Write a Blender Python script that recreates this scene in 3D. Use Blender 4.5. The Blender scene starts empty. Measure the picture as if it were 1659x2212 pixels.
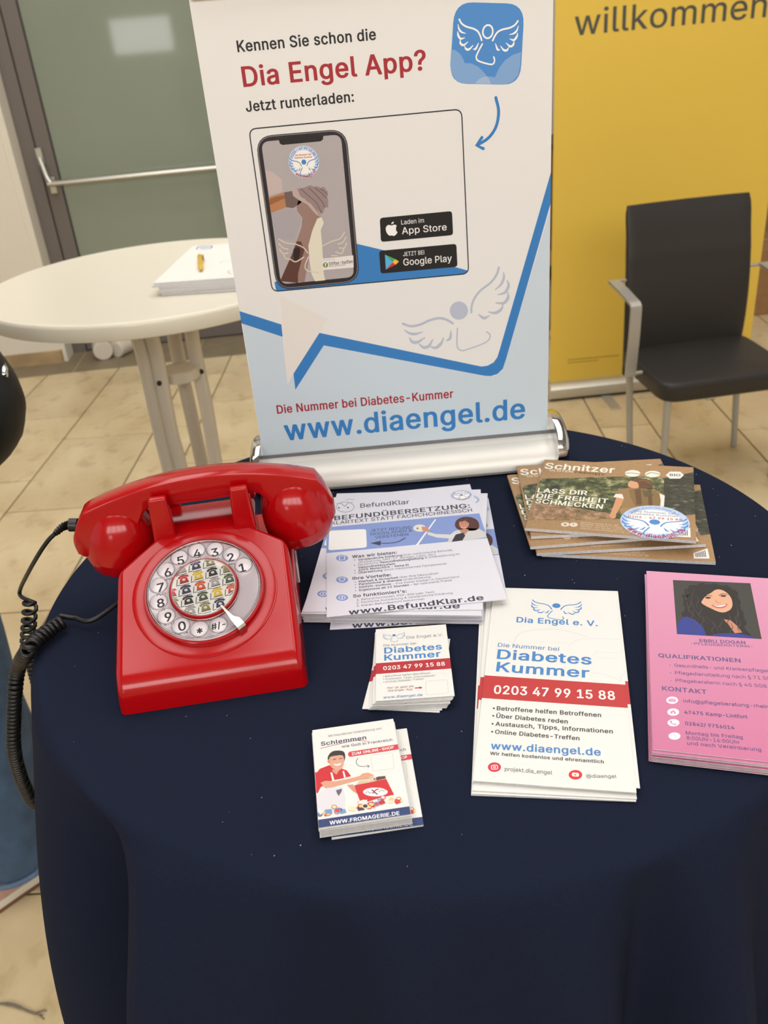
import bpy, bmesh, math, random
from mathutils import Vector, Matrix
from mathutils.geometry import tessellate_polygon

random.seed(7)
SC = bpy.context.scene
COL = SC.collection
PI = math.pi
R = math.radians

# ------------------------------------------------------------------ camera
W, H = 1659.0, 2212.0
FPX, PITCH, ROLL = 1865.82, 0.504947, -0.0905103
T = 1.10                                  # height of the navy table top
CZ = T + 0.424596
CAM_R = Matrix.Rotation(PI/2 - PITCH, 3, 'X') @ Matrix.Rotation(ROLL, 3, 'Z')
CAM_P = Vector((0, 0, CZ))
cam = bpy.data.cameras.new('camera')
cam.sensor_fit = 'VERTICAL'
cam.sensor_height = 36.0
cam.sensor_width = 27.0
cam.lens = FPX / H * 36.0
cam.clip_start = 0.02
cam.clip_end = 60
cam.dof.use_dof = True
cam.dof.focus_distance = 0.66
cam.dof.aperture_fstop = cam.lens / 2.3
camo = bpy.data.objects.new('camera', cam)
camo.matrix_world = Matrix.Translation(CAM_P) @ CAM_R.to_4x4()
COL.objects.link(camo)
SC.camera = camo

# ------------------------------------------------------------------ world, light, exposure
wld = bpy.data.worlds.new('hall_light')
SC.world = wld
wld.use_nodes = True
wld.node_tree.nodes['Background'].inputs[0].default_value = (1.0, 0.99, 0.98, 1)
wld.node_tree.nodes['Background'].inputs[1].default_value = 0.55
SC.view_settings.view_transform = 'Standard'
SC.view_settings.look = 'None'
SC.view_settings.gamma = 1.0
SC.view_settings.use_curve_mapping = False
SC.view_settings.exposure = 0.0
SKY_E = 3.6            # skylight panes in the ceiling
WIN_E = 6.2            # windows of the rear wall

# ------------------------------------------------------------------ helpers
def ray(px, py):
    return CAM_R @ Vector(((px - W/2)/FPX, -(py - H/2)/FPX, -1.0))

def onz(px, py, z=0.0):
    d = ray(px, py)
    return CAM_P + d*((z - CZ)/d.z)

def ony(px, py, y):
    d = ray(px, py)
    return CAM_P + d*(y/d.y)

def lin(c):
    return c/12.92 if c <= 0.04045 else ((c + 0.055)/1.055)**2.4

def rgb(r, g, b):
    return (lin(r/255), lin(g/255), lin(b/255), 1)

MATS = {}
def mat(name, col, rough=0.5, metal=0.0, spec=0.5, noise=None, bump=None, coat=0.0, sheen=0.0, objrand=0.0):
    """procedural principled material; noise=(scale, amount) varies the colour, bump=(scale, strength)"""
    if name in MATS:
        return MATS[name]
    m = bpy.data.materials.new(name)
    m.use_nodes = True
    nt = m.node_tree
    b = nt.nodes['Principled BSDF']
    b.inputs['Base Color'].default_value = col
    b.inputs['Roughness'].default_value = rough
    b.inputs['Metallic'].default_value = metal
    b.inputs['Specular IOR Level'].default_value = spec
    b.inputs['Coat Weight'].default_value = coat
    b.inputs['Coat Roughness'].default_value = 0.03
    if sheen:
        b.inputs['Sheen Weight'].default_value = sheen
    if noise or bump:
        tc = nt.nodes.new('ShaderNodeTexCoord')
    if noise:
        n = nt.nodes.new('ShaderNodeTexNoise')
        n.inputs['Scale'].default_value = noise[0]
        n.inputs['Detail'].default_value = 5
        nt.links.new(tc.outputs['Object'], n.inputs['Vector'])
        r = nt.nodes.new('ShaderNodeValToRGB')
        k = noise[1]
        r.color_ramp.elements[0].color = tuple(c*(1-k) for c in col[:3]) + (1,)
        r.color_ramp.elements[1].color = tuple(min(1, c*(1+k)) for c in col[:3]) + (1,)
        r.color_ramp.elements[0].position = 0.3
        r.color_ramp.elements[1].position = 0.7
        nt.links.new(n.outputs['Fac'], r.inputs['Fac'])
        nt.links.new(r.outputs['Color'], b.inputs['Base Color'])
    if bump:
        n2 = nt.nodes.new('ShaderNodeTexNoise')
        n2.inputs['Scale'].default_value = bump[0]
        n2.inputs['Detail'].default_value = 3
        nt.links.new(tc.outputs['Object'], n2.inputs['Vector'])
        bp = nt.nodes.new('ShaderNodeBump')
        bp.inputs['Strength'].default_value = bump[1]
        bp.inputs['Distance'].default_value = 0.002
        nt.links.new(n2.outputs['Fac'], bp.inputs['Height'])
        nt.links.new(bp.outputs['Normal'], b.inputs['Normal'])
    MATS[name] = m
    return m

INKS = {}
def ink(c, rough=0.42):
    """flat printing ink of an sRGB colour"""
    if isinstance(c, bpy.types.Material):
        return c
    k = (c, rough)
    if k not in INKS:
        INKS[k] = mat('ink_%d_%d_%d_%d' % (c[0], c[1], c[2], int(rough*100)), rgb(*c), rough, spec=0.4)
    return INKS[k]

def emit(name, col, s):
    m = bpy.data.materials.new(name)
    m.use_nodes = True
    nt = m.node_tree
    nt.nodes.remove(nt.nodes['Principled BSDF'])
    e = nt.nodes.new('ShaderNodeEmission')
    e.inputs[0].default_value = col
    e.inputs[1].default_value = s
    nt.links.new(e.outputs[0], nt.nodes['Material Output'].inputs[0])
    return m

def tag(o, label=None, cat=None, group=None, kind=None):
    if label: o['label'] = label
    if cat: o['category'] = cat
    if group: o['group'] = group
    if kind: o['kind'] = kind
    return o

def empty(name, loc=(0, 0, 0), rz=0.0, M=None):
    o = bpy.data.objects.new(name, None)
    o.empty_display_size = 0.05
    COL.objects.link(o)
    if M is not None:
        o.matrix_world = M
    else:
        o.matrix_world = Matrix.Translation(loc) @ Matrix.Rotation(rz, 4, 'Z')
    return o

def mesh_obj(name, verts, faces, mats, parent=None, smooth=None, midx=None, M=None):
    me = bpy.data.meshes.new(name)
    me.from_pydata([tuple(v) for v in verts], [], faces)
    for m in (mats if isinstance(mats, (list, tuple)) else [mats]):
        me.materials.append(m)
    if midx:
        me.polygons.foreach_set('material_index', midx)
    if smooth:
        me.polygons.foreach_set('use_smooth', [True]*len(me.polygons))
        if smooth is not True:
            me.set_sharp_from_angle(angle=R(smooth))
    me.update()
    o = bpy.data.objects.new(name, me)
    COL.objects.link(o)
    if parent:
        o.parent = parent
    if M is not None:
        if parent:
            o.matrix_local = M
        else:
            o.matrix_world = M
    return o

def frames(pts):
    """parallel transport frames along a polyline"""
    pts = [Vector(p) for p in pts]
    n = len(pts)
    tan = []
    for i in range(n):
        a = pts[max(0, i-1)]; b = pts[min(n-1, i+1)]
        tan.append((b - a).normalized())
    ref = Vector((0, 0, 1)) if abs(tan[0].z) < 0.9 else Vector((1, 0, 0))
    u = tan[0].cross(ref).normalized()
    out = []
    for i in range(n):
        u = (u - tan[i]*u.dot(tan[i])).normalized()
        out.append((pts[i], u, tan[i].cross(u)))
    return out

def spline(pts, per=8, closed=False):
    """Catmull-Rom through the points (any dimension)"""
    P = [Vector(p) for p in pts]
    n = len(P)
    out = []
    rng = n if closed else n-1
    for i in range(rng):
        p1, p2 = P[i], P[(i+1) % n]
        p0 = P[(i-1) % n] if (closed or i > 0) else p1*2 - p2
        p3 = P[(i+2) % n] if (closed or i+2 < n) else p2*2 - p1
        for k in range(per):
            t = k/per
            out.append(0.5*((2*p1) + (p2-p0)*t + (2*p0-5*p1+4*p2-p3)*t*t + (3*p1-p0-3*p2+p3)*t**3))
    if not closed:
        out.append(P[-1].copy())
    return out

class MB:
    """collects primitives and links them as ONE mesh object"""
    def __init__(s):
        s.v, s.f, s.m = [], [], []
    def add(s, verts, faces, mi=0, M=None):
        b = len(s.v)
        for p in verts:
            s.v.append(M @ Vector(p) if M is not None else Vector(p))
        for f in faces:
            s.f.append([b+i for i in f]); s.m.append(mi)
        return s
    def box(s, x0, x1, y0, y1, z0, z1, mi=0, M=None, bev=0.0, seg=2):
        vs = [(x, y, z) for z in (z0, z1) for y in (y0, y1) for x in (x0, x1)]
        fs = [(0, 2, 3, 1), (4, 5, 7, 6), (0, 1, 5, 4), (2, 6, 7, 3), (0, 4, 6, 2), (1, 3, 7, 5)]
        if bev:
            bm = bmesh.new()
            bv = [bm.verts.new(p) for p in vs]
            for f in fs: bm.faces.new([bv[i] for i in f])
            bmesh.ops.bevel(bm, geom=bm.edges[:], offset=bev, segments=seg, profile=0.5, affect='EDGES')
            bm.verts.index_update()
            vs = [v.co.copy() for v in bm.verts]
            fs = [[v.index for v in f.verts] for f in bm.faces]
            bm.free()
        return s.add(vs, fs, mi, M)
    def tube(s, pts, r, n=10, mi=0, M=None, caps=True, flat=None):
        fr = frames(pts)
        rr = r if isinstance(r, (list, tuple)) else [r]*len(fr)
        vs, fs = [], []
        for (p, u, w), q in zip(fr, rr):
            for k in range(n):
                a = 2*PI*k/n
                vs.append(p + u*(q*math.cos(a)) + w*(q*math.sin(a)*(flat or 1)))
        for i in range(len(fr)-1):
            for k in range(n):
                fs.append((i*n+k, i*n+(k+1) % n, (i+1)*n+(k+1) % n, (i+1)*n+k))
        if caps:
            fs.append(tuple(range(n))[::-1]); fs.append(tuple((len(fr)-1)*n+k for k in range(n)))
        return s.add(vs, fs, mi, M)
    def lathe(s, prof, n=32, mi=0, M=None):
        vs, fs = [], []
        for r, z in prof:
            for k in range(n):
                a = 2*PI*k/n
                vs.append((max(r, 1e-5)*math.cos(a), max(r, 1e-5)*math.sin(a), z))
        for i in range(len(prof)-1):
            for k in range(n):
                fs.append((i*n+k, i*n+(k+1) % n, (i+1)*n+(k+1) % n, (i+1)*n+k))
        return s.add(vs, fs, mi, M)
    def prism(s, poly, z0, z1, mi=0, M=None):
        """polygon in xy extruded along z"""
        n = len(poly)
        area = sum(poly[i][0]*poly[(i+1) % n][1] - poly[(i+1) % n][0]*poly[i][1] for i in range(n))
        if area < 0: poly = poly[::-1]
        vs = [(x, y, z0) for x, y in poly] + [(x, y, z1) for x, y in poly]
        fs = [tuple(range(n))[::-1], tuple(range(n, 2*n))]
        fs += [(i, (i+1) % n, n+(i+1) % n, n+i) for i in range(n)]
        return s.add(vs, fs, mi, M)
    def loft(s, secs, mi=0, M=None, caps=True):
        n = len(secs[0]); vs, fs = [], []
        for q in secs: vs += list(q)
        for i in range(len(secs)-1):
            for k in range(n):
                fs.append((i*n+k, i*n+(k+1) % n, (i+1)*n+(k+1) % n, (i+1)*n+k))
        if caps:
            fs.append(tuple(range(n))[::-1]); fs.append(tuple((len(secs)-1)*n+k for k in range(n)))
        return s.add(vs, fs, mi, M)
    def sphere(s, c, r, n=16, mi=0, sc=(1, 1, 1), M=None):
        prof = [(math.sin(PI*i/(n//2))*r, -math.cos(PI*i/(n//2))*r) for i in range(n//2+1)]
        MM = Matrix.Translation(c) @ Matrix.Diagonal((sc[0], sc[1], sc[2], 1))
        return s.lathe(prof, n, mi, (M @ MM) if M is not None else MM)
    def build(s, name, mats, parent=None, smooth=None, M=None, fix=True):
        o = mesh_obj(name, s.v, s.f, mats, parent, smooth, s.m, M)
        if fix:
            bm = bmesh.new(); bm.from_mesh(o.data)
            bmesh.ops.recalc_face_normals(bm, faces=bm.faces[:])
            bm.to_mesh(o.data); bm.free()
            if smooth and smooth is not True:
                o.data.set_sharp_from_angle(angle=R(smooth))
        return o

def wn(o):
    m = o.modifiers.new('weighted', 'WEIGHTED_NORMAL'); m.keep_sharp = True
    return o

# ------------------------------------------------------------------ flat printing on real surfaces
# outlines of a plain grotesque alphabet, regular and bold (advance, then outlines as x, y, x, y ... in 1/1000 em)
FONT_R = {
65: (480, [[16,0,201,509,276,509,463,0,395,0,282,317,232,478,245,478,220,393,85,0],[110,142,110,199,370,199,370,142]]),
66: (456, [[60,0,60,509,266,508,289,504,329,491,359,469,381,442,394,410,397,392,397,358,392,331,373,301,347,280,315,267,315,262,351,252,374,237,394,216,409,189,417,155,417,117,413,100,400,67,377,39,362,28,324,10,301,4,247,0],[125,57,272,58,296,63,315,70,330,80,341,92,354,120,355,149,342,184,317,211,293,224,279,228,248,231,125,231],[125,285,252,286,277,291,299,302,323,326,333,348,336,372,334,388,323,417,313,429,299,439,283,446,263,450,125,452]]),
67: (510, [[267,-7,235,-5,205,1,177,11,150,25,126,42,104,63,86,88,70,115,57,146,48,179,42,215,40,254,42,293,48,329,57,362,70,393,86,421,104,445,126,466,150,484,177,498,205,508,235,514,267,516,305,513,340,504,373,490,402,471,427,447,448,418,463,385,473,348,408,348,395,384,382,404,366,421,337,440,315,449,292,454,245,454,203,443,166,419,137,385,116,340,109,314,103,254,109,194,116,168,137,123,151,105,184,76,223,59,245,54,280,53,315,60,348,74,375,96,395,125,408,160,473,160,463,124,448,91,428,62,402,38,373,19,341,5,305,-4]]),
68: (502, [[219,0,96,0,96,57,244,58,296,70,318,81,337,94,354,110,368,128,388,172,398,226,398,285,394,312,379,361,368,381,354,399,320,428,299,438,249,450,93,452,93,509,261,507,294,501,325,492,353,478,377,461,399,441,418,418,433,391,446,361,455,329,460,293,462,255,460,217,455,181,446,149,433,119,417,92,398,68,376,48,351,31,322,17,291,8,256,2],[125,509,125,0,60,0,60,509]]),
69: (419, [[60,0,60,509,372,509,372,452,125,452,125,286,355,286,355,229,125,229,125,57,375,57,375,0]]),
70: (410, [[60,0,60,509,369,509,369,452,125,452,125,278,346,278,346,221,125,221,125,0]]),
71: (520, [[269,-7,236,-5,205,1,176,11,149,25,125,43,104,64,85,88,69,116,57,146,47,179,42,215,40,254,42,293,47,329,57,362,69,393,85,421,103,445,125,466,149,484,175,498,203,508,233,514,265,516,304,513,340,504,374,489,403,469,429,445,449,416,465,384,474,349,408,349,387,393,365,420,337,439,304,452,265,456,222,450,183,432,166,419,150,404,125,364,116,340,105,285,105,223,109,194,125,145,151,105,184,76,224,59,269,53,290,54,328,63,360,81,386,107,404,141,410,160,415,202,434,199,283,199,283,256,478,256,476,170,471,141,463,115,451,91,436,69,419,50,399,33,352,8,298,-5]]),
72: (517, [[60,0,60,509,125,509,125,289,392,289,392,509,457,509,457,0,392,0,392,232,125,232,125,0]]),
73: (300, [[31,0,31,57,118,57,118,452,31,452,31,509,269,509,269,452,183,452,183,57,269,57,269,0]]),
75: (467, [[104,145,104,216,184,314,364,509,448,509,231,276,228,276],[60,0,60,509,125,509,125,0],[372,0,188,259,228,309,449,0]]),
74: (396, [[185,-7,153,-4,124,3,98,15,75,33,57,55,44,81,36,111,33,173,98,173,99,123,104,104,111,88,122,74,134,64,149,56,166,51,204,51,220,56,248,74,258,88,266,104,272,145,272,509,336,509,336,145,334,111,326,81,313,55,294,33,271,15,246,3,217,-4]]),
76: (393, [[60,0,60,509,125,509,125,57,361,57,361,0]]),
77: (628, [[60,0,60,509,152,509,280,181,322,49,307,49,342,158,476,509,568,509,568,0,504,0,507,457,513,457,471,331,342,0,286,0,168,297,112,457,119,457,120,405,122,0]]),
78: (523, [[60,0,60,509,136,509,357,160,414,55,405,54,399,168,399,509,463,509,463,0,387,0,171,342,108,452,119,454,125,298,125,0]]),
79: (533, [[267,-7,235,-5,205,1,177,11,150,25,126,42,105,63,86,88,70,115,57,146,48,179,42,215,40,254,42,293,48,329,57,362,70,393,86,421,105,445,126,466,150,484,177,498,205,508,235,514,267,516,299,514,329,508,357,498,384,484,408,466,429,445,448,421,464,393,477,362,486,329,491,293,493,254,491,215,486,179,477,146,464,115,448,88,429,63,408,42,384,25,357,11,329,1,299,-5],[267,53,310,59,330,66,367,89,383,105,408,144,418,168,425,194,430,254,425,314,418,341,408,365,383,404,367,420,330,443,310,450,267,456,223,450,203,443,167,420,151,404,125,364,116,340,105,285,103,254,105,223,116,168,125,144,151,105,167,89,203,66,223,59]]),
80: (445, [[60,0,60,509,263,507,312,497,332,487,366,462,390,430,404,391,407,370,407,325,404,304,390,265,366,233,332,207,289,191,235,186,125,186,125,0],[125,242,233,242,269,246,284,250,308,264,327,282,338,306,344,333,342,376,333,402,318,423,297,439,284,444,251,451,125,452]]),
81: (533, [[245,159,313,159,468,-48,401,-48],[267,-7,235,-5,205,1,177,11,150,25,126,42,105,63,86,88,70,115,57,146,48,179,42,215,40,254,42,293,48,329,57,362,70,393,86,421,105,445,126,466,150,484,177,498,205,508,235,514,267,516,299,514,329,508,357,498,384,484,408,466,429,445,448,421,464,393,477,362,486,329,491,293,493,254,491,215,486,179,477,146,464,115,448,88,429,63,408,42,384,25,357,11,329,1,299,-5],[267,53,310,59,330,66,367,89,383,105,408,144,418,168,425,194,430,254,425,314,418,341,408,365,383,404,367,420,330,443,310,450,267,456,223,450,203,443,167,420,151,404,125,364,116,340,105,285,103,254,105,223,116,168,125,144,151,105,167,89,203,66,223,59]]),
82: (449, [[60,0,60,509,264,507,290,504,333,489,367,465,390,433,405,395,408,374,408,330,405,309,390,271,367,240,333,217,289,203,236,198,125,198,125,0],[125,255,234,255,284,262,309,273,327,290,339,312,344,338,342,380,334,405,319,425,298,440,284,445,252,451,125,452],[353,0,230,229,303,229,428,0]]),
83: (447, [[224,-9,197,-8,149,1,128,9,91,31,76,45,54,77,46,96,38,137,104,137,110,110,116,98,132,79,166,59,209,50,257,52,286,60,321,82,336,102,345,126,345,151,338,171,325,186,307,199,284,209,154,249,105,274,86,289,71,307,60,326,54,348,52,372,58,413,65,431,87,463,119,488,158,506,180,511,227,516,275,511,296,505,316,498,351,476,377,449,387,433,399,397,401,378,337,378,334,396,326,412,316,426,302,437,267,453,247,457,209,458,167,448,136,427,123,409,116,387,116,363,119,352,131,334,158,313,202,296,299,268,336,252,359,238,379,220,395,198,405,171,408,139,403,99,396,81,374,48,360,34,323,11,302,2,252,-8]]),
84: (449, [[32,452,32,509,417,509,417,452,257,452,257,0,193,0,193,452]]),
85: (517, [[259,-8,203,-2,154,15,114,43,85,80,74,101,62,148,60,173,60,509,124,509,124,178,125,160,133,128,150,99,160,87,187,68,220,56,259,52,298,56,331,68,357,87,368,99,384,128,392,160,393,178,393,509,457,509,457,173,451,124,443,101,433,80,403,43,363,15,315,-2]]),
86: (480, [[204,0,16,509,84,509,197,192,248,31,235,31,260,115,395,509,463,509,278,0]]),
87: (686, [[155,0,16,509,82,509,170,171,197,40,189,40,208,133,306,509,380,509,468,171,497,40,488,40,504,120,603,509,670,509,530,0,455,0,363,339,336,475,350,475,331,377,230,0]]),
88: (474, [[18,0,217,284,217,236,29,509,104,509,204,361,243,292,232,292,261,345,374,509,446,509,259,239,259,287,456,0,382,0,268,165,230,231,244,231,221,189,91,0]]),
89: (472, [[203,0,203,208,16,509,91,509,208,318,229,279,250,230,224,230,244,280,280,344,381,509,455,509,268,208,268,0]]),
90: (438, [[42,0,42,46,306,431,341,476,348,454,40,452,40,509,397,509,397,462,134,81,97,33,90,54,399,57,399,0]]),
97: (389, [[160,-9,126,-5,94,5,80,12,57,32,40,58,31,90,31,123,38,150,58,179,78,193,100,203,138,213,244,228,265,235,275,248,275,268,271,288,256,311,240,322,220,329,196,331,171,329,140,318,118,301,100,274,41,291,48,308,67,335,91,355,118,370,148,379,179,384,204,384,239,379,275,367,296,353,322,320,333,290,337,251,337,0,277,0,277,52,272,52,252,25,226,6,190,-6],[170,45,187,46,216,53,239,66,257,83,269,104,275,126,276,190,265,184,246,179,165,166,134,159,110,145,98,132,92,105,94,87,102,72,114,61,130,52,149,47]]),
98: (424, [[229,-8,198,-5,184,-1,162,10,138,31,118,59,112,59,112,0,53,0,53,509,114,509,114,319,118,319,144,353,171,373,183,378,212,384,252,383,294,371,330,347,359,313,379,270,389,218,389,160,379,108,359,64,330,29,294,5,274,-2],[220,47,237,48,267,57,279,66,301,88,309,101,321,133,328,189,321,245,309,276,301,290,280,311,267,319,253,325,220,330,203,329,174,320,161,312,140,291,132,278,120,247,113,189,120,132,132,100,140,86,162,65,174,57,204,48]]),
99: (396, [[207,-8,182,-7,137,6,117,16,82,46,56,85,46,108,36,159,34,187,36,216,46,268,56,291,82,330,117,360,137,371,182,383,207,384,234,383,260,377,284,368,305,356,324,341,340,322,353,301,362,277,303,262,294,283,276,306,250,322,226,329,189,329,173,325,145,310,134,300,115,274,99,224,96,187,99,151,115,102,134,76,158,57,173,51,207,46,243,52,271,66,292,89,304,117,363,102,354,78,341,56,325,37,306,21,285,9,261,-1,235,-6]]),
100: (424, [[195,-8,151,-2,111,16,79,45,55,84,46,108,35,160,35,218,46,270,66,313,95,347,131,371,173,383,213,384,241,378,253,373,280,353,306,319,311,319,311,509,372,509,372,0,313,0,313,59,307,59,287,31,263,10,241,-1,227,-5],[205,47,221,48,250,57,263,65,284,86,293,100,305,132,312,189,305,247,293,278,284,291,263,312,251,320,221,329,205,330,172,325,157,319,145,311,124,290,115,276,103,245,96,189,103,133,115,101,124,88,145,66,158,57,188,48]]),
101: (404, [[212,-8,161,-2,138,6,117,16,82,46,56,85,46,108,35,159,34,187,35,215,46,267,55,290,81,329,115,359,135,370,157,378,205,384,251,379,280,368,307,351,331,329,350,299,363,263,368,242,371,194,371,169,75,169,75,221,338,221,310,202,303,254,291,282,283,294,263,314,237,326,205,330,173,326,146,313,125,294,109,270,99,241,96,211,97,157,104,122,110,106,118,92,139,70,165,55,179,50,224,47,254,53,278,66,297,88,306,105,365,91,360,77,345,51,311,19,266,-1]]),
102: (254, [[228,379,228,327,6,327,6,379],[81,0,81,432,84,461,89,474,104,496,135,519,161,527,187,530,234,524,243,521,227,468,200,474,171,470,154,460,145,443,142,419,142,0]]),
103: (425, [[207,-151,150,-144,105,-127,73,-101,51,-69,101,-41,128,-72,145,-83,165,-92,192,-97,229,-96,267,-85,282,-75,295,-62,304,-47,310,-28,311,-6,311,68,306,68,287,41,272,28,252,16,227,8,195,5,152,10,113,27,95,39,80,53,55,90,39,136,35,163,35,220,46,271,55,293,80,332,112,361,152,378,196,384,242,378,273,360,288,346,308,319,313,319,313,379,372,379,372,-9,367,-54,350,-90,324,-117,308,-127,271,-142,229,-150],[205,59,222,60,251,68,264,75,285,95,300,121,305,137,312,193,305,248,293,278,285,291,264,312,251,320,237,325,205,330,188,329,158,320,145,312,124,290,115,277,103,246,96,193,103,138,116,108,124,96,145,76,158,68,172,63]]),
104: (410, [[114,227,114,0,53,0,53,509,114,509,114,287,102,287,112,312,124,332,137,349,152,362,187,379,227,384,264,380,295,369,321,349,341,321,348,304,356,264,357,0,296,0,295,256,283,291,273,304,260,315,246,323,229,328,197,328,161,317,141,303,126,283,117,257]]),
105: (167, [[53,0,53,379,114,379,114,0],[84,443,67,446,54,455,44,468,41,483,44,499,54,512,67,521,84,524,100,521,114,512,123,499,126,483,123,468,114,455,100,446]]),
106: (167, [[53,379,114,379,113,-47,107,-77,102,-90,86,-113,76,-122,52,-135,37,-139,-10,-143,-10,-87,14,-86,34,-78,46,-64,52,-42],[83,443,67,446,53,455,44,468,41,483,44,499,53,512,67,521,83,524,100,521,114,512,123,499,126,483,123,468,114,455,100,446]]),
107: (381, [[110,137,110,212,121,212,284,379,360,379,184,199,177,199],[53,0,53,509,114,509,114,0],[294,0,148,186,191,229,372,0]]),
108: (189, [[139,-2,101,3,86,10,74,20,65,33,54,65,53,509,114,509,115,77,120,62,130,54,146,52,170,54,181,3]]),
109: (610, [[53,0,53,379,112,379,112,295,108,295,118,323,141,355,172,376,207,386,239,385,257,380,273,372,287,361,299,347,316,314,321,295,312,295,322,321,347,353,381,375,407,383,453,385,483,378,510,364,532,342,548,313,556,276,557,0,496,0,494,273,490,289,483,302,473,313,447,326,419,330,395,328,365,314,351,299,338,270,335,247,335,0,274,0,273,275,262,301,253,311,229,326,199,330,168,325,148,314,126,289,117,266,114,238,114,0]]),
110: (410, [[114,227,114,0,53,0,53,379,112,379,112,287,102,287,112,312,124,332,137,349,152,362,187,379,227,384,264,380,295,369,321,349,341,321,348,304,356,264,357,0,296,0,295,256,283,291,273,304,260,315,246,323,229,328,197,328,161,317,141,303,126,283,117,257]]),
111: (415, [[207,-8,182,-7,137,6,117,16,82,46,56,85,46,108,36,159,34,187,36,216,46,268,56,291,82,330,117,360,137,371,182,383,207,384,233,383,278,371,299,360,333,330,359,291,369,268,376,243,381,187,376,133,369,108,359,85,333,46,299,16,278,6,256,-2],[207,46,226,48,257,57,270,66,292,89,300,102,312,134,319,187,312,242,300,274,292,287,270,310,257,319,242,325,207,330,173,325,158,319,145,310,124,287,115,274,103,242,96,187,103,134,115,102,124,89,145,66,158,57,173,51]]),
112: (424, [[53,-143,53,379,112,379,112,319,118,319,137,346,152,360,183,378,229,384,252,383,294,371,313,361,345,332,370,293,379,270,389,218,389,160,385,133,370,84,346,45,313,16,294,5,252,-7,213,-7,184,-1,173,4,145,24,118,59,114,59,114,-143],[220,47,237,48,267,57,279,66,301,88,309,101,321,133,328,189,321,245,309,276,301,290,280,311,267,319,253,325,220,330,203,329,174,320,161,312,140,291,132,278,120,247,113,189,120,132,132,100,140,86,162,65,174,57,204,48]]),
113: (424, [[372,-143,311,-143,311,59,306,59,280,24,252,4,227,-5,212,-7,172,-7,151,-2,111,16,79,45,55,84,46,108,35,160,35,218,46,270,55,293,79,332,112,361,131,371,151,378,196,384,241,378,272,360,287,346,307,319,313,319,313,379,372,379],[205,47,221,48,250,57,263,65,284,86,293,100,305,132,312,189,305,247,293,278,284,291,263,312,251,320,221,329,205,330,172,325,157,319,145,311,124,290,115,276,103,245,96,189,103,133,115,101,124,88,145,66,158,57,188,48]]),
114: (259, [[53,0,53,379,112,379,112,321,115,321,130,347,152,367,166,375,196,384,243,384,243,322,207,326,170,319,140,301,121,273,114,237,114,0]]),
115: (365, [[182,-8,128,-2,98,10,84,18,62,38,53,50,45,63,36,94,94,107,99,92,114,69,136,54,165,46,200,46,217,50,244,62,262,81,267,91,267,112,260,129,254,136,225,151,149,170,104,186,72,208,61,222,53,237,48,255,47,274,51,305,57,319,75,343,100,363,131,377,167,384,187,384,239,378,279,358,307,328,324,290,268,277,251,307,232,323,205,331,171,332,143,324,121,308,110,289,109,277,112,258,124,243,144,232,254,202,292,183,317,158,325,142,331,107,330,90,321,61,312,47,290,24,260,6,242,0,203,-7]]),
116: (227, [[204,379,204,327,6,327,6,379],[65,471,126,471,127,86,136,61,150,53,170,50,202,54,213,2,168,-4,125,2,107,10,92,21,80,35,72,52,67,71,65,93]]),
117: (410, [[182,-5,164,-4,130,4,101,20,78,44,62,76,57,95,53,139,53,379,114,379,114,144,119,105,127,89,137,75,150,64,164,56,181,52,200,50,238,57,259,69,283,97,293,122,296,153,296,379,357,379,357,0,298,0,298,92,307,92,297,67,286,47,272,30,257,17,222,0]]),
118: (389, [[163,0,17,379,84,379,171,138,206,21,184,21,218,138,305,379,371,379,226,0]]),
119: (567, [[138,0,23,379,87,379,143,177,175,41,165,41,180,113,252,379,316,379,371,176,402,41,391,41,402,90,480,379,545,379,429,0,368,0,319,172,277,338,291,338,259,211,199,0]]),
120: (379, [[21,0,171,218,171,171,29,379,100,379,164,279,207,206,175,206,224,292,282,379,352,379,209,169,209,214,358,0,287,0,222,99,173,182,205,182,157,99,91,0]]),
121: (389, [[47,-139,61,-86,96,-90,111,-87,124,-80,141,-58,163,-1,17,379,84,379,171,138,206,21,184,21,218,138,305,379,371,379,204,-58,184,-97,159,-124,128,-140,91,-145,71,-144]]),
122: (380, [[42,0,42,46,254,320,254,323,48,323,48,379,333,379,333,331,126,60,126,56,339,56,339,0]]),
196: (480, [[16,0,201,509,276,509,463,0,395,0,282,317,232,478,245,478,220,393,85,0],[110,142,110,199,370,199,370,142],[312,572,296,575,283,584,274,597,271,612,274,628,283,641,296,650,312,653,327,650,340,641,349,628,352,612,349,597,340,584,327,575],[168,572,152,575,139,584,130,597,127,612,130,628,139,641,152,650,168,653,183,650,196,641,205,628,208,612,205,597,196,584,183,575]]),
214: (533, [[267,-7,235,-5,205,1,177,11,150,25,126,42,105,63,86,88,70,115,57,146,48,179,42,215,40,254,42,293,48,329,57,362,70,393,86,421,105,445,126,466,150,484,177,498,205,508,235,514,267,516,299,514,329,508,357,498,384,484,408,466,429,445,448,421,464,393,477,362,486,329,491,293,493,254,491,215,486,179,477,146,464,115,448,88,429,63,408,42,384,25,357,11,329,1,299,-5],[267,53,310,59,330,66,367,89,383,105,408,144,418,168,425,194,430,254,425,314,418,341,408,365,383,404,367,420,330,443,310,450,267,456,223,450,203,443,167,420,151,404,125,364,116,340,105,285,103,254,105,223,116,168,125,144,151,105,167,89,203,66,223,59],[339,572,323,575,310,584,301,597,298,612,301,628,310,641,323,650,339,653,355,650,368,641,376,628,379,612,376,597,368,584,355,575],[195,572,180,575,167,584,158,597,155,612,158,628,167,641,180,650,195,653,211,650,224,641,233,628,236,612,233,597,224,584,211,575]]),
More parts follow.
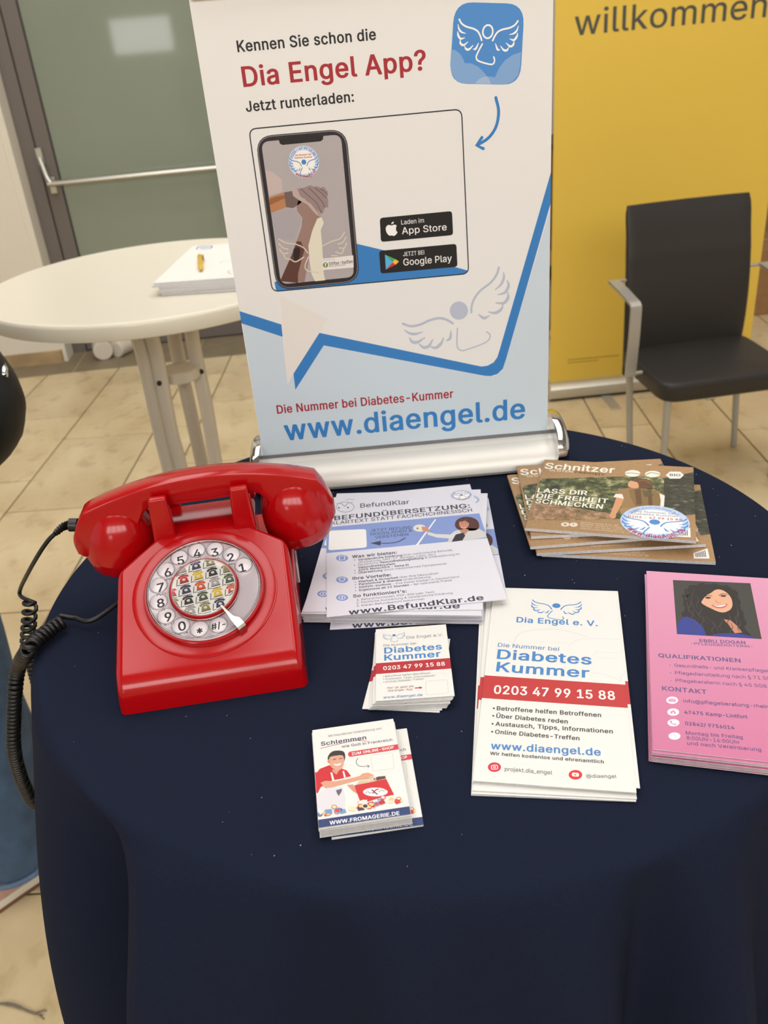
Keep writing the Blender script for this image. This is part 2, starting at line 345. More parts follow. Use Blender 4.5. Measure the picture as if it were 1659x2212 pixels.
220: (517, [[259,-8,203,-2,154,15,114,43,85,80,74,101,62,148,60,173,60,509,124,509,124,178,125,160,133,128,150,99,160,87,187,68,220,56,259,52,298,56,331,68,357,87,368,99,384,128,392,160,393,178,393,509,457,509,457,173,451,124,443,101,433,80,403,43,363,15,315,-2],[331,572,315,575,302,584,293,597,290,612,293,628,302,641,315,650,331,653,346,650,359,641,368,628,371,612,368,597,359,584,346,575],[187,572,172,575,158,584,149,597,146,612,149,628,158,641,172,650,187,653,203,650,216,641,224,628,227,612,224,597,216,584,203,575]]),
228: (389, [[160,-9,126,-5,94,5,80,12,57,32,40,58,31,90,31,123,38,150,58,179,78,193,100,203,138,213,244,228,265,235,275,248,275,268,271,288,256,311,240,322,220,329,196,331,171,329,140,318,118,301,100,274,41,291,48,308,67,335,91,355,118,370,148,379,179,384,204,384,239,379,275,367,296,353,322,320,333,290,337,251,337,0,277,0,277,52,272,52,252,25,226,6,190,-6],[170,45,187,46,216,53,239,66,257,83,269,104,275,126,276,190,265,184,246,179,165,166,134,159,110,145,98,132,92,105,94,87,102,72,114,61,130,52,149,47],[261,443,246,446,233,455,224,468,221,483,224,499,233,512,246,520,261,523,277,520,290,512,299,499,301,483,299,468,290,455,277,446],[117,443,102,446,89,455,80,468,77,483,80,499,89,512,102,520,117,523,133,520,146,512,155,499,158,483,155,468,146,455,133,446]]),
246: (415, [[207,-8,182,-7,137,6,117,16,82,46,56,85,46,108,36,159,34,187,36,216,46,268,56,291,82,330,117,360,137,371,182,383,207,384,233,383,278,371,299,360,333,330,359,291,369,268,376,243,381,187,376,133,369,108,359,85,333,46,299,16,278,6,256,-2],[207,46,226,48,257,57,270,66,292,89,300,102,312,134,319,187,312,242,300,274,292,287,270,310,257,319,242,325,207,330,173,325,158,319,145,310,124,287,115,274,103,242,96,187,103,134,115,102,124,89,145,66,158,57,173,51],[279,443,264,446,251,455,242,468,239,483,242,499,251,512,264,520,279,523,295,520,308,512,317,499,320,483,317,468,308,455,295,446],[136,443,120,446,107,455,98,468,95,483,98,499,107,512,120,520,136,523,151,520,164,512,173,499,176,483,173,468,164,455,151,446]]),
252: (410, [[182,-5,164,-4,130,4,101,20,78,44,62,76,57,95,53,139,53,379,114,379,114,144,119,105,127,89,137,75,150,64,164,56,181,52,200,50,238,57,259,69,283,97,293,122,296,153,296,379,357,379,357,0,298,0,298,92,307,92,297,67,286,47,272,30,257,17,222,0],[277,443,261,446,248,455,239,468,236,483,239,499,248,512,261,520,277,523,292,520,305,512,314,499,317,483,314,468,305,455,292,446],[133,443,118,446,104,455,96,468,93,483,96,499,104,512,118,520,133,523,149,520,162,512,170,499,173,483,170,468,162,455,149,446]]),
223: (441, [[122,362,122,0,60,0,60,362,63,398,70,429,82,456,99,477,120,494,143,506,169,513,197,516,245,508,275,495,301,476,312,463,327,432,332,393,328,360,317,335,289,293,286,280,286,264,297,241,370,180,385,162,396,141,403,100,399,69,386,42,366,21,354,13,324,0,269,-7,237,-5,207,1,182,10,164,20,187,74,217,58,238,52,265,50,297,53,321,64,330,72,340,92,341,114,335,131,323,146,248,209,235,227,226,247,223,272,227,299,238,318,261,347,270,368,270,405,259,432,238,449,212,458,179,457,164,453,152,446,141,435,133,422,123,386]]),
48: (453, [[227,-7,199,-5,174,1,151,11,130,24,111,41,95,62,80,86,69,113,60,144,49,214,48,254,49,294,60,364,69,395,81,422,95,447,112,467,130,484,151,498,174,508,200,514,227,516,254,514,279,508,302,498,323,484,342,467,358,447,372,422,384,395,393,364,404,294,405,254,400,178,393,144,384,113,373,86,359,62,342,41,323,24,302,11,279,1,254,-5],[227,50,261,56,276,63,290,74,313,103,330,144,336,168,343,223,344,254,343,285,336,341,330,365,313,405,290,435,276,446,261,453,227,460,192,453,177,446,163,435,140,405,123,365,117,341,113,314,109,254,110,223,117,168,123,144,140,103,163,74,177,63,192,56]]),
49: (453, [[76,0,76,55,391,55,391,0],[276,509,276,0,212,0,212,448,86,358,86,427,198,509]]),
50: (453, [[64,0,64,47,282,282,311,327,318,348,320,371,317,397,301,428,283,443,250,457,224,460,196,457,162,441,145,424,134,402,127,362,66,362,67,384,77,424,86,442,111,473,143,496,162,505,203,514,247,514,268,511,306,497,337,474,361,445,370,428,376,411,381,372,378,345,371,318,357,290,322,241,267,180,153,60,153,57,389,57,389,0]]),
51: (453, [[218,-7,195,-6,152,2,114,19,98,30,70,57,60,74,52,91,44,132,109,132,115,107,134,78,154,64,191,52,234,51,262,56,297,74,315,93,325,116,328,130,328,158,316,196,299,217,275,234,242,244,223,247,157,248,157,299,288,448,288,452,70,452,70,509,372,509,372,461,211,278,211,289,239,290,287,284,327,265,359,239,371,222,387,186,393,145,387,103,370,66,344,36,327,23,288,4,266,-2]]),
52: (453, [[40,105,40,158,247,509,311,509,109,163,413,163,413,105],[282,0,282,318,343,318,343,0]]),
53: (453, [[221,-7,178,-2,159,3,140,11,108,32,83,60,73,76,62,111,60,130,122,130,132,98,145,80,163,66,184,56,208,50,250,53,264,58,288,72,298,82,314,104,320,117,327,146,324,193,314,221,297,244,275,262,248,273,218,277,180,272,145,258,128,246,67,253,96,509,366,509,366,452,151,452,134,301,178,325,216,333,263,330,294,321,321,306,355,273,379,231,388,199,391,163,385,117,379,95,357,57,327,27,289,6,268,-1]]),
54: (453, [[226,-7,182,-1,161,5,125,26,96,56,75,94,69,115,64,162,68,199,80,239,102,285,137,340,252,509,322,509,151,261,145,261,159,281,172,293,196,307,214,312,235,314,278,309,316,295,332,284,359,257,378,221,384,201,389,157,384,112,368,73,343,39,327,26,291,5,271,-2],[226,48,241,49,267,56,279,63,299,79,320,114,327,157,320,201,299,235,279,251,267,258,254,262,226,265,212,264,186,258,174,252,153,235,132,201,125,158,132,114,153,79,174,63,186,56,198,52]]),
55: (453, [[97,0,323,452,62,452,62,509,391,509,391,449,165,0]]),
56: (453, [[226,-7,201,-6,156,3,136,11,101,33,74,62,64,78,53,115,52,135,59,181,81,220,113,249,125,256,153,265,153,267,119,282,105,293,83,324,72,360,70,380,72,399,82,434,101,464,129,488,146,498,184,511,226,516,269,511,306,498,337,477,350,464,370,434,377,417,382,380,376,342,369,324,347,293,333,282,300,267,300,265,339,249,372,220,393,181,401,135,395,96,388,78,378,62,352,33,317,11,296,3,251,-6],[226,49,272,55,307,74,323,91,329,102,336,126,337,139,336,152,329,177,322,189,305,208,270,228,226,235,182,228,147,208,130,189,123,177,116,152,115,139,119,113,123,102,129,91,145,74,180,55],[226,290,263,296,293,313,312,341,319,376,313,410,294,437,264,454,226,460,188,454,159,437,139,410,133,376,139,341,159,313,189,296]]),
57: (453, [[226,516,271,510,291,503,328,482,356,452,377,414,384,393,389,347,385,309,373,270,350,224,315,168,200,0,130,0,301,248,307,248,294,227,281,215,257,202,238,196,218,195,175,199,137,214,121,225,94,252,74,287,68,307,64,352,69,397,85,436,96,454,125,483,162,504,182,510],[226,460,199,457,186,452,174,446,154,429,133,395,125,352,133,308,154,274,174,257,186,251,199,247,226,243,254,247,267,251,279,257,299,273,320,308,327,350,320,394,299,429,279,446,267,452,254,457]]),
46: (188, [[95,-4,78,-1,63,9,53,24,50,41,53,59,63,73,78,83,95,87,113,83,128,73,138,59,141,41,138,24,128,9,113,-1]]),
44: (188, [[38,-119,68,71,137,71,84,-119]]),
58: (188, [[95,-4,78,-1,63,9,53,24,50,41,53,59,63,73,78,83,95,87,113,83,128,73,138,59,141,41,138,24,128,9,113,-1],[95,271,78,274,63,284,53,299,50,316,53,334,63,349,78,359,95,362,113,359,128,349,138,334,141,316,138,299,128,284,113,274]]),
59: (188, [[38,-119,68,71,137,71,84,-119],[103,271,86,274,71,284,61,299,58,316,61,334,71,349,86,359,103,362,121,359,136,349,146,334,149,316,146,299,136,284,121,274]]),
33: (196, [[67,160,63,509,132,509,128,160],[98,-4,81,-1,66,9,56,24,52,41,56,58,66,73,81,83,98,86,116,83,130,73,140,58,143,41,140,24,130,9,116,-1]]),
63: (358, [[132,152,137,216,153,252,177,277,230,314,253,345,258,357,262,384,255,416,244,433,229,447,200,459,178,462,147,457,120,441,100,416,92,378,27,378,33,418,40,436,60,467,73,479,103,499,120,506,157,515,199,514,219,511,238,506,270,489,296,465,306,451,314,435,323,401,323,362,319,344,306,311,284,284,226,241,207,221,197,196,194,152],[164,-4,146,-1,131,9,121,24,118,41,121,58,131,73,146,83,164,86,181,83,196,73,206,58,209,41,206,24,196,9,181,-1]]),
45: (453, [[337,244,337,188,114,188,114,244]]),
8211: (350, [[350,244,350,188,0,188,0,244]]),
95: (319, [[319,0,319,-56,0,-56,0,0]]),
64: (676, [[355,-135,284,-130,252,-123,193,-102,144,-72,103,-31,73,18,52,77,42,143,42,215,52,280,73,337,104,387,144,427,192,458,249,480,314,490,383,490,445,479,498,457,543,426,579,387,607,343,625,294,634,242,634,178,625,107,608,62,599,49,579,28,566,21,535,12,507,11,486,14,457,24,441,36,429,50,423,68,420,68,408,48,399,38,376,22,361,17,326,13,285,18,251,35,224,62,204,96,192,137,188,182,193,226,207,265,228,297,257,322,274,331,310,342,346,342,373,336,395,325,416,306,419,306,419,335,474,335,474,100,480,82,491,68,508,60,518,59,530,60,549,68,563,85,572,111,578,145,581,215,577,259,567,301,548,339,537,357,507,388,490,402,450,424,427,432,376,441,319,441,292,438,242,424,199,402,181,388,149,354,124,312,107,263,102,236,98,178,102,119,107,91,124,43,149,1,182,-32,223,-58,271,-75,298,-81,357,-85,385,-84,436,-75,489,-59,504,-107,464,-120,425,-128],[329,65,345,66,372,72,382,78,400,95,407,106,416,133,422,185,416,236,411,249,399,269,390,276,370,286,331,292,305,288,293,284,283,277,265,260,248,226,242,185,247,139,262,101,279,81,289,74,301,69]]),
38: (448, [[197,-7,150,-2,129,4,110,12,78,34,65,47,45,78,39,96,34,133,35,149,42,177,55,201,73,224,111,256,226,343,242,357,255,375,260,389,262,405,258,427,253,437,237,452,226,457,201,461,184,459,168,453,155,444,145,431,139,416,137,399,139,380,145,363,176,317,438,0,364,0,121,293,102,319,87,344,78,370,75,398,79,430,91,458,109,481,134,499,165,510,200,513,218,513,251,505,279,491,300,471,315,447,320,433,324,404,322,382,310,352,283,317,256,293,140,206,110,174,100,154,97,131,100,108,109,87,133,63,166,49,208,47,251,59,290,84,321,121,342,168,349,224,408,224,405,180,391,128,371,92,333,47,305,23,271,7,234,-3]]),
40: (273, [[89,207,92,264,107,354,132,441,153,494,177,539,236,539,201,457,174,370,157,285,151,207,156,138,172,67,198,-10,236,-96,177,-96,156,-59,124,16,102,93,90,169]]),
41: (273, [[37,-96,76,-9,102,69,117,139,122,207,116,285,99,370,73,457,37,539,97,539,131,468,151,413,167,354,181,264,184,207,183,168,171,92,161,53,134,-22,97,-96]]),
47: (249, [[235,533,71,-76,14,-76,178,533]]),
124: (230, [[141,673,141,-164,88,-164,88,673]]),
167: (395, [[191,-103,139,-96,124,-90,99,-75,88,-65,71,-41,55,4,111,17,121,-11,128,-23,147,-40,175,-49,207,-50,221,-47,243,-37,258,-20,263,4,258,29,245,47,227,61,113,128,84,150,60,177,49,196,43,217,40,237,46,267,61,295,85,315,118,326,91,355,76,386,73,411,75,434,82,454,93,472,108,487,127,500,148,508,172,514,199,516,226,514,249,508,269,500,286,487,313,453,330,407,278,395,259,436,242,453,217,462,185,462,160,455,142,440,133,420,132,400,137,385,145,372,161,356,282,283,312,261,328,244,346,215,352,196,354,176,349,145,333,118,308,99,277,87,303,62,318,34,323,2,322,-14,314,-42,297,-65,274,-83,260,-90,228,-100],[235,119,247,116,268,120,282,129,293,143,299,162,299,179,297,192,288,210,261,235,156,296,137,299,117,290,101,271,96,253,96,229,107,204,121,188,135,178]]),
39: (206, [[78,318,70,509,136,509,128,318]]),
35: (440, [[242,0,326,509,377,509,294,0],[10,140,19,192,400,192,391,140],[64,0,147,509,198,509,115,0],[40,316,49,368,429,368,421,316]]),
43: (453, [[198,34,198,364,255,364,255,34],[61,172,61,226,391,226,391,172]]),
42: (453, [[201,223,206,331,114,272,89,315,186,365,89,415,114,459,206,400,201,509,250,509,246,400,337,459,362,415,266,365,362,315,337,272,246,331,250,223]]),
37: (676, [[175,283,146,286,132,291,121,297,101,314,81,347,75,388,78,440,93,476,110,495,133,509,160,516,175,517,191,516,219,509,230,503,250,486,269,452,276,412,273,360,264,335,250,314,230,297,218,291,205,286],[175,327,198,332,212,346,221,365,223,388,223,424,213,454,198,468,175,473,153,468,138,454,130,435,127,412,128,376,138,346,153,332],[501,-10,486,-9,458,-2,446,5,426,21,407,55,400,95,403,147,419,184,436,203,458,217,486,224,501,225,531,221,544,217,556,210,576,194,595,160,601,120,598,68,589,43,575,21,555,5,544,-2,531,-6],[501,35,523,39,538,53,546,73,549,95,548,131,538,162,524,176,501,180,479,176,464,162,456,142,453,120,453,84,464,53,479,39],[132,0,482,509,540,509,191,0]]),
32: (188, []),
}
def _area(l):
    return sum(l[i].x*l[(i+1) % len(l)].y - l[(i+1) % len(l)].x*l[i].y for i in range(len(l)))/2
def _inside(p, l):
    c = False
    for i in range(len(l)):
        a, b = l[i], l[i-1]
        if (a.y > p.y) != (b.y > p.y) and p.x < (b.x-a.x)*(p.y-a.y)/(b.y-a.y) + a.x: c = not c
    return c
def _pen(l, d, e):
    """outline l drawn with an elliptic pen of half axes d, e: thickens a glyph evenly"""
    vs, fs = [], []
    n = len(l)
    for i in range(n):
        p0, p1 = l[i], l[(i+1) % n]
        t = Vector(((p1.x-p0.x)/d, (p1.y-p0.y)/e))
        if t.length < 1e-6: continue
        t.normalize(); q = Vector((-t.y*d, t.x*e))
        b = len(vs)
        vs += [(p0.x+q.x, p0.y+q.y), (p0.x-q.x, p0.y-q.y), (p1.x-q.x, p1.y-q.y), (p1.x+q.x, p1.y+q.y)]
        fs.append((b, b+1, b+2, b+3))
        e0 = (p0-l[i-1]); e1 = (p1-p0)
        if e0.length > 1e-6 and e0.angle(e1, 0) > 0.3:
            b = len(vs)
            sq = e0.angle(e1, 0) > 1.2
            vs += ([(p0.x+sx*d, p0.y+sy*e) for sx, sy in ((-1, -1), (1, -1), (1, 1), (-1, 1))] if sq and min(abs(e0.x), abs(e0.y)) < 0.004 and min(abs(e1.x), abs(e1.y)) < 0.004
                   else [(p0.x+d*math.cos(k*PI/4), p0.y+e*math.sin(k*PI/4)) for k in range(8)])
            fs.append(tuple(range(b, len(vs))))
    return vs, fs
def _tidy(l):
    """where the two edges beside a short one cross, meet them at the crossing"""
    i = 0
    while i < len(l) and len(l) > 4:
        n = len(l)
        a, b, c, d = l[i-1], l[i], l[(i+1) % n], l[(i+2) % n]
        u, v, w = b-a, d-c, c-a
        den = u.x*v.y - u.y*v.x
        if abs(den) > 1e-9:
            s, t = (w.x*v.y - w.y*v.x)/den, (w.x*u.y - w.y*u.x)/den
            if 0 < s < 1 and 0 < t < 1:
                l = [q for k, q in enumerate(l) if k != (i+1) % n]
                l[l.index(b)] = a + u*s
                continue
        i += 1
    return l
def read_font(src, heavy):
    """glyphs as flat triangles; heavy thickens every stroke"""
    out = {}
    for code, (adv, rows) in src.items():
        loops = [[Vector((r[i]/1000, r[i+1]/1000, 0)) for i in range(0, len(r), 2)] for r in rows]
        loops = [_tidy(l) for l in loops]
        if code == 73: loops = [[Vector(q) for q in ((0.053, 0, 0), (0.053, 0.509, 0), (0.118, 0.509, 0), (0.118, 0, 0))]]; adv = 171
        vs, fs = [], []
        big = max([abs(_area(l)) for l in loops] or [0])
        sign = 0
        for l in loops:
            if abs(_area(l)) == big: sign = 1 if _area(l) > 0 else -1
        outer = [l for l in loops if _area(l)*sign > 0]; holes = [l for l in loops if _area(l)*sign <= 0]
        for o in outer:
            grp = [o] + [h for h in holes if _inside(h[0], o)]
            b = len(vs)
            vs += [(q.x, q.y) for l in grp for q in l]
            fs += [tuple(b+i for i in t) for t in tessellate_polygon(grp)]
        if heavy:
            for l in loops:
                v2, f2 = _pen(l, heavy, heavy*0.62)
                b = len(vs); vs += v2; fs += [tuple(b+i for i in f) for f in f2]
        out[chr(code)] = (adv/1000 + heavy*1.4, vs, fs)
    return out
LIFT = {}
FONTS = (read_font(FONT_R, 0.0), read_font(FONT_R, 0.006), read_font(FONT_R, 0.020))
FONT_CACHE = {}
def glyphs(txt, bold, res=3, spacing=1.0):
    w = 2 if bold >= 0.014 else (1 if bold > 0 else 0)
    k = (txt, w)
    if k in FONT_CACHE: return FONT_CACHE[k]
    F = FONTS[w]
    x, vs, fs = 0.0, [], []
    dz = []
    for ch in txt:
        adv, v, f = F.get(ch, F['?'])
        b = len(vs)
        vs += [(x+p[0], p[1]) for p in v]
        fs += [tuple(b+i for i in t) for t in f]
        up = [0.0]*len(v)
        for j, t in enumerate(f):           # the strokes that thicken a glyph overlap: keep them a hair apart
            if len(t) > 3:
                for i in t: up[i] = (1 + j % 60)*4e-7
        dz += up
        x += adv
    LIFT[k] = dz
    FONT_CACHE[k] = (vs, fs)
    return FONT_CACHE[k]

def lift(txt, bold):
    return LIFT[(txt, 2 if bold >= 0.014 else (1 if bold > 0 else 0))]

class Surf:
    """a flat face (local plane z=h of matrix M) that photo pixels are cast on"""
    def __init__(s, M, h=0.0):
        s.M, s.h, s.Mi = M, h, M.inverted()
    def __call__(s, px, py):
        o = s.Mi @ CAM_P; d = s.Mi.to_3x3() @ ray(px, py)
        p = o + d*((s.h - o.z)/d.z)
        return Vector((p.x, p.y))

STEP = 0.00003
class Print:
    def __init__(s, surf, ox=0.0, oy=0.0, sc=1.0, clip=None, step=STEP, rough=0.42):
        s.S, s.ox, s.oy, s.sc, s.clip, s.step, s.rough = surf, ox, oy, sc, clip, step, rough
        s.v, s.f, s.m, s.mats, s.el = [], [], [], [], []
    def view(s, ox, oy, sc):
        s.ox, s.oy, s.sc = ox, oy, sc; return s
    def L(s, p):
        return s.S(s.ox + p[0]/s.sc, s.oy + p[1]/s.sc)
    def mi(s, c):
        m = ink(c, s.rough)
        if m not in s.mats: s.mats.append(m)
        return s.mats.index(m)
    def raw(s, vs, fs, c, layer, dz=None):
        b = len(s.v); k = s.mi(c); f0 = len(s.f)
        z = s.S.h + s.step*layer
        for i, (x, y) in enumerate(vs):
            if s.clip:
                x = min(max(x, s.clip[0]), s.clip[1]); y = min(max(y, s.clip[2]), s.clip[3])
            s.v.append((x, y, z + (dz[i] if dz else 0)))
        for f in fs:
            a = sum(vs[f[i]][0]*vs[f[(i+1) % len(f)]][1] - vs[f[(i+1) % len(f)]][0]*vs[f[i]][1] for i in range(len(f)))
            s.f.append([b+i for i in (f if a > 0 else f[::-1])]); s.m.append(k)
        s.el.append((b, len(s.v), f0, len(s.f)))
        return s
    def lpoly(s, pts, c, layer=1, smooth=0):
        pts = [Vector((p[0], p[1])) for p in pts]
        if smooth: pts = spline(pts, smooth, closed=True)
        tri = tessellate_polygon([[Vector((p.x, p.y, 0)) for p in pts]])
        return s.raw([(p.x, p.y) for p in pts], [tuple(t) for t in tri], c, layer)
    def poly(s, pts, c, layer=1, smooth=0):
        return s.lpoly([s.L(p) for p in pts], c, layer, smooth)
    def ldisc(s, c0, rx, ry, c, layer=1, n=28, ang=0.0):
        ca, sa = math.cos(ang), math.sin(ang)
        pts = []
        for k in range(n):
            x, y = rx*math.cos(2*PI*k/n), ry*math.sin(2*PI*k/n)
            pts.append((c0[0] + x*ca - y*sa, c0[1] + x*sa + y*ca))
        return s.raw(pts, [tuple(range(n))], c, layer)
    def disc(s, c0, rim, c, layer=1, n=28, ry=None):
        a = s.L(c0); b = s.L(rim); r = (b-a).length
        return s.ldisc(a, r, r*(ry or 1), c, layer, n, math.atan2(b.y-a.y, b.x-a.x))
    def ell(s, c0, rx, ry, c, layer=1, n=28):
        """ellipse given in view pixels"""
        return s.poly([(c0[0]+rx*math.cos(2*PI*k/n), c0[1]+ry*math.sin(2*PI*k/n)) for k in range(n)], c, layer)
    def lstroke(s, pts, w, c, layer=2, taper=0.0, per=6, caps=True, closed=False):
        P = spline([Vector((p[0], p[1])) for p in pts], per, closed) if per else [Vector((p[0], p[1])) for p in pts]
        if closed: P.append(P[0].copy())
        n = len(P); vs = []; ws = []
        for i in range(n):
            t = i/(n-1)
            ws.append(w/2*((1-taper) + taper*math.sin(PI*min(max(t, 0.04), 0.96))))
        for i in range(n):
            d = (P[min(n-1, i+1)] - P[max(0, i-1)])
            if closed and i in (0, n-1): d = P[1] - P[n-2]
            d = d.normalized() if d.length > 1e-12 else Vector((1, 0))
            q = Vector((-d.y, d.x))*ws[i]
            vs += [P[i]+q, P[i]-q]
        s.raw([(p.x, p.y) for p in vs], [(2*i, 2*i+1, 2*i+3, 2*i+2) for i in range(n-1)], c, layer)
        if caps and not closed:
            s.ldisc(P[0], ws[0], ws[0], c, layer+0.2, 10); s.ldisc(P[-1], ws[-1], ws[-1], c, layer+0.2, 10)
        return s
    def stroke(s, pts, w, c, layer=2, taper=0.0, per=6, caps=True, closed=False):
        LP = [s.L(p) for p in pts]
        k = (s.L((pts[0][0]+10, pts[0][1])) - LP[0]).length/10
        return s.lstroke(LP, w*k, c, layer, taper, per, caps, closed)
    def rquad(s, q, r, c, layer=1, n=6, outline=None):
        """rounded quad: q = TL TR BR BL in view pixels; r = corner share of the top edge"""
        Q = [s.L(p) for p in q]
        rr = (Q[1]-Q[0]).length*r
        pts = []
        for i in range(4):
            p, a, b = Q[i], Q[i-1], Q[(i+1) % 4]
            da, db = (a-p).normalized(), (b-p).normalized()
            p0, p1 = p+da*rr, p+db*rr
            for k in range(n+1):
                t = k/n
                pts.append(p0*(1-t)**2 + p*2*t*(1-t) + p1*t*t)
        if outline:
            k = (s.L((q[0][0]+10, q[0][1])) - Q[0]).length/10
            return s.lstroke(pts, outline*k, c, layer, per=0, closed=True)
        return s.lpoly(pts, c, layer)
    def text(s, t, bl, br, tl, c, layer=3, bold=0.0, ref='H', res=3, spacing=1.0):
        vs, fs = glyphs(t, bold, res, spacing)
        if not vs: return s
        a, b, u = s.L(bl), s.L(br), s.L(tl)
        d = b-a; wd = d.length; d = d/wd; q = Vector((-d.y, d.x))
        h = abs((u-a).dot(q))
        hv, _ = glyphs(ref, bold, res, 1.0)
        cap = max(y for x, y in hv)
        x0 = min(x for x, y in vs); x1 = max(x for x, y in vs)
        kx, ky = wd/(x1-x0), h/cap
        return s.raw([tuple(a + d*((x-x0)*kx) + q*(y*ky)) for x, y in vs], fs, c, layer, lift(t, bold))
    def ltext(s, t, at, h, c, layer=3, bold=0.0, ang=0.0, wide=1.0, align='C', ref='H'):
        vs, fs = glyphs(t, bold, 2, 1.0)
        hv, _ = glyphs(ref, bold, 2, 1.0)
        k = h/max(y for x, y in hv)
        x0 = min(x for x, y in vs); x1 = max(x for x, y in vs)
        mx = (x0+x1)/2 if align == 'C' else x0
        ca, sa = math.cos(ang), math.sin(ang)
        return s.raw([(at[0]+(x-mx)*k*wide*ca - y*k*sa, at[1]+(x-mx)*k*wide*sa + y*k*ca) for x, y in vs], fs, c, layer, lift(t, bold))
    def arctext(s, t, c0, r, a0, a1, h, c, layer=3, bold=0.0, inside=False, rot=0.0):
        """text round a circle from angle a0 to a1 (degrees); inside=True reads along the bottom"""
        vs, fs = glyphs(t, bold, 2, 1.0)
        hv, _ = glyphs('H', bold, 2, 1.0)
        cap = max(y for x, y in hv)
        x0 = min(x for x, y in vs); x1 = max(x for x, y in vs)
        out = []
        for x, y in vs:
            a = R(a0 + (a1-a0)*(x-x0)/(x1-x0)) + rot
            rr = r - y/cap*h if inside else r + y/cap*h
            out.append((c0[0]+rr*math.cos(a), c0[1]+rr*math.sin(a)))
        return s.raw(out, fs, c, layer, lift(t, bold))
    def logo(s, c0, left, right, c, layer=2, head='disc', k=1.0, headc=None, bodyc=None):
        """winged figure: head centre and the two wing tips in local coordinates"""
        c0, l, r = Vector(c0), Vector(left), Vector(right)
        d = (r-l); sz = d.length; d = d/sz; q = Vector((-d.y, d.x))
        tr = lambda p: c0 + d*(p[0]*sz) + q*(p[1]*sz)
        for nm, pts, w in LOGO:
            col = (bodyc or c) if nm == 'body' else c
            s.lstroke([tr(p) for p in pts], w*sz*k, col, layer, taper=(0.75 if nm == 'feather' else 0.0), per=4)
        if head == 'ring':
            s.lstroke([tr((0.085*math.cos(a*PI/8), 0.098*math.sin(a*PI/8))) for a in range(16)], 0.03*sz*k, headc or c, layer, per=2, closed=True)
        else:
            s.ldisc(c0, 0.085*sz, 0.085*sz, headc or c, layer)
        return s
    def build(s, name, parent):
        """one object per patch of printing: elements nearer than 2 cm (or half their size) belong together"""
        E = s.el; n = len(E); root = list(range(n))
        def find(i):
            while root[i] != i: root[i] = root[root[i]]; i = root[i]
            return i
        bx = []
        for v0, v1, f0, f1 in E:
            q = s.v[v0:v1]
            bx.append((min(p[0] for p in q), max(p[0] for p in q), min(p[1] for p in q), max(p[1] for p in q)))
        for i in range(n):
            for j in range(i):
                a, b = bx[i], bx[j]
                gx = max(0, a[0]-b[1], b[0]-a[1]); gy = max(0, a[2]-b[3], b[2]-a[3])
                big = max(a[1]-a[0], a[3]-a[2], b[1]-b[0], b[3]-b[2])
                if math.hypot(gx, gy) <= max(0.017, 0.42*big): root[find(i)] = find(j)
        groups = {}
        for i in range(n): groups.setdefault(find(i), []).append(i)
        out = None
        for g_ in groups.values():
            vs, fs, mi = [], [], []
            for i in g_:
                v0, v1, f0, f1 = E[i]
                d = len(vs) - v0
                vs += s.v[v0:v1]
                fs += [[k+d for k in f] for f in s.f[f0:f1]]; mi += s.m[f0:f1]
            used = sorted(set(mi)); rm = {k: i for i, k in enumerate(used)}
            out = mesh_obj(name, vs, fs, [s.mats[k] for k in used], parent, None, [rm[k] for k in mi])
        return out

# ------------------------------------------------------------------ materials
M_CLOTH = mat('navy_cotton', rgb(25, 31, 49), 0.9, spec=0.1, noise=(900, 0.13), bump=(1500, 0.3))
M_RED = mat('red_plastic', rgb(172, 5, 11), 0.16, spec=0.5)
M_REDD = mat('red_plastic_satin', rgb(160, 6, 12), 0.3, spec=0.5)
M_BLACK = mat('black_rubber', rgb(22, 22, 22), 0.38, spec=0.5)
M_ALU = mat('white_anodised_aluminium', rgb(226, 222, 214), 0.42, metal=0.25)
M_CHROME = mat('chrome', rgb(215, 215, 215), 0.07, metal=1.0)
M_STEEL = mat('brushed_steel', rgb(205, 202, 192), 0.3, metal=0.9)
M_GREYMETAL = mat('silver_lacquer', rgb(172, 168, 160), 0.38, metal=0.45)
M_PAPER = mat('white_paper', rgb(238, 234, 226), 0.55, spec=0.3)
M_PAPERC = mat('coated_card', rgb(229, 227, 221), 0.4, spec=0.4)
M_PAPERB = mat('cool_white_paper', rgb(222, 220, 228), 0.35, spec=0.4)
M_EDGE = mat('paper_edge', rgb(205, 203, 205), 0.7, spec=0.2, noise=(400, 0.1))
M_KRAFT = mat('kraft_print', rgb(166, 131, 92), 0.45, spec=0.35, noise=(500, 0.12))
M_LEATHER = mat('black_leather', rgb(44, 40, 36), 0.48, spec=0.4, bump=(260, 0.12))
M_WHITEPL = mat('white_plastic', rgb(232, 224, 204), 0.3, spec=0.5)
M_WHITEMET = mat('white_painted_tube', rgb(214, 205, 190), 0.35, spec=0.5)
M_WALL = mat('white_wall_paint', rgb(226, 219, 203), 0.85, spec=0.2)
M_WALLG = mat('grey_wall_paint', rgb(190, 182, 172), 0.85, spec=0.2)
M_FRAME = mat('grey_door_profile', rgb(112, 104, 98), 0.5, spec=0.4)
M_FRAMED = mat('dark_door_seal', rgb(58, 54, 48), 0.6)
M_STONE = mat('baseboard_stone', rgb(176, 150, 110), 0.5, noise=(9, 0.18))
M_STRIP = mat('border_stone', rgb(132, 117, 92), 0.5, noise=(7, 0.12))
M_WOOD = mat('brown_wood', rgb(120, 84, 52), 0.55, noise=(14, 0.2))
M_CARD = mat('cardboard', rgb(150, 112, 72), 0.8, noise=(20, 0.1))
M_YELLOW = mat('yellow_banner_print', rgb(226, 190, 78), 0.5, spec=0.3)
M_SILVER = mat('satin_silver', rgb(200, 196, 184), 0.35, metal=0.7)

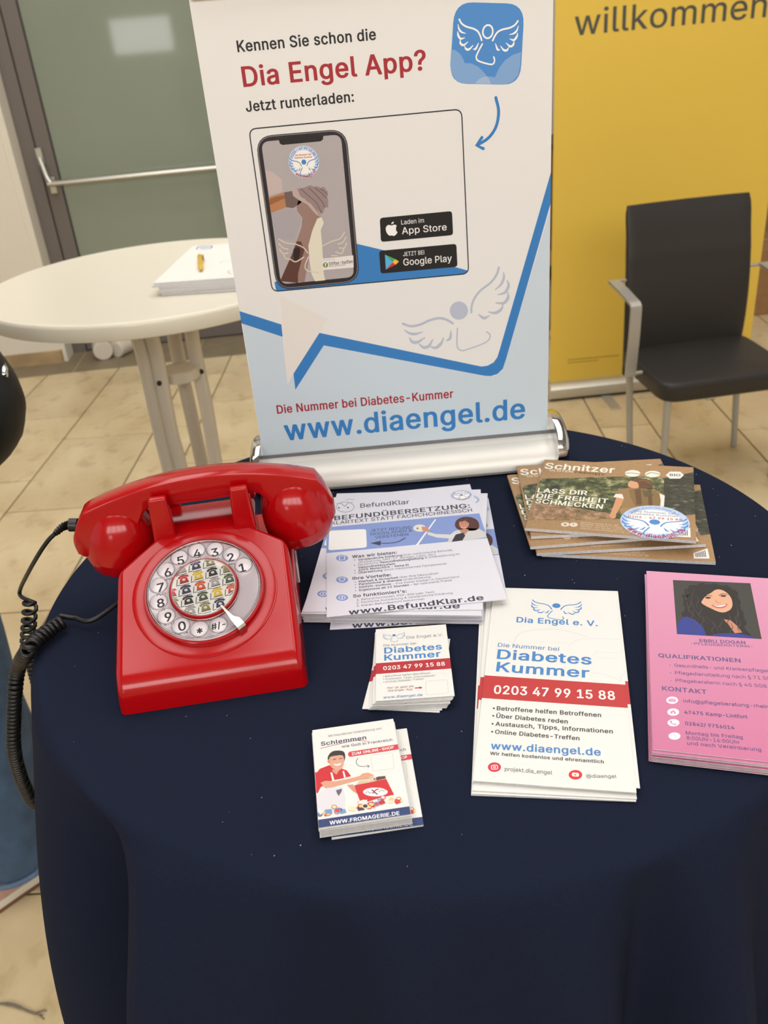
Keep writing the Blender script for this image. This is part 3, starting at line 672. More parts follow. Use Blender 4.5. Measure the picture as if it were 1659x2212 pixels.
def tile_mat():
    m = bpy.data.materials.new('travertine_tile')
    m.use_nodes = True
    nt = m.node_tree; b = nt.nodes['Principled BSDF']
    g = nt.nodes.new('ShaderNodeNewGeometry')
    n1 = nt.nodes.new('ShaderNodeTexNoise'); n1.inputs['Scale'].default_value = 3.2; n1.inputs['Detail'].default_value = 6
    n1.inputs['Roughness'].default_value = 0.6
    n2 = nt.nodes.new('ShaderNodeTexNoise'); n2.inputs['Scale'].default_value = 13; n2.inputs['Detail'].default_value = 5
    mp = nt.nodes.new('ShaderNodeMapping'); mp.inputs['Scale'].default_value = (1.0, 0.75, 1.0)
    nt.links.new(g.outputs['Position'], mp.inputs['Vector'])
    nt.links.new(mp.outputs[0], n1.inputs['Vector']); nt.links.new(mp.outputs[0], n2.inputs['Vector'])
    r1 = nt.nodes.new('ShaderNodeValToRGB')
    r1.color_ramp.elements[0].position = 0.3; r1.color_ramp.elements[0].color = rgb(202, 177, 134)
    r1.color_ramp.elements[1].position = 0.72; r1.color_ramp.elements[1].color = rgb(228, 208, 168)
    nt.links.new(n1.outputs['Fac'], r1.inputs['Fac'])
    r2 = nt.nodes.new('ShaderNodeValToRGB')
    r2.color_ramp.elements[0].position = 0.30; r2.color_ramp.elements[0].color = (0.72, 0.68, 0.6, 1)
    r2.color_ramp.elements[1].position = 0.46; r2.color_ramp.elements[1].color = (1, 1, 1, 1)
    nt.links.new(n2.outputs['Fac'], r2.inputs['Fac'])
    mx = nt.nodes.new('ShaderNodeMix'); mx.data_type = 'RGBA'; mx.blend_type = 'MULTIPLY'; mx.inputs['Factor'].default_value = 0.75
    nt.links.new(r1.outputs['Color'], mx.inputs['A']); nt.links.new(r2.outputs['Color'], mx.inputs['B'])
    oi = nt.nodes.new('ShaderNodeObjectInfo')
    hs = nt.nodes.new('ShaderNodeHueSaturation')
    mr = nt.nodes.new('ShaderNodeMapRange'); mr.inputs[3].default_value = 0.93; mr.inputs[4].default_value = 1.05
    nt.links.new(oi.outputs['Random'], mr.inputs[0]); nt.links.new(mr.outputs[0], hs.inputs['Value'])
    nt.links.new(mx.outputs['Result'], hs.inputs['Color'])
    nt.links.new(hs.outputs['Color'], b.inputs['Base Color'])
    b.inputs['Roughness'].default_value = 0.36
    b.inputs['Specular IOR Level'].default_value = 0.35
    return m
M_TILE = tile_mat()
M_GROUT = mat('grey_grout', rgb(128, 112, 84), 0.85)

def clear_mat():
    m = bpy.data.materials.new('clear_acrylic'); m.use_nodes = True
    nt = m.node_tree; nt.nodes.remove(nt.nodes['Principled BSDF'])
    tr = nt.nodes.new('ShaderNodeBsdfTransparent'); tr.inputs[0].default_value = (0.965, 0.955, 0.96, 1)
    gl = nt.nodes.new('ShaderNodeBsdfGlossy'); gl.inputs['Roughness'].default_value = 0.04
    fr = nt.nodes.new('ShaderNodeFresnel'); fr.inputs[0].default_value = 1.5
    mx = nt.nodes.new('ShaderNodeMixShader')
    nt.links.new(fr.outputs[0], mx.inputs[0]); nt.links.new(tr.outputs[0], mx.inputs[1]); nt.links.new(gl.outputs[0], mx.inputs[2])
    nt.links.new(mx.outputs[0], nt.nodes['Material Output'].inputs[0])
    return m
M_CLEAR = clear_mat()

def photo_mat(name, stops, scale, scale2=(1, 1, 1), rough=0.42):
    """printed photograph of foliage: noise through a ramp, in object space"""
    m = bpy.data.materials.new(name); m.use_nodes = True
    nt = m.node_tree; b = nt.nodes['Principled BSDF']
    tc = nt.nodes.new('ShaderNodeTexCoord'); mp = nt.nodes.new('ShaderNodeMapping'); mp.inputs['Scale'].default_value = scale2
    n = nt.nodes.new('ShaderNodeTexNoise'); n.inputs['Scale'].default_value = scale; n.inputs['Detail'].default_value = 6; n.inputs['Roughness'].default_value = 0.68
    nt.links.new(tc.outputs['Object'], mp.inputs['Vector']); nt.links.new(mp.outputs[0], n.inputs['Vector'])
    r = nt.nodes.new('ShaderNodeValToRGB')
    cr = r.color_ramp
    cr.elements[0].position, cr.elements[0].color = stops[0][0], rgb(*stops[0][1])
    cr.elements[1].position, cr.elements[1].color = stops[-1][0], rgb(*stops[-1][1])
    for p, c in stops[1:-1]:
        e = cr.elements.new(p); e.color = rgb(*c)
    nt.links.new(n.outputs['Fac'], r.inputs['Fac']); nt.links.new(r.outputs['Color'], b.inputs['Base Color'])
    b.inputs['Roughness'].default_value = rough; b.inputs['Specular IOR Level'].default_value = 0.4
    return m

# ================================================================== SETTING
YAW = R(1.8)
RM = Matrix.Rotation(YAW, 4, 'Z')          # the room is turned a little against the camera

# ---- floor: grout bed and separate travertine tiles
FM = Matrix.Rotation(R(-2.4), 4, 'Z')      # the joints run slightly askew to the walls
floor = MB().box(-9, 9, -6, 9, -0.05, -0.006).build('floor', M_GROUT, M=FM)
tag(floor, kind='structure')
def tile_mesh(w, l):
    g = 0.0032
    bm = MB().box(g, w-g, g, l-g, -0.006, 0.0, bev=0.0015, seg=1)
    me = mesh_obj('tile', bm.v, bm.f, M_TILE)
    d = me.data; bpy.data.objects.remove(me)
    return d
widths = [0.32, 0.41, 0.21, 0.42, 0.32, 0.38]
x_at = {}
XA = -1.605
xs = [XA]                                  # joint left of the white table legs, in floor coordinates
for w in (0.422, 0.205, 0.32, 0.41, 0.215, 0.41, 0.42, 0.216, 0.323, 0.41, 0.21, 0.32, 0.41): xs.append(xs[-1]+w)
for w in (0.40, 0.21, 0.32, 0.41): xs.insert(0, xs[0]-w)
TM = {}
tl = 0.70
offs = {}
for i in range(len(xs)-1):
    w = round(xs[i+1]-xs[i], 4)
    if w not in TM: TM[w] = tile_mesh(w, tl)
    if abs(xs[i]-XA) < 0.001: o0 = 2.965
    elif abs(xs[i+1]-XA) < 0.001: o0 = 3.245
    else: o0 = 2.965 + (i*0.29) % tl
    y = o0
    while y > 0.25: y -= tl
    while y < 5.0:
        l = min(tl, 5.05-y)
        if l > 0.03:
            me = TM[w]
            if l < tl-0.01: me = tile_mesh(w, l)
            t = bpy.data.objects.new('tile', me); COL.objects.link(t); t.parent = floor
            t.location = (xs[i], y, 0)
        y += tl
# the plain floor round the tiled part that the picture shows
for (a, b, c, d) in ((-9, xs[0]-0.003, -6, 9), (xs[-1]+0.003, 9, -6, 9), (xs[0], xs[-1], -6, -0.46)):
    f = MB().box(a, b, c, d, -0.006, 0.0).build('floor_field', M_TILE, floor)
f = MB().box(xs[0], xs[-1], 5.053, 9, -0.006, 0.0).build('floor_field', M_TILE, floor)

# ---- wall at the left with its reveal, door recessed between the walls
DY = R(3.0)
DM = Matrix.Translation((-1.689, 5.08, 0)) @ Matrix.Rotation(DY, 4, 'Z')     # door plane, x = along the door, y = into the wall
border = empty('trim_1', M=DM); tag(border, kind='structure')      # darker stone border along the wall, laid in slabs
x = -4.2
while x < 8.0:
    MB().box(x+0.002, x+0.698, -0.385, 0.03, 0.0002, 0.0022, bev=0.0008, seg=1).build('border_slab', M_STRIP, border)
    x += 0.70
wl = MB().box(-4.2, -0.11, -0.17, 0.25, 0.0, 4.4).build('wall_left', M_WALL, M=DM)
tag(wl, kind='structure')
MB().box(-0.112, -0.072, -0.165, 0.2, 0.0, 4.4).build('reveal', M_WALL, wl)
bl = MB()
bx = -4.2
bb = empty('baseboard_left', M=DM); tag(bb, kind='structure')
while bx < -0.2:
    e = min(bx+0.6, -0.095)
    MB().box(bx+0.0015, e-0.0015, -0.186, -0.171, 0.0, 0.075, bev=0.001, seg=1).build('baseboard_stone', M_STONE, bb)
    bx += 0.6
MB().box(-0.11, -0.093, -0.17, -0.005, 0.0, 0.075, bev=0.001, seg=1).build('baseboard_stone', M_STONE, bb)

door = empty('door_1', M=DM); tag(door, kind='structure')
df = MB()
df.box(-0.071, 0.004, -0.02, 0.1, 0, 2.5); df.box(1.32, 1.40, -0.02, 0.1, 0, 2.5); df.box(-0.071, 1.40, -0.02, 0.1, 2.5, 2.58)
df.build('door_frame', M_FRAME, door)
MB().box(0.004, 0.012, 0.0, 0.08, 0, 2.5).box(0.088, 0.098, -0.006, 0.02, 0.1, 2.42).build('seal', M_FRAMED, door)
leaf = MB().box(0.012, 0.09, -0.015, 0.06, 0.012, 2.49).box(1.24, 1.318, -0.015, 0.06, 0.012, 2.49)
leaf.box(0.09, 1.24, -0.015, 0.06, 0.012, 0.11).box(0.09, 1.24, -0.015, 0.06, 2.41, 2.49)
leaf.build('door_leaf_frame', M_FRAME, door)
M_DGLASS = mat('green_frosted_glass', rgb(138, 146, 131), 0.05, spec=0.5, noise=(0.9, 0.05))
MB().box(0.098, 1.24, 0.0, 0.02, 0.11, 2.41).build('glass_pane', M_DGLASS, door)
# panic bar
pb = MB()
pb.tube(spline([(0.022, -0.045, 1.085), (0.03, -0.055, 1.05), (0.045, -0.075, 0.985), (0.06, -0.085, 0.963), (0.1, -0.087, 0.957), (0.7, -0.087, 0.957), (1.24, -0.087, 0.957)], 8), 0.0145, 12)
bar = pb.build('push_bar', M_STEEL, door, smooth=40)
MB().box(0.008, 0.042, -0.05, -0.015, 1.05, 1.135, bev=0.005).box(0.035, 0.07, -0.04, -0.015, 0.90, 0.985, bev=0.004).build('bar_bracket', M_SILVER, door)

# wall behind the banners
wb = MB().box(1.40, 8, 0.0, 0.2, 0, 4.4).box(-0.112, 1.41, 0.0, 0.2, 2.58, 4.4).build('wall_back', M_WALLG, M=DM)
tag(wb, kind='structure')
x = 1.42; bbk = empty('baseboard_back', M=DM); tag(bbk, kind='structure')
while x < 7.8:
    MB().box(x+0.0015, x+0.598, -0.016, -0.001, 0.0, 0.075, bev=0.001, seg=1).build('baseboard_stone', M_STONE, bbk)
    x += 0.6

# ---- ceiling with skylights and the rear wall with windows: they light the hall and show in the gloss
M_CEIL = mat('ceiling_paint', rgb(150, 145, 138), 0.9)
M_SKY = emit('skylight_pane', (1.0, 0.98, 0.955, 1), SKY_E)
M_WIN = emit('window_daylight', (1.0, 0.98, 0.95, 1), WIN_E)
ceil = MB()
ZC = 4.4
sky = [(-1.9, -0.75, -0.8, 4.8), (-0.35, 0.75, -0.8, 4.8), (1.15, 2.3, -0.8, 4.8)]
xe = [-5] + [v for a in sky for v in a[:2]] + [5]
for i in range(0, len(xe), 2): ceil.box(xe[i], xe[i+1], -4, 6, ZC, ZC+0.25)
for a in sky:
    ceil.box(a[0], a[1], -4, a[2], ZC, ZC+0.25); ceil.box(a[0], a[1], a[3], 6, ZC, ZC+0.25)
ce = ceil.build('ceiling', M_CEIL); tag(ce, kind='structure')
n = 2
for a in sky:
    w = empty('window_%d' % n, ((a[0]+a[1])/2, 0.5, ZC+0.2)); tag(w, kind='structure'); n += 1
    dx = (a[1]-a[0])/2
    for j in range(4):
        y0 = -1.3 + j*1.4
        MB().box(-dx, dx, y0+0.03, y0+1.37, 0.0, 0.02).build('pane', M_SKY, w)
    fr = MB()
    for j in range(5): fr.box(-dx, dx, -1.33+j*1.4, -1.27+j*1.4, -0.03, 0.025)
    fr.build('window_frame', M_FRAMED, w)
wr = MB()
RY = -4.0
wr.box(-7, -2.30, RY-0.2, RY, 0, 2.5).box(-2.30, -1.42, RY-0.2, RY, 0, 1.53).box(-2.30, -1.42, RY-0.2, RY, 2.0, 2.5).box(-1.42, 7, RY-0.2, RY, 0, 2.5)
wr.box(-7, -3.2, RY-0.2, RY, 2.5, ZC); wr.box(3.2, 7, RY-0.2, RY, 2.5, ZC)
wro = wr.build('wall_rear', M_WALL); tag(wro, kind='structure')
w = empty('window_%d' % n, (-1.86, RY-0.1, 1.765)); tag(w, kind='structure'); n += 1
MB().box(-0.42, 0.42, -0.01, 0.01, -0.22, 0.22).build('pane', M_WIN, w)
MB().box(-0.44, 0.44, -0.02, 0.03, -0.235, -0.22).box(-0.44, 0.44, -0.02, 0.03, 0.22, 0.235).box(-0.44, -0.42, -0.02, 0.03, -0.22, 0.22).box(0.42, 0.44, -0.02, 0.03, -0.22, 0.22).build('window_frame', M_FRAME, w)
w = empty('window_%d' % n, (0, RY-0.1, 2.5)); tag(w, kind='structure')
for j in range(4): MB().box(-3.15+1.6*j, -1.7+1.6*j, -0.01, 0.01, 0.06, 1.86).build('pane', M_WIN, w)
fr = MB().box(-3.2, 3.2, -0.03, 0.05, 0, 0.06).box(-3.2, 3.2, -0.03, 0.05, 1.86, 1.9)
for j in range(5): fr.box(-3.26+1.6*j, -3.14+1.6*j, -0.03, 0.05, 0.06, 1.86)
fr.build('window_frame', M_FRAME, w)

# ================================================================== NAVY TABLECLOTH
CX, CY, CR = 0.032, 0.654, 0.340
def cloth():
    n = 288
    folds = [(181, 10, 0.006), (195, 7, -0.006), (208, 7, 0.012), (224, 6.0, -0.085), (236, 5, 0.040), (246, 7, 0.020), (255, 5, -0.036), (263, 6, 0.013),
             (272, 5, -0.012), (280, 6, 0.016), (287.5, 4.0, -0.052), (295, 4.5, 0.030), (303, 6, -0.026), (314, 8, 0.03), (328, 8, -0.025),
             (345, 9, 0.03), (2, 9, -0.025), (20, 9, 0.03), (40, 10, -0.025), (62, 11, 0.03), (85, 11, -0.025), (108, 11, 0.03), (130, 10, -0.025), (150, 9, 0.028), (166, 8, -0.02)]
    def F(t):
        v = 0
        for a, w, A in folds:
            d = (t - a + 180) % 360 - 180
            v += A*math.exp(-(d/w)**2)
        return v
    rings = []
    for r in (0.0005, 0.04, 0.09, 0.15, 0.21, 0.26, 0.29, 0.31, 0.323, 0.33): rings.append((r/CR, 0.0, 0))
    for a in (20, 45, 70): rings.append(((CR-0.009+0.009*math.sin(R(a)))/CR, 0.009*(1-math.cos(R(a))), 0))
    d = 0.012
    while d < 1.075:
        rings.append((1.0, d, 1)); d += 0.008 if d < 0.06 else (0.02 if d < 0.5 else 0.05)
    vs, fs = [], []
    for q, d, side in rings:
        for k in range(n):
            t = 360*k/n
            r = q*CR
            z = T - d
            if side:
                s = 1-math.exp(-d/0.15)
                left = math.exp(-(((t-180+180) % 360 - 180)/55)**2)
                flare = (0.048 - 0.003*left)*(1-math.exp(-d/0.19)) + 0.03*d
                r += flare + F(t)*s*1.25 + 0.004*math.sin(R(t*17)+d*9)*s
            else:
                z += 0.0006*math.sin(R(t*3))*max(0, q-0.7)
            vs.append((CX + r*math.cos(R(t)), CY + r*math.sin(R(t)), z))
    m = len(rings)
    for i in range(m-1):
        for k in range(n):
            fs.append((i*n+k, i*n+(k+1) % n, (i+1)*n+(k+1) % n, (i+1)*n+k))
    fs.append(tuple(range(n))[::-1])
    o = mesh_obj('tablecloth', vs, fs, M_CLOTH, None, True)
    bm = bmesh.new(); bm.from_mesh(o.data); bmesh.ops.recalc_face_normals(bm, faces=bm.faces[:]); bm.to_mesh(o.data); bm.free()
    return o
tc_ = cloth()
tag(tc_, 'navy blue cloth draped in folds over the round standing table under the red phone', 'tablecloth')
# specks of lint on the cloth
lm = MB(); rl = random.Random(4)
for k in range(150):
    a = rl.uniform(0, 2*PI); r = CR*0.96*math.sqrt(rl.random())
    s = rl.uniform(0.0001, 0.0003)
    lm.box(-s, s, -s*rl.uniform(0.4, 2), s, 0, s*0.8, M=Matrix.Translation((CX+r*math.cos(a), CY+r*math.sin(a), T+0.0005)) @ Matrix.Rotation(rl.random()*3, 4, 'Z'))
lo = lm.build('lint', mat('lint', rgb(190, 190, 196), 0.9), tc_); lo['kind'] = 'stuff'

# ================================================================== RED TELEPHONE
PO = Vector((-0.2058, 0.4954, T)); PYAW = R(5.769)
PM = Matrix.Translation(PO) @ Matrix.Rotation(PYAW, 4, 'Z')
phone = empty('rotary_telephone', M=PM)
tag(phone, 'glossy red rotary telephone with handset on its cradle and black coiled cord', 'telephone')

def bevelled(vs, fs, off, seg=4, skip=None):
    bm = bmesh.new()
    bv = [bm.verts.new(p) for p in vs]
    for f in fs: bm.faces.new([bv[i] for i in f])
    bmesh.ops.recalc_face_normals(bm, faces=bm.faces[:])
    ed = [e for e in bm.edges if not (skip and skip(e))]
    bmesh.ops.bevel(bm, geom=ed, offset=off, segments=seg, profile=0.5, affect='EDGES', clamp_overlap=True)
    bm.verts.index_update()
    o = ([v.co.copy() for v in bm.verts], [[v.index for v in f.verts] for f in bm.faces])
    bm.free(); return o

SLOPE = math.tan(R(27))
zs = lambda y: 0.0248 + SLOPE*y
def outline(b):   # plan of the housing, grown by b at the foot
    return [(-b, -b*0.4), (0.136+b, -b*0.4), (0.136+b, 0.097), (0.1115, 0.1123), (0.1115, 0.168+b), (0.0285, 0.168+b), (0.0285, 0.1123), (-b, 0.090)]
top = outline(0.0); bot = outline(0.0022)
n = 8
CH = [(0.0, 0.0115), (0.0010, 0.0185), (0.0048, 0.0252), (0.0125, zs(0.0125))]     # rounded front of the housing
vs = [(x, y, 0.0) for x, y in bot] + [(x, y, (zs(y) if y < 0.1122 else 0.082)) for x, y in top]
vs[8] = (0.0, CH[3][0], CH[3][1]); vs[9] = (0.136, CH[3][0], CH[3][1])
FX = lambda z: 0.0022*(1 - z/0.0312)
vs += [(-FX(z), y, z) for y, z in CH[:3]] + [(0.136+FX(z), y, z) for y, z in CH[:3]]          # 16 17 18 left, 19 20 21 right
fs = [tuple(range(n))[::-1], (8, 9, 10, 11, 14, 15), (11, 12, 13, 14)]
fs += [(i, (i+1) % n, n+(i+1) % n, n+i) for i in range(2, 7)]
fs += [(0, 1, 19, 16), (16, 19, 20, 17), (17, 20, 21, 18), (18, 21, 9, 8), (1, 2, 10, 9, 21, 20, 19), (7, 0, 16, 17, 18, 8, 15)]
def dull(e):
    return all(v.co.z < 0.001 for v in e.verts) or (len(e.link_faces) == 2 and e.calc_face_angle(0) < R(38))
v1, f1 = bevelled(vs, fs, 0.0058, 5, dull)
hb = MB().add(v1, f1)
v2, f2 = bevelled([(x, y, z) for z in (0, 0.043) for x, y in ((-0.002, 0.07), (0.1382, 0.07), (0.1405, 0.205), (-0.0045, 0.205))],
                  [(3, 2, 1, 0), (4, 5, 6, 7), (0, 1, 5, 4), (1, 2, 6, 5), (2, 3, 7, 6), (3, 0, 4, 7)], 0.004, 3, lambda e: all(v.co.z < 0.001 for v in e.verts))
hb.add(v2, f2)
housing = hb.build('housing', M_RED, phone, smooth=50); wn(housing)
sl = MB().box(0.1392, 0.1408, 0.118, 0.140, 0.016, 0.036, bev=0.0006)
sl.build('volume_slot', mat('pale_slot', rgb(205, 196, 196), 0.3), phone)
# cradle: two prongs before the handset, two behind
for x0, tilt in ((0.0305, 0), (0.095, 0)):
    for yy, hh in ((0.1105, 0.1172), (0.1665, 0.104)):
        xb0, xb1 = x0-0.0012, x0+0.0165
        q = [(xb0, yy, 0.078), (xb1+0.001, yy, 0.078), (xb1+0.001, yy+0.0125, 0.078), (xb0, yy+0.0125, 0.078),
             (x0+0.001, yy+0.001, hh), (x0+0.0155, yy+0.001, hh), (x0+0.0155, yy+0.0085, hh), (x0+0.001, yy+0.0085, hh)]
        va, fa = bevelled(q, [(3, 2, 1, 0), (4, 5, 6, 7), (0, 1, 5, 4), (1, 2, 6, 5), (2, 3, 7, 6), (3, 0, 4, 7)], 0.0022, 3)
        o = MB().add(va, fa).build('cradle_prong', M_RED, phone, smooth=50); wn(o)

# dial on the sloping face: frame with x across and y up the slope
DLM = Matrix.Translation((0.0683, 0.0620, zs(0.0620)+0.0002)) @ Matrix.Rotation(R(27), 4, 'X')
dial = MB().lathe([(0.0560, -0.001), (0.0560, 0.0004), (0.0552, 0.0008), (0.0470, 0.0006), (0.0466, 0.0010), (0.0462, 0.0042), (0.0455, 0.0048), (0.0442, 0.0048), (0.0438, 0.0042), (0.0438, 0.0025), (0.02, 0.0022), (0.0, 0.0022)], 96)
dial_o = dial.build('dial', M_RED, phone, smooth=35, M=DLM)
plate = MB().lathe([(0.0436, 0.0024), (0.0436, 0.0030), (0.0, 0.0030)], 72).build('number_plate', mat('pale_number_plate', rgb(228, 218, 221), 0.3), dial_o, smooth=35)
DS = Surf(PM @ DLM, 0.0030)
dp = Print(DS, step=0.00004)
angs = [25.4 + 23.65*i for i in range(12)]
digs = '1234567890*#'
subs = {'2': 'ABC', '3': 'DEF', '4': 'GHI', '5': 'JKL', '6': 'MNO', '7': 'PQRS', '8': 'TUV', '9': 'WXYZ', '0': 'OPER'}
for a, dgt in zip(angs, digs):
    px, py = 0.0340*math.cos(R(a)), 0.0340*math.sin(R(a))
    if dgt == '#':
        dp.ltext('#/-', (px, py-0.0022), 0.0052, (24, 22, 24), 1, bold=0.03, ang=0.12)
    else:
        dp.ltext(dgt, (px, py-(0.0062 if dgt == '*' else 0.0032)), 0.0076, (24, 22, 24), 1, bold=0.035, ang=0.1)
    if dgt in subs:
        dp.ltext(subs[dgt], (px+0.0003, py-0.0066), 0.0020, (40, 38, 40), 1, bold=0.02, ang=0.1)
dp.build('lettering', dial_o)
# clear finger wheel with twelve holes
cu = bpy.data.curves.new('finger_wheel', 'CURVE'); cu.dimensions = '2D'; cu.fill_mode = 'BOTH'; cu.extrude = 0.0007
def circ(cx, cy, r, n):
    s = cu.splines.new('POLY'); s.points.add(n-1); s.use_cyclic_u = True
    for k in range(n): s.points[k].co = (cx+r*math.cos(2*PI*k/n), cy+r*math.sin(2*PI*k/n), 0, 1)
circ(0, 0, 0.0432, 96)
for a in angs: circ(0.0352*math.cos(R(a)), 0.0352*math.sin(R(a)), 0.0066, 28)
circ(0, 0, 0.0274, 48)
co = bpy.data.objects.new('finger_wheel_curve', cu); COL.objects.link(co)
dg = bpy.context.evaluated_depsgraph_get(); dg.update()
fw = bpy.data.meshes.new_from_object(co.evaluated_get(dg))
bpy.data.objects.remove(co); bpy.data.curves.remove(cu)
fw.materials.clear(); fw.materials.append(M_CLEAR)
fwo = bpy.data.objects.new('finger_wheel', fw); COL.objects.link(fwo); fwo.parent = dial_o; fwo.location = (0, 0, 0.0062)
fwo['label'] = 'clear finger wheel with twelve holes'
hr = MB()
for a in angs:
    cx, cy = 0.0352*math.cos(R(a)), 0.0352*math.sin(R(a))
    hr.tube([(cx+0.0067*math.cos(2*PI*k/24), cy+0.0067*math.sin(2*PI*k/24), 0.0068) for k in range(25)], 0.0005, 6, caps=False)
hr.tube([(0.0432*math.cos(2*PI*k/72), 0.0432*math.sin(2*PI*k/72), 0.0066) for k in range(73)], 0.0008, 6, caps=False)
hr.build('wheel_rim', M_CLEAR, dial_o, smooth=True)
hub = MB().lathe([(0.0272, 0.0030), (0.0268, 0.0060), (0.0258, 0.0076), (0.0250, 0.0079), (0.0246, 0.0078), (0.0246, 0.0072), (0.0, 0.0072)], 64).build('hub', M_REDD, dial_o, smooth=35)
card = MB().lathe([(0.0245, 0.0073), (0.0245, 0.0077), (0.0, 0.0077)], 64).build('dial_card', mat('bright_card', rgb(248, 247, 240), 0.35), dial_o, smooth=35)
card['label'] = 'round white card printed with small coloured telephones'
CS = Surf(PM @ DLM, 0.0077)
cp = Print(CS, step=0.00004)
def tinyphone(c0, col, s, ang):
    ca, sa = math.cos(ang), math.sin(ang)
    def q(pts): return [(c0[0]+s*(x*ca-y*sa), c0[1]+s*(x*sa+y*ca)) for x, y in pts]
    def inside(pts):
        out = []
        for x, y in pts:
            r = math.hypot(x, y)
            k = min(1, 0.0239/r) if r > 0 else 1
            out.append((x*k, y*k))
        return out
    dk = (58, 48, 44)
    cp.lpoly(inside(q([(-0.30, -0.36), (0.42, -0.36), (0.34, 0.0), (0.20, 0.14), (-0.08, 0.14), (-0.22, 0.0)])), col, 2)
    cp.lpoly(inside(q([(-0.40, 0.10), (-0.30, 0.26), (0.05, 0.36), (0.40, 0.28), (0.52, 0.12), (0.34, 0.06), (0.22, 0.16), (-0.12, 0.16), (-0.24, 0.04)])), col, 3)
    c1 = q([(0.06, -0.10)])[0]
    if math.hypot(*c1) < 0.0225: cp.ldisc(c1, 0.14*s, 0.12*s, (232, 226, 214), 4, 12)
    cp.lpoly(inside(q([(-0.30, -0.36), (0.42, -0.36), (0.42, -0.42), (-0.30, -0.42)])), dk, 4)
    for a, b in (((-0.28, -0.58), (0.42, -0.58)), ((-0.62, -0.5), (-0.3, -0.5)), ((-0.56, -0.44), (-0.44, 0.05))):
        cp.lstroke(inside(q([a, b])), 0.06*s, dk, 1, per=0, caps=False)
cols = [(232, 196, 40), (40, 34, 38), (150, 140, 90), (205, 30, 38), (60, 58, 96), (222, 84, 40), (176, 170, 168), (72, 92, 60)]
pat = {(-2, 1): 6, (-1, 2): 6, (0, 2): 4, (1, 2): 2, (-2, 0): 3, (-1, 1): 3, (0, 1): 0, (1, 1): 1, (2, 1): 2, (-1, 0): 4, (0, 0): 5, (1, 0): 6, (2, 0): 7,
       (-2, -1): 2, (-1, -1): 1, (0, -1): 7, (1, -1): 0, (2, -1): 5, (-1, -2): 6, (0, -2): 2, (1, -2): 4, (2, -2): 3}
for (i, j), cidx in pat.items():
    x = -0.0028 + i*0.0112 + j*(-0.0014); y = 0.0018 + j*0.0095 + i*0.0014
    if math.hypot(x, y) < 0.0262: tinyphone((x, y), cols[cidx], 0.0098, 0.14)
cp.build('printed_telephones', card)
cr = MB().lathe([(0.0243, 0.0080), (0.0243, 0.0090), (0.0236, 0.0095), (0.0, 0.0097)], 64).build('card_cover', M_CLEAR, dial_o, smooth=35)
# finger stop
fs_ = MB()
d = Vector((math.cos(R(-57)), math.sin(R(-57)), 0)); pq = Vector((-d.y, d.x, 0))
sec = []
for r, w, z in ((0.0235, 0.0016, 0.0098), (0.028, 0.0017, 0.0100), (0.033, 0.0021, 0.0098), (0.037, 0.0034, 0.0094), (0.0405, 0.0062, 0.0090), (0.0462, 0.0066, 0.0086), (0.0474, 0.0066, 0.0078), (0.0478, 0.0066, 0.0008)):
    c0 = d*r + Vector((0, 0, z)) + pq*(0.0012 if r > 0.039 else 0)
    hor = r < 0.0465
    up = Vector((0, 0, 0.0006)) if hor else d*0.0006
    sec.append([c0 + pq*w*0.5 + up, c0 - pq*w*0.5 + up, c0 - pq*w*0.5 - up, c0 + pq*w*0.5 - up])
fs_.loft(sec).build('finger_stop', mat('polished_stop', rgb(196, 190, 176), 0.25, metal=1.0), dial_o, smooth=30)

# handset
hs = MB()
yf, yb = 0.1245, 0.1595
secs = []
def sec_at(x, zt, zb, f=yf, b=yb):
    drop = min(0.005, (zt-zb)*0.25)
    return [(x, f+0.004, zb), (x, f+0.0012, zb+0.001), (x, f, zb+0.004), (x, f, zt-0.0022), (x, f+0.0006, zt-0.0006), (x, f+0.002, zt), (x, (f+b)/2, zt+0.0005), (x, b-0.005, zt-drop*0.7), (x, b-0.0012, zt-drop-0.002), (x, b, zt-drop-0.005), (x, b, zb+0.004), (x, b-0.0015, zb+0.001), (x, b-0.004, zb)]
def sm(a, b, t):
    t = min(1, max(0, (t-a)/(b-a))); return t*t*(3-2*t)
secs.append(sec_at(-0.0385, 0.0800, 0.0700, yf+0.008, yb-0.008))
secs.append(sec_at(-0.0365, 0.0850, 0.0670, yf+0.004, yb-0.004))
secs.append(sec_at(-0.0310, 0.0965, 0.0650, yf+0.0012, yb-0.0015))
secs.append(sec_at(-0.0245, 0.1060, 0.0650))
N = 56
for i in range(N+1):
    u = -0.905 + 1.815*i/N
    x = 0.0720 + 0.1035*u
    zt = 0.1252 - 0.0210*u*u + (0.0012*u if u > 0 else 0)
    au = abs(u)
    zb = 0.1028 - 0.036*sm(0.42, 0.66, au) + 0.001*u
    secs.append(sec_at(x, zt, zb))
secs.append(sec_at(0.1715, 0.1010, 0.066, yf+0.0012, yb-0.0015))
secs.append(sec_at(0.1768, 0.0890, 0.067, yf+0.004, yb-0.004))
secs.append(sec_at(0.1790, 0.0820, 0.070, yf+0.008, yb-0.008))
hs.loft(secs)
handset = hs.build('handset', M_RED, phone, smooth=32)
handset['label'] = 'red handset lying across the cradle'
cup = [(0.0, 0.0), (0.020, 0.0), (0.0235, 0.0012), (0.0255, 0.0035), (0.0288, 0.0128), (0.0290, 0.0135), (0.0290, 0.0139), (0.0297, 0.0142), (0.0300, 0.0200), (0.0298, 0.026), (0.0290, 0.033), (0.0274, 0.041), (0.0245, 0.049), (0.0195, 0.056), (0.012, 0.0610), (0.005, 0.0628), (0.0, 0.063)]
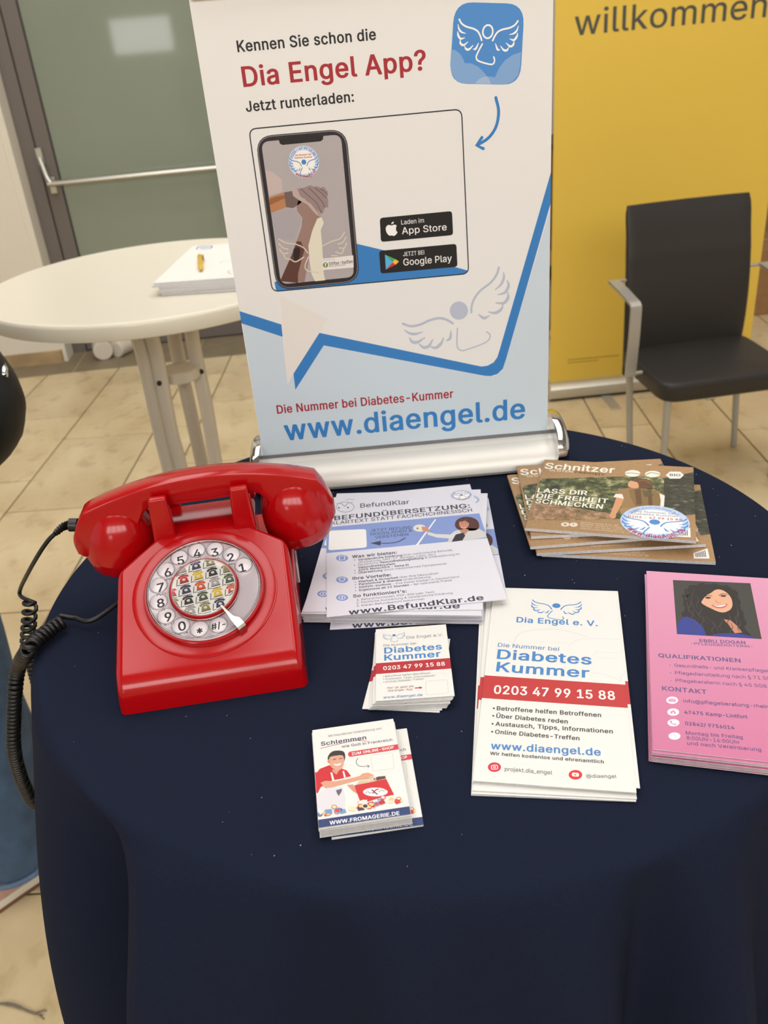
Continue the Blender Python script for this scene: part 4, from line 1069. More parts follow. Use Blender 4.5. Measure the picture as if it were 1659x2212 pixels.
for nm, cx, cz, tl_ in (('transmitter_cup', -0.0065, 0.0450, 9), ('receiver_cup', 0.1505, 0.0485, -9)):
    MB().lathe(cup, 56, M=Matrix.Translation((cx, 0.1425, cz)) @ Matrix.Rotation(R(tl_), 4, 'Y')).build(nm, M_RED, handset, smooth=35)
# cord boot at the handset
hl = lambda v: PM.inverted() @ v
def pl(px, py, y): return hl(ony(px, py, y))
Yc = (PM @ Vector((-0.035, 0.142, 0))).y
b0, b1, b2 = ony(168, 1134, Yc), ony(150, 1134, Yc), ony(120, 1152, Yc)
bt = MB(); bt.tube([hl(b0), hl(b1)], 0.0056, 16)
pts = spline([hl(b1), hl(ony(136, 1138, Yc)), hl(b2)], 24)
bt.tube(pts, [0.0031 + 0.0011*math.cos(i*2*PI/7) - 0.0012*i/len(pts) for i in range(len(pts))], 10)
bt.build('cord_boot', M_BLACK, handset, smooth=40)
# coiled cord: straight lead - coil over the table edge - loop - loose coil - lead to the handset
Yt = 0.622
lead1 = spline([PM @ Vector((0.004, 0.146, 0.020)), onz(205, 1337, T+0.0105), onz(160, 1335, T+0.0095), onz(128, 1330, T+0.0115)], 10)
axis = spline([onz(135, 1343, T+0.0095), onz(105, 1362, T+0.0095), onz(78, 1385, T+0.0095), onz(58, 1408, T+0.006), ony(41, 1440, Yt), ony(33, 1490, Yt), ony(30, 1550, Yt), ony(30, 1610, Yt), ony(38, 1655, Yt+0.01), ony(54, 1700, Yt+0.03), ony(76, 1735, Yt+0.06), ony(96, 1720, Yt+0.09)], 40)
axis2 = spline([ony(96, 1720, Yt+0.09), ony(102, 1640, Yt+0.09), ony(96, 1540, Yt+0.08), ony(76, 1450, Yt+0.06), ony(61, 1400, Yt+0.05), ony(62, 1352, Yt+0.045), ony(66, 1296, Yt+0.045)], 60)
def coil(axis, r, pitch0, pitch1, n=12):
    fr = frames(axis)
    L = [0.0]
    for i in range(1, len(fr)): L.append(L[-1]+(fr[i][0]-fr[i-1][0]).length)
    tot = L[-1]; out = []; s = 0.0; ph = 0.0; j = 0
    while s < tot:
        while j < len(L)-2 and L[j+1] < s: j += 1
        t = (s-L[j])/max(1e-9, L[j+1]-L[j])
        p = fr[j][0].lerp(fr[j+1][0], t); u = fr[j][1].lerp(fr[j+1][1], t); w = fr[j][2].lerp(fr[j+1][2], t)
        out.append(p + u*(r*math.cos(ph)) + w*(r*math.sin(ph)))
        pit = pitch0 + (pitch1-pitch0)*(s/tot)**3
        s += pit/n; ph += 2*PI/n
    return out
c1_ = coil(axis, 0.0048, 0.0046, 0.0050)
c2_ = coil(axis2, 0.0056, 0.0050, 0.0105)
lead2 = spline([c2_[-1], ony(48, 1290, Yt+0.05), ony(43, 1275, Yt+0.055), ony(62, 1235, Yt+0.03), ony(85, 1195, (Yt+Yc)/2+0.01), ony(104, 1168, Yc), b2], 10)
cm = MB()
cm.tube([PM.inverted() @ p for p in lead1], 0.0021, 8)
cm.tube([PM.inverted() @ p for p in [lead1[-1]] + c1_[3:]], 0.0021, 7)
cm.tube([PM.inverted() @ p for p in c2_ + lead2[4:]], 0.0019, 7)
cord = cm.build('coiled_cord', M_BLACK, phone, smooth=True)

# ================================================================== TABLE-TOP ROLL-UP BANNER
BY = 0.857
BX0, BX1 = -0.1255, 0.1850
BZ0, BZ1 = T + 0.0300, T + 0.462
BM = Matrix(((1, 0, 0, BX0), (0, 0, -1, BY), (0, 1, 0, BZ0), (0, 0, 0, 1)))    # local x right, y up, z towards the camera
ban = empty('roll_up_banner', (0.03, BY, T))
tag(ban, 'small white and blue roll-up banner standing on the navy table behind the phone', 'banner')
BL_ = ban.matrix_world.inverted() @ BM
sheet = MB().box(0, BX1-BX0, 0, BZ1-BZ0, -0.0006, 0.0).build('banner_sheet', mat('banner_film', rgb(231, 229, 225), 0.45, spec=0.35), ban, M=BL_)
BS = Surf(BM, 0.0)
# wing figure outline taken once, reused for every print that carries it
LOGO = []
def mk_logo():
    cv = lambda p: BS(960+p[0]/8.732, p[1]/8.732)
    l, r, c0 = cv((278, 365)), cv((1385, 395)), cv((818, 597))
    d = r-l; sz = d.length; d = d/sz; q = Vector((-d.y, d.x))
    nm = lambda p: (((cv(p)-c0).dot(d))/sz, ((cv(p)-c0).dot(q))/sz)
    wing = [('arm', [(1385, 395), (1330, 470), (1230, 525), (1100, 555), (1010, 600), (950, 680), (910, 765)], 0.030),
            ('feather', [(1395, 490), (1365, 575), (1310, 630), (1230, 652)], 0.034),
            ('feather', [(1380, 625), (1365, 690), (1310, 755), (1235, 735)], 0.040),
            ('feather', [(1312, 765), (1300, 840), (1240, 875), (1165, 812)], 0.040),
            ('feather', [(1215, 890), (1180, 945), (1120, 945), (1060, 870)], 0.040),
            ('feather', [(1045, 940), (1000, 930), (962, 822)], 0.036)]
    for a, pts, w in wing:
        P = [nm(p) for p in pts]
        LOGO.append((a, P, w)); LOGO.append((a, [(-x, y) for x, y in P], w))
    LOGO.append(('body', [nm(p) for p in [(715, 830), (660, 930), (605, 1050), (610, 1120), (680, 1165), (870, 1215), (930, 1190), (945, 1130), (930, 1075)]], 0.027))
mk_logo()
W_ = BX1-BX0
BLUE, LBLUE, CREAM, DRED, INKB, WMARK = (54, 126, 192), (201, 214, 222), (238, 231, 219), (165, 32, 44), (28, 26, 32), (184, 191, 206)
g = Print(BS, clip=(0, W_, 0.0, BZ1-BZ0))
low = [(540, 1010), (523.6, 700), (610, 727), (621, 830), (634, 808), (638, 842), (699, 746), (1046, 811), (1068, 812), (1085, 800), (1093, 775), (1190, 450), (1190, 960)]
g.poly(low, LBLUE, 1)
g.poly([(505, 673), (608, 701), (610.6, 727.5), (505, 700)], BLUE, 2)
g.poly([(634, 807), (638, 842), (699.4, 746), (1046, 811.5), (1060, 812.3), (1074, 808), (1086, 797), (1093, 776), (1192, 440), (1192, 372), (1078, 760), (1074, 772), (1066, 783), (1053, 790), (1039.7, 791.7), (690, 719)], BLUE, 3)
g.poly([(605, 640), (709, 689), (690, 719), (634, 807), (621, 828)], (230, 224, 216), 3)
g.build('speech_bubble_print', sheet)

g = Print(BS)
g.view(850, 560, 6.1444)
for pts, w, tp in [([(1398, 110), (1370, 200), (1290, 310), (1160, 410), (1080, 510), (1040, 610), (1032, 705)], 30, 0),
               ([(1460, 175), (1465, 240), (1430, 330), (1350, 405)], 34, .7), ([(1508, 285), (1528, 350), (1480, 440), (1390, 470)], 40, .7),
               ([(1515, 440), (1520, 510), (1465, 580), (1360, 580)], 42, .7), ([(1455, 600), (1425, 670), (1350, 712), (1265, 700)], 42, .7), ([(1130, 735), (1200, 780), (1270, 750)], 40, .7),
               ([(125, 855), (230, 888), (350, 868), (480, 810), (600, 782), (700, 800), (785, 850)], 32, 0),
               ([(145, 940), (220, 985), (300, 990), (385, 965)], 36, .7), ([(212, 1045), (250, 1095), (320, 1100), (415, 1040)], 44, .7),
               ([(340, 1125), (400, 1170), (470, 1150), (520, 1065)], 44, .7), ([(490, 1160), (560, 1175), (630, 1120), (662, 1045)], 44, .7), ([(700, 1080), (750, 1050), (765, 950)], 36, .7),
               ([(848, 915), (842, 1080), (850, 1170), (905, 1212), (1000, 1190), (1200, 1115), (1270, 1060), (1280, 1000), (1235, 962)], 18, 0)]:
    g.stroke(pts, w, WMARK, 4, tp)
g.ell((868, 681), 121, 121, WMARK, 4)
g.build('wing_watermark', sheet)

g = Print(BS).view(960, 0, 8.732)
g.rquad([(190, 36), (1515, 72), (1428, 1604), (92, 1576)], 0.26, (74, 138, 206), 2)
g.poly([(128, 932), (200, 945), (290, 1010), (350, 1100), (380, 1190), (500, 1195), (640, 1260), (770, 1390), (850, 1510), (882, 1588), (600, 1582), (350, 1572), (220, 1520), (135, 1390), (108, 1230)], (128, 166, 212), 3)
g.poly([(1447, 982), (1300, 1030), (1150, 1130), (1040, 1270), (950, 1460), (860, 1441), (800, 1442), (850, 1510), (882, 1590), (1150, 1594), (1290, 1540), (1390, 1420), (1425, 1250)], (128, 166, 212), 3)
g.poly([(575, 1581), (650, 1490), (740, 1450), (808, 1442), (850, 1510), (882, 1588)], (162, 184, 216), 4)
g.logo(g.L((818, 597)), g.L((278, 365)), g.L((1385, 395)), (248, 246, 240), 5, 'ring', 0.9)
g.build('app_icon', sheet)

g = Print(BS)
g.view(520, 220, 3.1904)
g.poly([(800, 978), (985, 1022), (1490, 1142), (1563, 1162), (1566, 1172), (1530, 1188), (244, 1302), (232, 1240), (700, 1200)], BLUE, 2)
g.rquad([(56, 188), (1522, 50), (1571, 1184), (218, 1308)], 0.035, INKB, 3, outline=8)
g.view(0, 0, 1)
g.stroke([(1071, 211), (1077, 240), (1072, 272), (1056, 297), (1032, 313)], 6.5, BLUE, 3)
g.stroke([(1041, 297), (1029, 314), (1044, 321)], 6.5, BLUE, 4, per=0)
g.build('frame_and_arrow', sheet)

g = Print(BS).view(520, 220, 3.1904)   # picture of a phone
g.rquad([(98, 238), (728, 184), (822, 1238), (248, 1300)], 0.19, (30, 27, 30), 4)
g.rquad([(106, 246), (720, 193), (813, 1232), (254, 1290)], 0.185, (140, 132, 132), 4.5, outline=5)
g.rquad([(114, 254), (713, 200), (805, 1225), (262, 1281)], 0.18, (38, 33, 38), 4.8)
g.rquad([(140, 276), (690, 224), (782, 1206), (278, 1258)], 0.10, (176, 168, 168), 5)
g.poly([(262, 262), (270, 288), (288, 297), (550, 272), (566, 260), (570, 235), (420, 225)], (28, 25, 28), 6)
g.view(550, 300, 6.504)
g.poly([(150, 440), (260, 470), (380, 570), (390, 740), (200, 800)], (196, 178, 174), 6)
g.poly([(230, 1040), (430, 980), (600, 1000), (660, 1120), (560, 1420), (300, 1400)], (170, 162, 166), 6)
g.poly([(196, 822), (420, 750), (436, 965), (228, 1042)], (184, 126, 84), 7)
g.poly([(196, 850), (300, 812), (425, 790), (430, 830), (215, 930)], (150, 96, 60), 8)
g.poly([(415, 752), (530, 730), (620, 705), (700, 780), (650, 900), (540, 972), (440, 958)], (112, 92, 88), 9)
g.poly([(590, 950), (600, 1010), (672, 1110), (660, 1240), (590, 1440), (480, 1720), (362, 1990), (700, 2012), (760, 1700), (765, 1480), (830, 1230), (900, 1160), (940, 1100), (860, 960), (740, 850), (620, 850)], (152, 122, 112), 9)
g.poly([(590, 1440), (540, 1600), (440, 1810), (358, 1998), (610, 2022), (610, 1900), (660, 1700), (700, 1560), (650, 1440)], (92, 56, 46), 10)
g.poly([(545, 1560), (600, 1520), (640, 1560), (620, 1680), (560, 1700)], (38, 24, 22), 11, 3)
g.poly([(520, 690), (555, 678), (600, 700), (700, 682), (780, 650), (830, 672), (880, 664), (925, 690), (970, 672), (1005, 715), (1032, 745), (1018, 800), (1036, 880), (1030, 962), (985, 965), (962, 1040), (935, 1052), (850, 960), (760, 870), (650, 810), (590, 770)], (150, 130, 128), 11)
g.poly([(520, 690), (555, 678), (600, 705), (640, 800), (700, 850), (790, 910), (880, 1020), (930, 1100), (860, 1060), (740, 920), (620, 860), (540, 800)], (186, 166, 160), 12)
for q in ([(650, 700), (760, 800), (870, 900), (940, 1040)], [(760, 690), (860, 780), (960, 900), (985, 960)], [(850, 690), (940, 760), (1010, 830)], [(920, 700), (980, 740), (1025, 790)]):
    g.stroke(q, 9, (96, 78, 78), 13)
g.poly([(880, 1120), (940, 1095), (972, 1180), (930, 1280), (950, 1500), (972, 1900), (992, 1985), (850, 2000), (800, 1900), (770, 1700), (755, 1500), (810, 1290)], (224, 218, 198), 12)
for q in ([(340, 1405), (440, 1460), (580, 1480), (690, 1530), (745, 1600)], [(338, 1470), (400, 1530), (470, 1550)], [(350, 1550), (400, 1610), (470, 1600)], [(410, 1630), (440, 1680), (510, 1690)], [(500, 1690), (580, 1725), (690, 1660)],
          [(1262, 1315), (1200, 1400), (1080, 1440), (960, 1500)], [(1285, 1375), (1240, 1450), (1170, 1480)], [(1290, 1460), (1260, 1530), (1190, 1530)], [(1250, 1550), (1220, 1610), (1140, 1590)], [(1160, 1640), (1080, 1640)],
          [(755, 1660), (710, 1780), (740, 1850), (900, 1880)]):
    g.stroke(q, 16, (214, 204, 184), 13)
g.poly([(945, 1684), (1386, 1634), (1392, 1806), (962, 1842)], (232, 226, 222), 14)
g.ell((996, 1770), 36, 38, (112, 128, 52), 15); g.poly([(980, 1745), (1012, 1742), (1006, 1765), (1000, 1800), (990, 1800), (988, 1766)], (225, 222, 205), 16)
g.text('Stifter-helfen', (1045, 1778), (1380, 1742), (1042, 1730), (88, 86, 84), 15, 0.02)
g.text('Haus des Stiftens', (1045, 1802), (1278, 1776), (1043, 1782), (120, 128, 70), 15, 0.01)
g.text('unterstützt durch', (958, 1712), (1128, 1696), (957, 1698), (110, 106, 104), 15)
c0 = g.L((692, 325)); rm = g.L((905, 310)); rr = (rm-c0).length; tilt = math.atan2(rm.y-c0.y, rm.x-c0.x)
def round_seal(P, c0, rr, tilt, L, arc_top, arc_top_c, lines, bottom=None, ky=1.0):
    P.ldisc(c0, rr, rr*ky, (204, 214, 234), L, 48, tilt)
    P.ldisc(c0, rr*0.74, rr*0.74*ky, (244, 242, 234), L+1, 40, tilt)
    ca, sa = math.cos(tilt), math.sin(tilt)
    q = lambda x, y: Vector((c0[0]+rr*(x*ca-y*sa), c0[1]+rr*(x*sa+y*ca)))
    if arc_top: P.arctext(arc_top, c0, rr*0.77, 158, 24, rr*0.17, arc_top_c, L+2, 0.02, rot=tilt)
    P.arctext('www.diaengel.de', c0, rr*0.97, 229, 321, rr*0.19, (176, 40, 52), L+2, 0.02, inside=True, rot=tilt)
    for t, y, h, c, wd in lines:
        P.ltext(t, q(0, y), rr*h, c, L+2, 0.025, tilt, wd)
    P.logo(q(0, -0.0), q(-0.93, 0.16), q(0.93, 0.16), (66, 130, 196), L+2, bodyc=(90, 120, 160), k=0.9)
round_seal(g, c0, rr, tilt, 14, '0203 - 47 99 15 88', (60, 120, 186), [('Die Nummer bei', 0.40, 0.11, (176, 40, 52), 0.9), ('Diabetes Kummer', 0.24, 0.11, (176, 40, 52), 0.9)])
g.build('printed_smartphone', sheet)

g = Print(BS).view(520, 220, 3.1904)   # store badges
g.rquad([(958, 800), (1456, 752), (1464, 918), (966, 966)], 0.045, (26, 24, 25), 4)
g.poly([(1040, 852), (1060, 846), (1078, 856), (1070, 872), (1072, 890), (1080, 898), (1068, 916), (1055, 924), (1042, 920), (1026, 922), (1010, 908), (1000, 884), (1002, 862), (1018, 848)], (244, 242, 238), 5, 3)
g.poly([(1038, 844), (1040, 832), (1054, 824), (1054, 836)], (244, 242, 238), 5)
g.poly([(1076, 853), (1070, 866), (1072, 880), (1084, 884), (1086, 860)], (26, 24, 25), 6, 3)
g.text('Laden im', (1107, 846), (1263, 831), (1105, 814), (244, 242, 238), 5)
g.text('App Store', (1112, 912), (1420, 884), (1107, 866), (244, 242, 238), 5, 0.008)
g.rquad([(953, 1027), (1486, 978), (1494, 1136), (964, 1184)], 0.04, (26, 24, 25), 4)
g.poly([(994, 1052), (1000, 1156), (1046, 1106)], (86, 176, 226), 5)
g.poly([(994, 1052), (1046, 1106), (1066, 1084)], (70, 168, 98), 6)
g.poly([(1046, 1106), (1066, 1084), (1090, 1100), (1068, 1122)], (240, 186, 62), 6)
g.poly([(1046, 1106), (1068, 1122), (1000, 1156)], (206, 52, 60), 6)
g.text('JETZT BEI', (1120, 1064), (1265, 1050), (1118, 1036), (244, 242, 238), 5)
g.text('Google Play', (1122, 1128), (1455, 1099), (1118, 1082), (244, 242, 238), 5, 0.008)
g.build('store_badges', sheet)

g = Print(BS).view(400, 0, 1.975)
g.text('Kennen Sie schon die', (224, 222), (815, 169), (219, 173), INKB, 4, 0.022)
g.text('Dia Engel App?', (249, 370), (1029, 297), (239, 284), DRED, 4, 0.026)
g.text('Jetzt runterladen:', (261, 477), (721, 433), (256, 432), INKB, 4, 0.024)
g.view(500, 620, 2.2419)
g.text('Die Nummer bei Diabetes-Kummer', (222, 613), (1075, 535), (217, 573), DRED, 5, 0.022)
g.text('www.diaengel.de', (262, 742), (1422, 634), (250, 670), BLUE, 5, 0.034, ref='x')
g.build('lettering', sheet)

# cassette, end caps, top rail, pole
dy = ban.matrix_world.inverted()
prof = [(0.0255, 0.0335), (0.018, 0.0335), (0.012, 0.033), (0.006, 0.0315), (-0.004, 0.0300), (-0.010, 0.0288), (-0.012, 0.0283), (-0.0135, 0.0285), (-0.022, 0.0255), (-0.030, 0.0195), (-0.0345, 0.012), (-0.035, 0.006), (-0.032, 0.002), (-0.026, 0.0008), (0.03, 0.0008), (0.044, 0.004), (0.050, 0.012), (0.048, 0.024), (0.040, 0.031), (0.0255, 0.0335)]
cs = MB()
x0, x1 = BX0-0.03-0.0005, BX1-0.03+0.0035
prof = prof[:-1]
cs.loft([[(x, y, z) for y, z in prof] for x in (x0, x1)])
cs.build('cassette', M_ALU, ban, smooth=30)
MB().box(x0, x1, -0.0012, 0.0012, 0.0295, 0.0340).build('slot', mat('dark_slot', rgb(110, 110, 112), 0.6), ban)
for nm, xa, xb in (('end_cap', x0-0.011, x0), ('end_cap', x1, x1+0.013)):
    sg = 1 if xa > 0 else -1
    out = []
    for k in range(40):
        a = 2*PI*k/40
        y = 0.0045 + 0.0450*math.cos(a); z = 0.0012 + 0.0225 + 0.0265*math.sin(a)
        z = max(z, 0.0010)
        out.append((y, z))
    def ringx(x, s):
        return [(x, 0.0045+(y-0.0045)*s, 0.001+(z-0.001)*s) for y, z in out]
    xin, xout = (xa, xb) if sg > 0 else (xb, xa)
    MB().loft([ringx(xin, 1.0), ringx(xin+(xout-xin)*0.62, 1.0), ringx(xin+(xout-xin)*0.85, 0.965), ringx(xout, 0.90)]).build(nm, M_CHROME, ban, smooth=35)
zt = BZ1 - T
MB().box(x0+0.002, x1-0.003, -0.006, 0.006, zt-0.0005, zt+0.016, bev=0.002).build('top_rail', M_ALU, ban)
MB().tube([(0, 0.014, 0.03), (0, 0.014, zt+0.004)], 0.005, 12).box(-0.008, 0.008, 0.004, 0.018, zt, zt+0.008).build('pole', M_STEEL, ban, smooth=40)

# ================================================================== PRINTED SHEETS AND STACKS
SHEETS = {}
def sheet_mesh(w, h, th, m, rounded=0.0):
    k = (w, h, th, m.name)
    if k not in SHEETS:
        b = MB().box(0, w, 0, h, 0, th)
        mi = [1]*6; mi[0] = mi[1] = 0
        b.m = mi
        o = mesh_obj('sheet', b.v, b.f, [m, M_EDGE], None, None, b.m)
        SHEETS[k] = o.data; bpy.data.objects.remove(o)
    return SHEETS[k]
def place(name, me, x, y, z, rz):
    o = bpy.data.objects.new(name, me); COL.objects.link(o)
    o.matrix_world = Matrix.Translation((x, y, z)) @ Matrix.Rotation(R(rz), 4, 'Z')
    return o
def prints_of(src, dst):
    for ch in list(src.children):
        c = ch.copy(); COL.objects.link(c); c.parent = dst
        c.matrix_parent_inverse = Matrix(); c.matrix_basis = ch.matrix_basis.copy()

def stack(name, w, h, th, m, top, lower, z0=T+0.0004):
    """lower: list of (x, y, rz) from the cloth upwards; top = (x, y, rz). returns top sheet, lower sheets"""
    me = sheet_mesh(w, h, th, m)
    out = []
    z = z0
    for x, y, rz in lower:
        out.append(place(name, me, x, y, z, rz)); z += th + 0.00025
    t = place(name, me, top[0], top[1], z, top[2])
    return t, out

# ---- flyers for a medical-report service (A5)
fw_, fh_ = 0.1485, 0.2085
rs = random.Random(11)
low = [(-0.0530, 0.5762, -3.4), (-0.0752, 0.5890, -9.6)]
for i in range(9): low.append((-0.0752 + rs.uniform(-.0012, .0012), 0.5900 + rs.uniform(-.0012, .0012), -9.0 + rs.uniform(-0.9, 0.9)))
low.append((-0.0746, 0.5904, -7.6))
bt_, bl_ = stack('flyer', fw_, fh_, 0.00065, M_PAPERB, (-0.0545, 0.5786, 0.9), low)
tag(bt_, 'topmost lilac-white BefundKlar flyer lying straight on its stack', 'flyer', 'BefundKlar flyers')
tag(bl_[-1], 'BefundKlar flyer turned left, second from the top of its stack', 'flyer', 'BefundKlar flyers')
tag(bl_[0], 'lowest BefundKlar flyer, its bottom edge sticking out towards the small cards', 'flyer', 'BefundKlar flyers')
for o in bl_[1:-1]: tag(o, 'white flyer inside the BefundKlar stack, only its edge showing', 'flyer', 'edges inside the BefundKlar stack')
S = Surf(bt_.matrix_world, 0.00065)
DK, PERI, GR = (62, 62, 78), (132, 152, 206), (104, 104, 118)
g = Print(S, 640, 1030, 3.456, clip=(0, fw_, 0, fh_))
g.poly([(180, 382), (1430, 266), (1480, 452), (140, 578)], PERI, 1)
g.poly([(1034, 318), (1046, 317), (908, 512), (890, 514)], (236, 236, 240), 2)
g.rquad([(247, 402), (521, 390), (527, 528), (239, 550)], 0.1, (238, 236, 232), 2)
g.stroke([(812, 458), (760, 485), (700, 495), (625, 497)], 11, DK, 2)
g.poly([(552, 496), (632, 478), (628, 513)], DK, 2)
g.ell((365, 226), 68, 39, DK, 1); g.ell((365, 226), 65, 36.5, (222, 220, 228), 1.5)
g.stroke([(300, 200), (335, 200), (363, 222)], 4, DK, 2); g.stroke([(363, 222), (388, 196), (425, 192)], 4, DK, 2)
g.ell((318, 231), 7, 5, DK, 2); g.ell((386, 230), 7, 5, DK, 2); g.stroke([(372, 172), (400, 167), (432, 171)], 4, DK, 2)
for y in (607, 769, 902): g.ell((342, y), 45, 24, PERI, 1)
g.rquad([(322, 593), (362, 590), (362, 618), (322, 622)], 0.1, (232, 232, 238), 2, outline=6)
g.stroke([(322, 758), (342, 754), (362, 756), (358, 772), (342, 782), (326, 774)], 6, (232, 232, 238), 2, closed=True)
g.stroke([(342+24*math.cos(a*PI/8), 902+13*math.sin(a*PI/8)) for a in range(16)], 6, (232, 232, 238), 2, closed=True, per=2)
g.poly([(339, 893), (346, 893), (346, 912), (339, 912)], (232, 232, 238), 2)
# the seal at the top right
c0 = g.L((1232, 137)); rm = g.L((1310, 130)); rr = (rm-c0).length
round_seal(g, c0, rr, 0.02, 2, '0203 - 47 99 15 88', (60, 120, 186), [('Die Nummer bei', 0.42, 0.12, (176, 40, 52), 0.9), ('Diabetes Kummer', 0.24, 0.12, (176, 40, 52), 0.9)])
g.build('layout_print', bt_)
g = Print(S, 640, 1030, 3.456, clip=(0, fw_, 0, fh_))   # picture of a woman holding a model skull
g.poly([(1190, 378), (1186, 345), (1205, 318), (1250, 300), (1312, 304), (1355, 330), (1366, 372), (1345, 398), (1290, 404), (1230, 402)], (84, 46, 38), 4, 3)
g.poly([(1128, 488), (1150, 440), (1185, 405), (1240, 388), (1290, 384), (1360, 388), (1412, 415), (1420, 452), (1300, 470)], (206, 204, 202), 4)
g.poly([(985, 412), (1040, 428), (1150, 432), (1185, 405), (1200, 430), (1150, 462), (1050, 455), (978, 432)], (214, 212, 210), 5)
g.poly([(1190, 432), (1246, 418), (1262, 440), (1240, 476), (1160, 486)], (46, 42, 52), 6)
g.ell((1252, 352), 37, 38, (196, 136, 112), 6); g.poly([(1226, 372), (1250, 384), (1274, 372), (1262, 382), (1240, 383)], (240, 232, 226), 7)
g.ell((1240, 347), 4, 3, (50, 30, 30), 7); g.ell((1265, 346), 4, 3, (50, 30, 30), 7)
g.poly([(1215, 330), (1250, 312), (1290, 330), (1285, 345), (1262, 328), (1226, 338)], (84, 46, 38), 7)
g.poly([(1218, 398), (1260, 388), (1290, 396), (1262, 430), (1240, 432)], (190, 130, 106), 5)
g.ell((922, 384), 48, 27, (226, 218, 204), 5); g.ell((905, 386), 9, 7, (150, 130, 116), 6)
g.poly([(935, 372), (985, 376), (992, 408), (960, 412), (940, 400)], (200, 142, 116), 6)
g.build('printed_woman', bt_)
g = Print(S, 640, 1030, 3.456, clip=(0, fw_, 0, fh_))
tx = lambda t, x0, y0, x1, y1, h, c=DK, b=0.0, ref='H': g.text(t, (x0, y0), (x1, y1), (x0-1, y0-h), c, 3, b, ref)
tx('BefundKlar', 478, 232, 845, 202, 32, DK, .012)
tx('BEFUNDÜBERSETZUNG:', 284, 325, 1300, 230, 32, DK, .03)
tx('KLARTEXT STATT FACHCHCHINESISCH', 262, 360, 1315, 260, 25, DK, .012)
tx('JETZT BEFUND', 553, 412, 860, 386, 19); tx('HOCHLADEN &', 556, 439, 866, 409, 19); tx('VERSTEHEN', 588, 463, 838, 438, 19)
tx('Was wir bieten:', 417, 608, 752, 575, 22, DK, .03); tx('Ihre Vorteile:', 421, 770, 710, 741, 22, DK, .03); tx("So funktioniert's:", 424, 902, 826, 863, 22, DK, .03)
for t, x0, y0, x1, y1, b in (('Verständliche Erklärung', 462, 627, 792, 592, 1), ('Ihrer medizinische Befunde', 802, 591, 1165, 553, 0), ('(Arztbefunde, MRT, CT, Röntgen, Labor, etc.)', 465, 646, 1040, 585, 0),
                             ('Persönliche', 463, 665, 612, 648, 0), ('Gesundheitsbegleitung', 624, 647, 950, 612, 1), ('& Unterstützung im', 962, 611, 1220, 582, 0), ('Gesundheitssystem', 463, 684, 737, 656, 1),
                             ('100% Menschlich - Keine KI', 465, 703, 840, 664, 1), ('Übersetzung', 465, 723, 643, 704, 1), ('durch medizinisches Fachpersonal', 654, 703, 1123, 654, 0),
                             ('Klarheit & Sicherheit', 468, 790, 762, 758, 1), ('über Ihre Gesundheit', 772, 757, 1060, 727, 0), ('Persönliche & diskrete', 468, 810, 790, 776, 1), ('Unterstützung', 800, 775, 1002, 753, 0),
                             ('DSGVO-konform', 470, 832, 708, 807, 1), ('– Ihre Daten bleiben in Deutschland', 718, 806, 1217, 752, 0), ('Ergebnisse ab 12 Stunden', 470, 854, 842, 814, 1), ('– fair kalkulierte Preise', 852, 813, 1162, 778, 0),
                             ('1. Befund hochladen (PDF, Bild oder Text)', 452, 926, 1030, 866, 0), ('2. Fachliche Auswertung & verständliche Erklärung', 450, 948, 1167, 873, 0), ('3. Klaren Befundbericht bekommen', 450, 971, 958, 918, 0)):
    tx(t, x0, y0, x1, y1, 14, DK if b else GR, .025 if b else 0.0)
for x, y in ((435, 627), (435, 665), (438, 705), (438, 724), (441, 792), (441, 812), (443, 833), (443, 855)): g.ell((x, y-5), 4, 3, DK, 3)
tx('www.BefundKlar.de', 392, 1030, 1402, 918, 38, DK, .028)
g.build('lettering', bt_)
for o in (bl_[-1], bl_[0]): prints_of(bt_, o)

# ---- long narrow leaflets of the club
rs = random.Random(3)
lw, lh = 0.1005, 0.2145
low = [(0.0386, 0.3885, -9.6), (0.0390, 0.3888, -10.2), (0.0398, 0.3905, -10.6), (0.0404, 0.3962, -11.0), (0.0442, 0.4000, -12.2)]
lt, ll = stack('leaflet', lw, lh, 0.0006, M_PAPERC, (0.0408, 0.3962, -12.4), low)
tag(lt, 'topmost white leaflet with a red band and a large phone number', 'leaflet', 'long white leaflets')
tag(ll[-1], 'white leaflet just under the topmost one, shifted upwards to the right', 'leaflet', 'long white leaflets')
tag(ll[0], 'lowest long white leaflet, its blank bottom edge showing in front', 'leaflet', 'long white leaflets')
for o in ll[1:-1]: tag(o, 'long white leaflet in the middle of its stack, only an edge showing', 'leaflet', 'edges inside the leaflet stack')
S = Surf(lt.matrix_world, 0.0006)
CBL, CRED, CDK, FAINT = (70, 130, 192), (188, 50, 50), (62, 60, 62), (212, 212, 214)
g = Print(S, 1000, 1240, 3.95, clip=(0, lw, 0, lh))
g.poly([(60, 858), (1500, 950), (1500, 1148), (60, 1052)], CRED, 1)
g.logo(g.L((797, 270)), g.L((590, 225)), g.L((1002, 243)), CBL, 2, k=0.85, bodyc=(110, 150, 195))
g.stroke([(430, 588), (480, 510), (580, 480), (740, 470), (900, 490), (1065, 537)], 7, FAINT, 1)
g.stroke([(895, 615), (960, 570), (1060, 552), (1350, 556)], 6, FAINT, 1); g.stroke([(630, 575), (890, 592)], 4, FAINT, 1)
g.stroke([(1110, 695), (1150, 655)], 4, FAINT, 1); g.stroke([(1150, 668), (1365, 672)], 4, FAINT, 1); g.stroke([(1140, 718), (1320, 720)], 4, FAINT, 1)
g.stroke([(1095, 842), (1200, 855), (1290, 885), (1345, 912), (1345, 870), (1385, 850)], 6, FAINT, 1)
g.ell((269, 1648), 56, 41, (206, 38, 66), 1); g.ell((960, 1713), 58, 41, (214, 44, 44), 1)
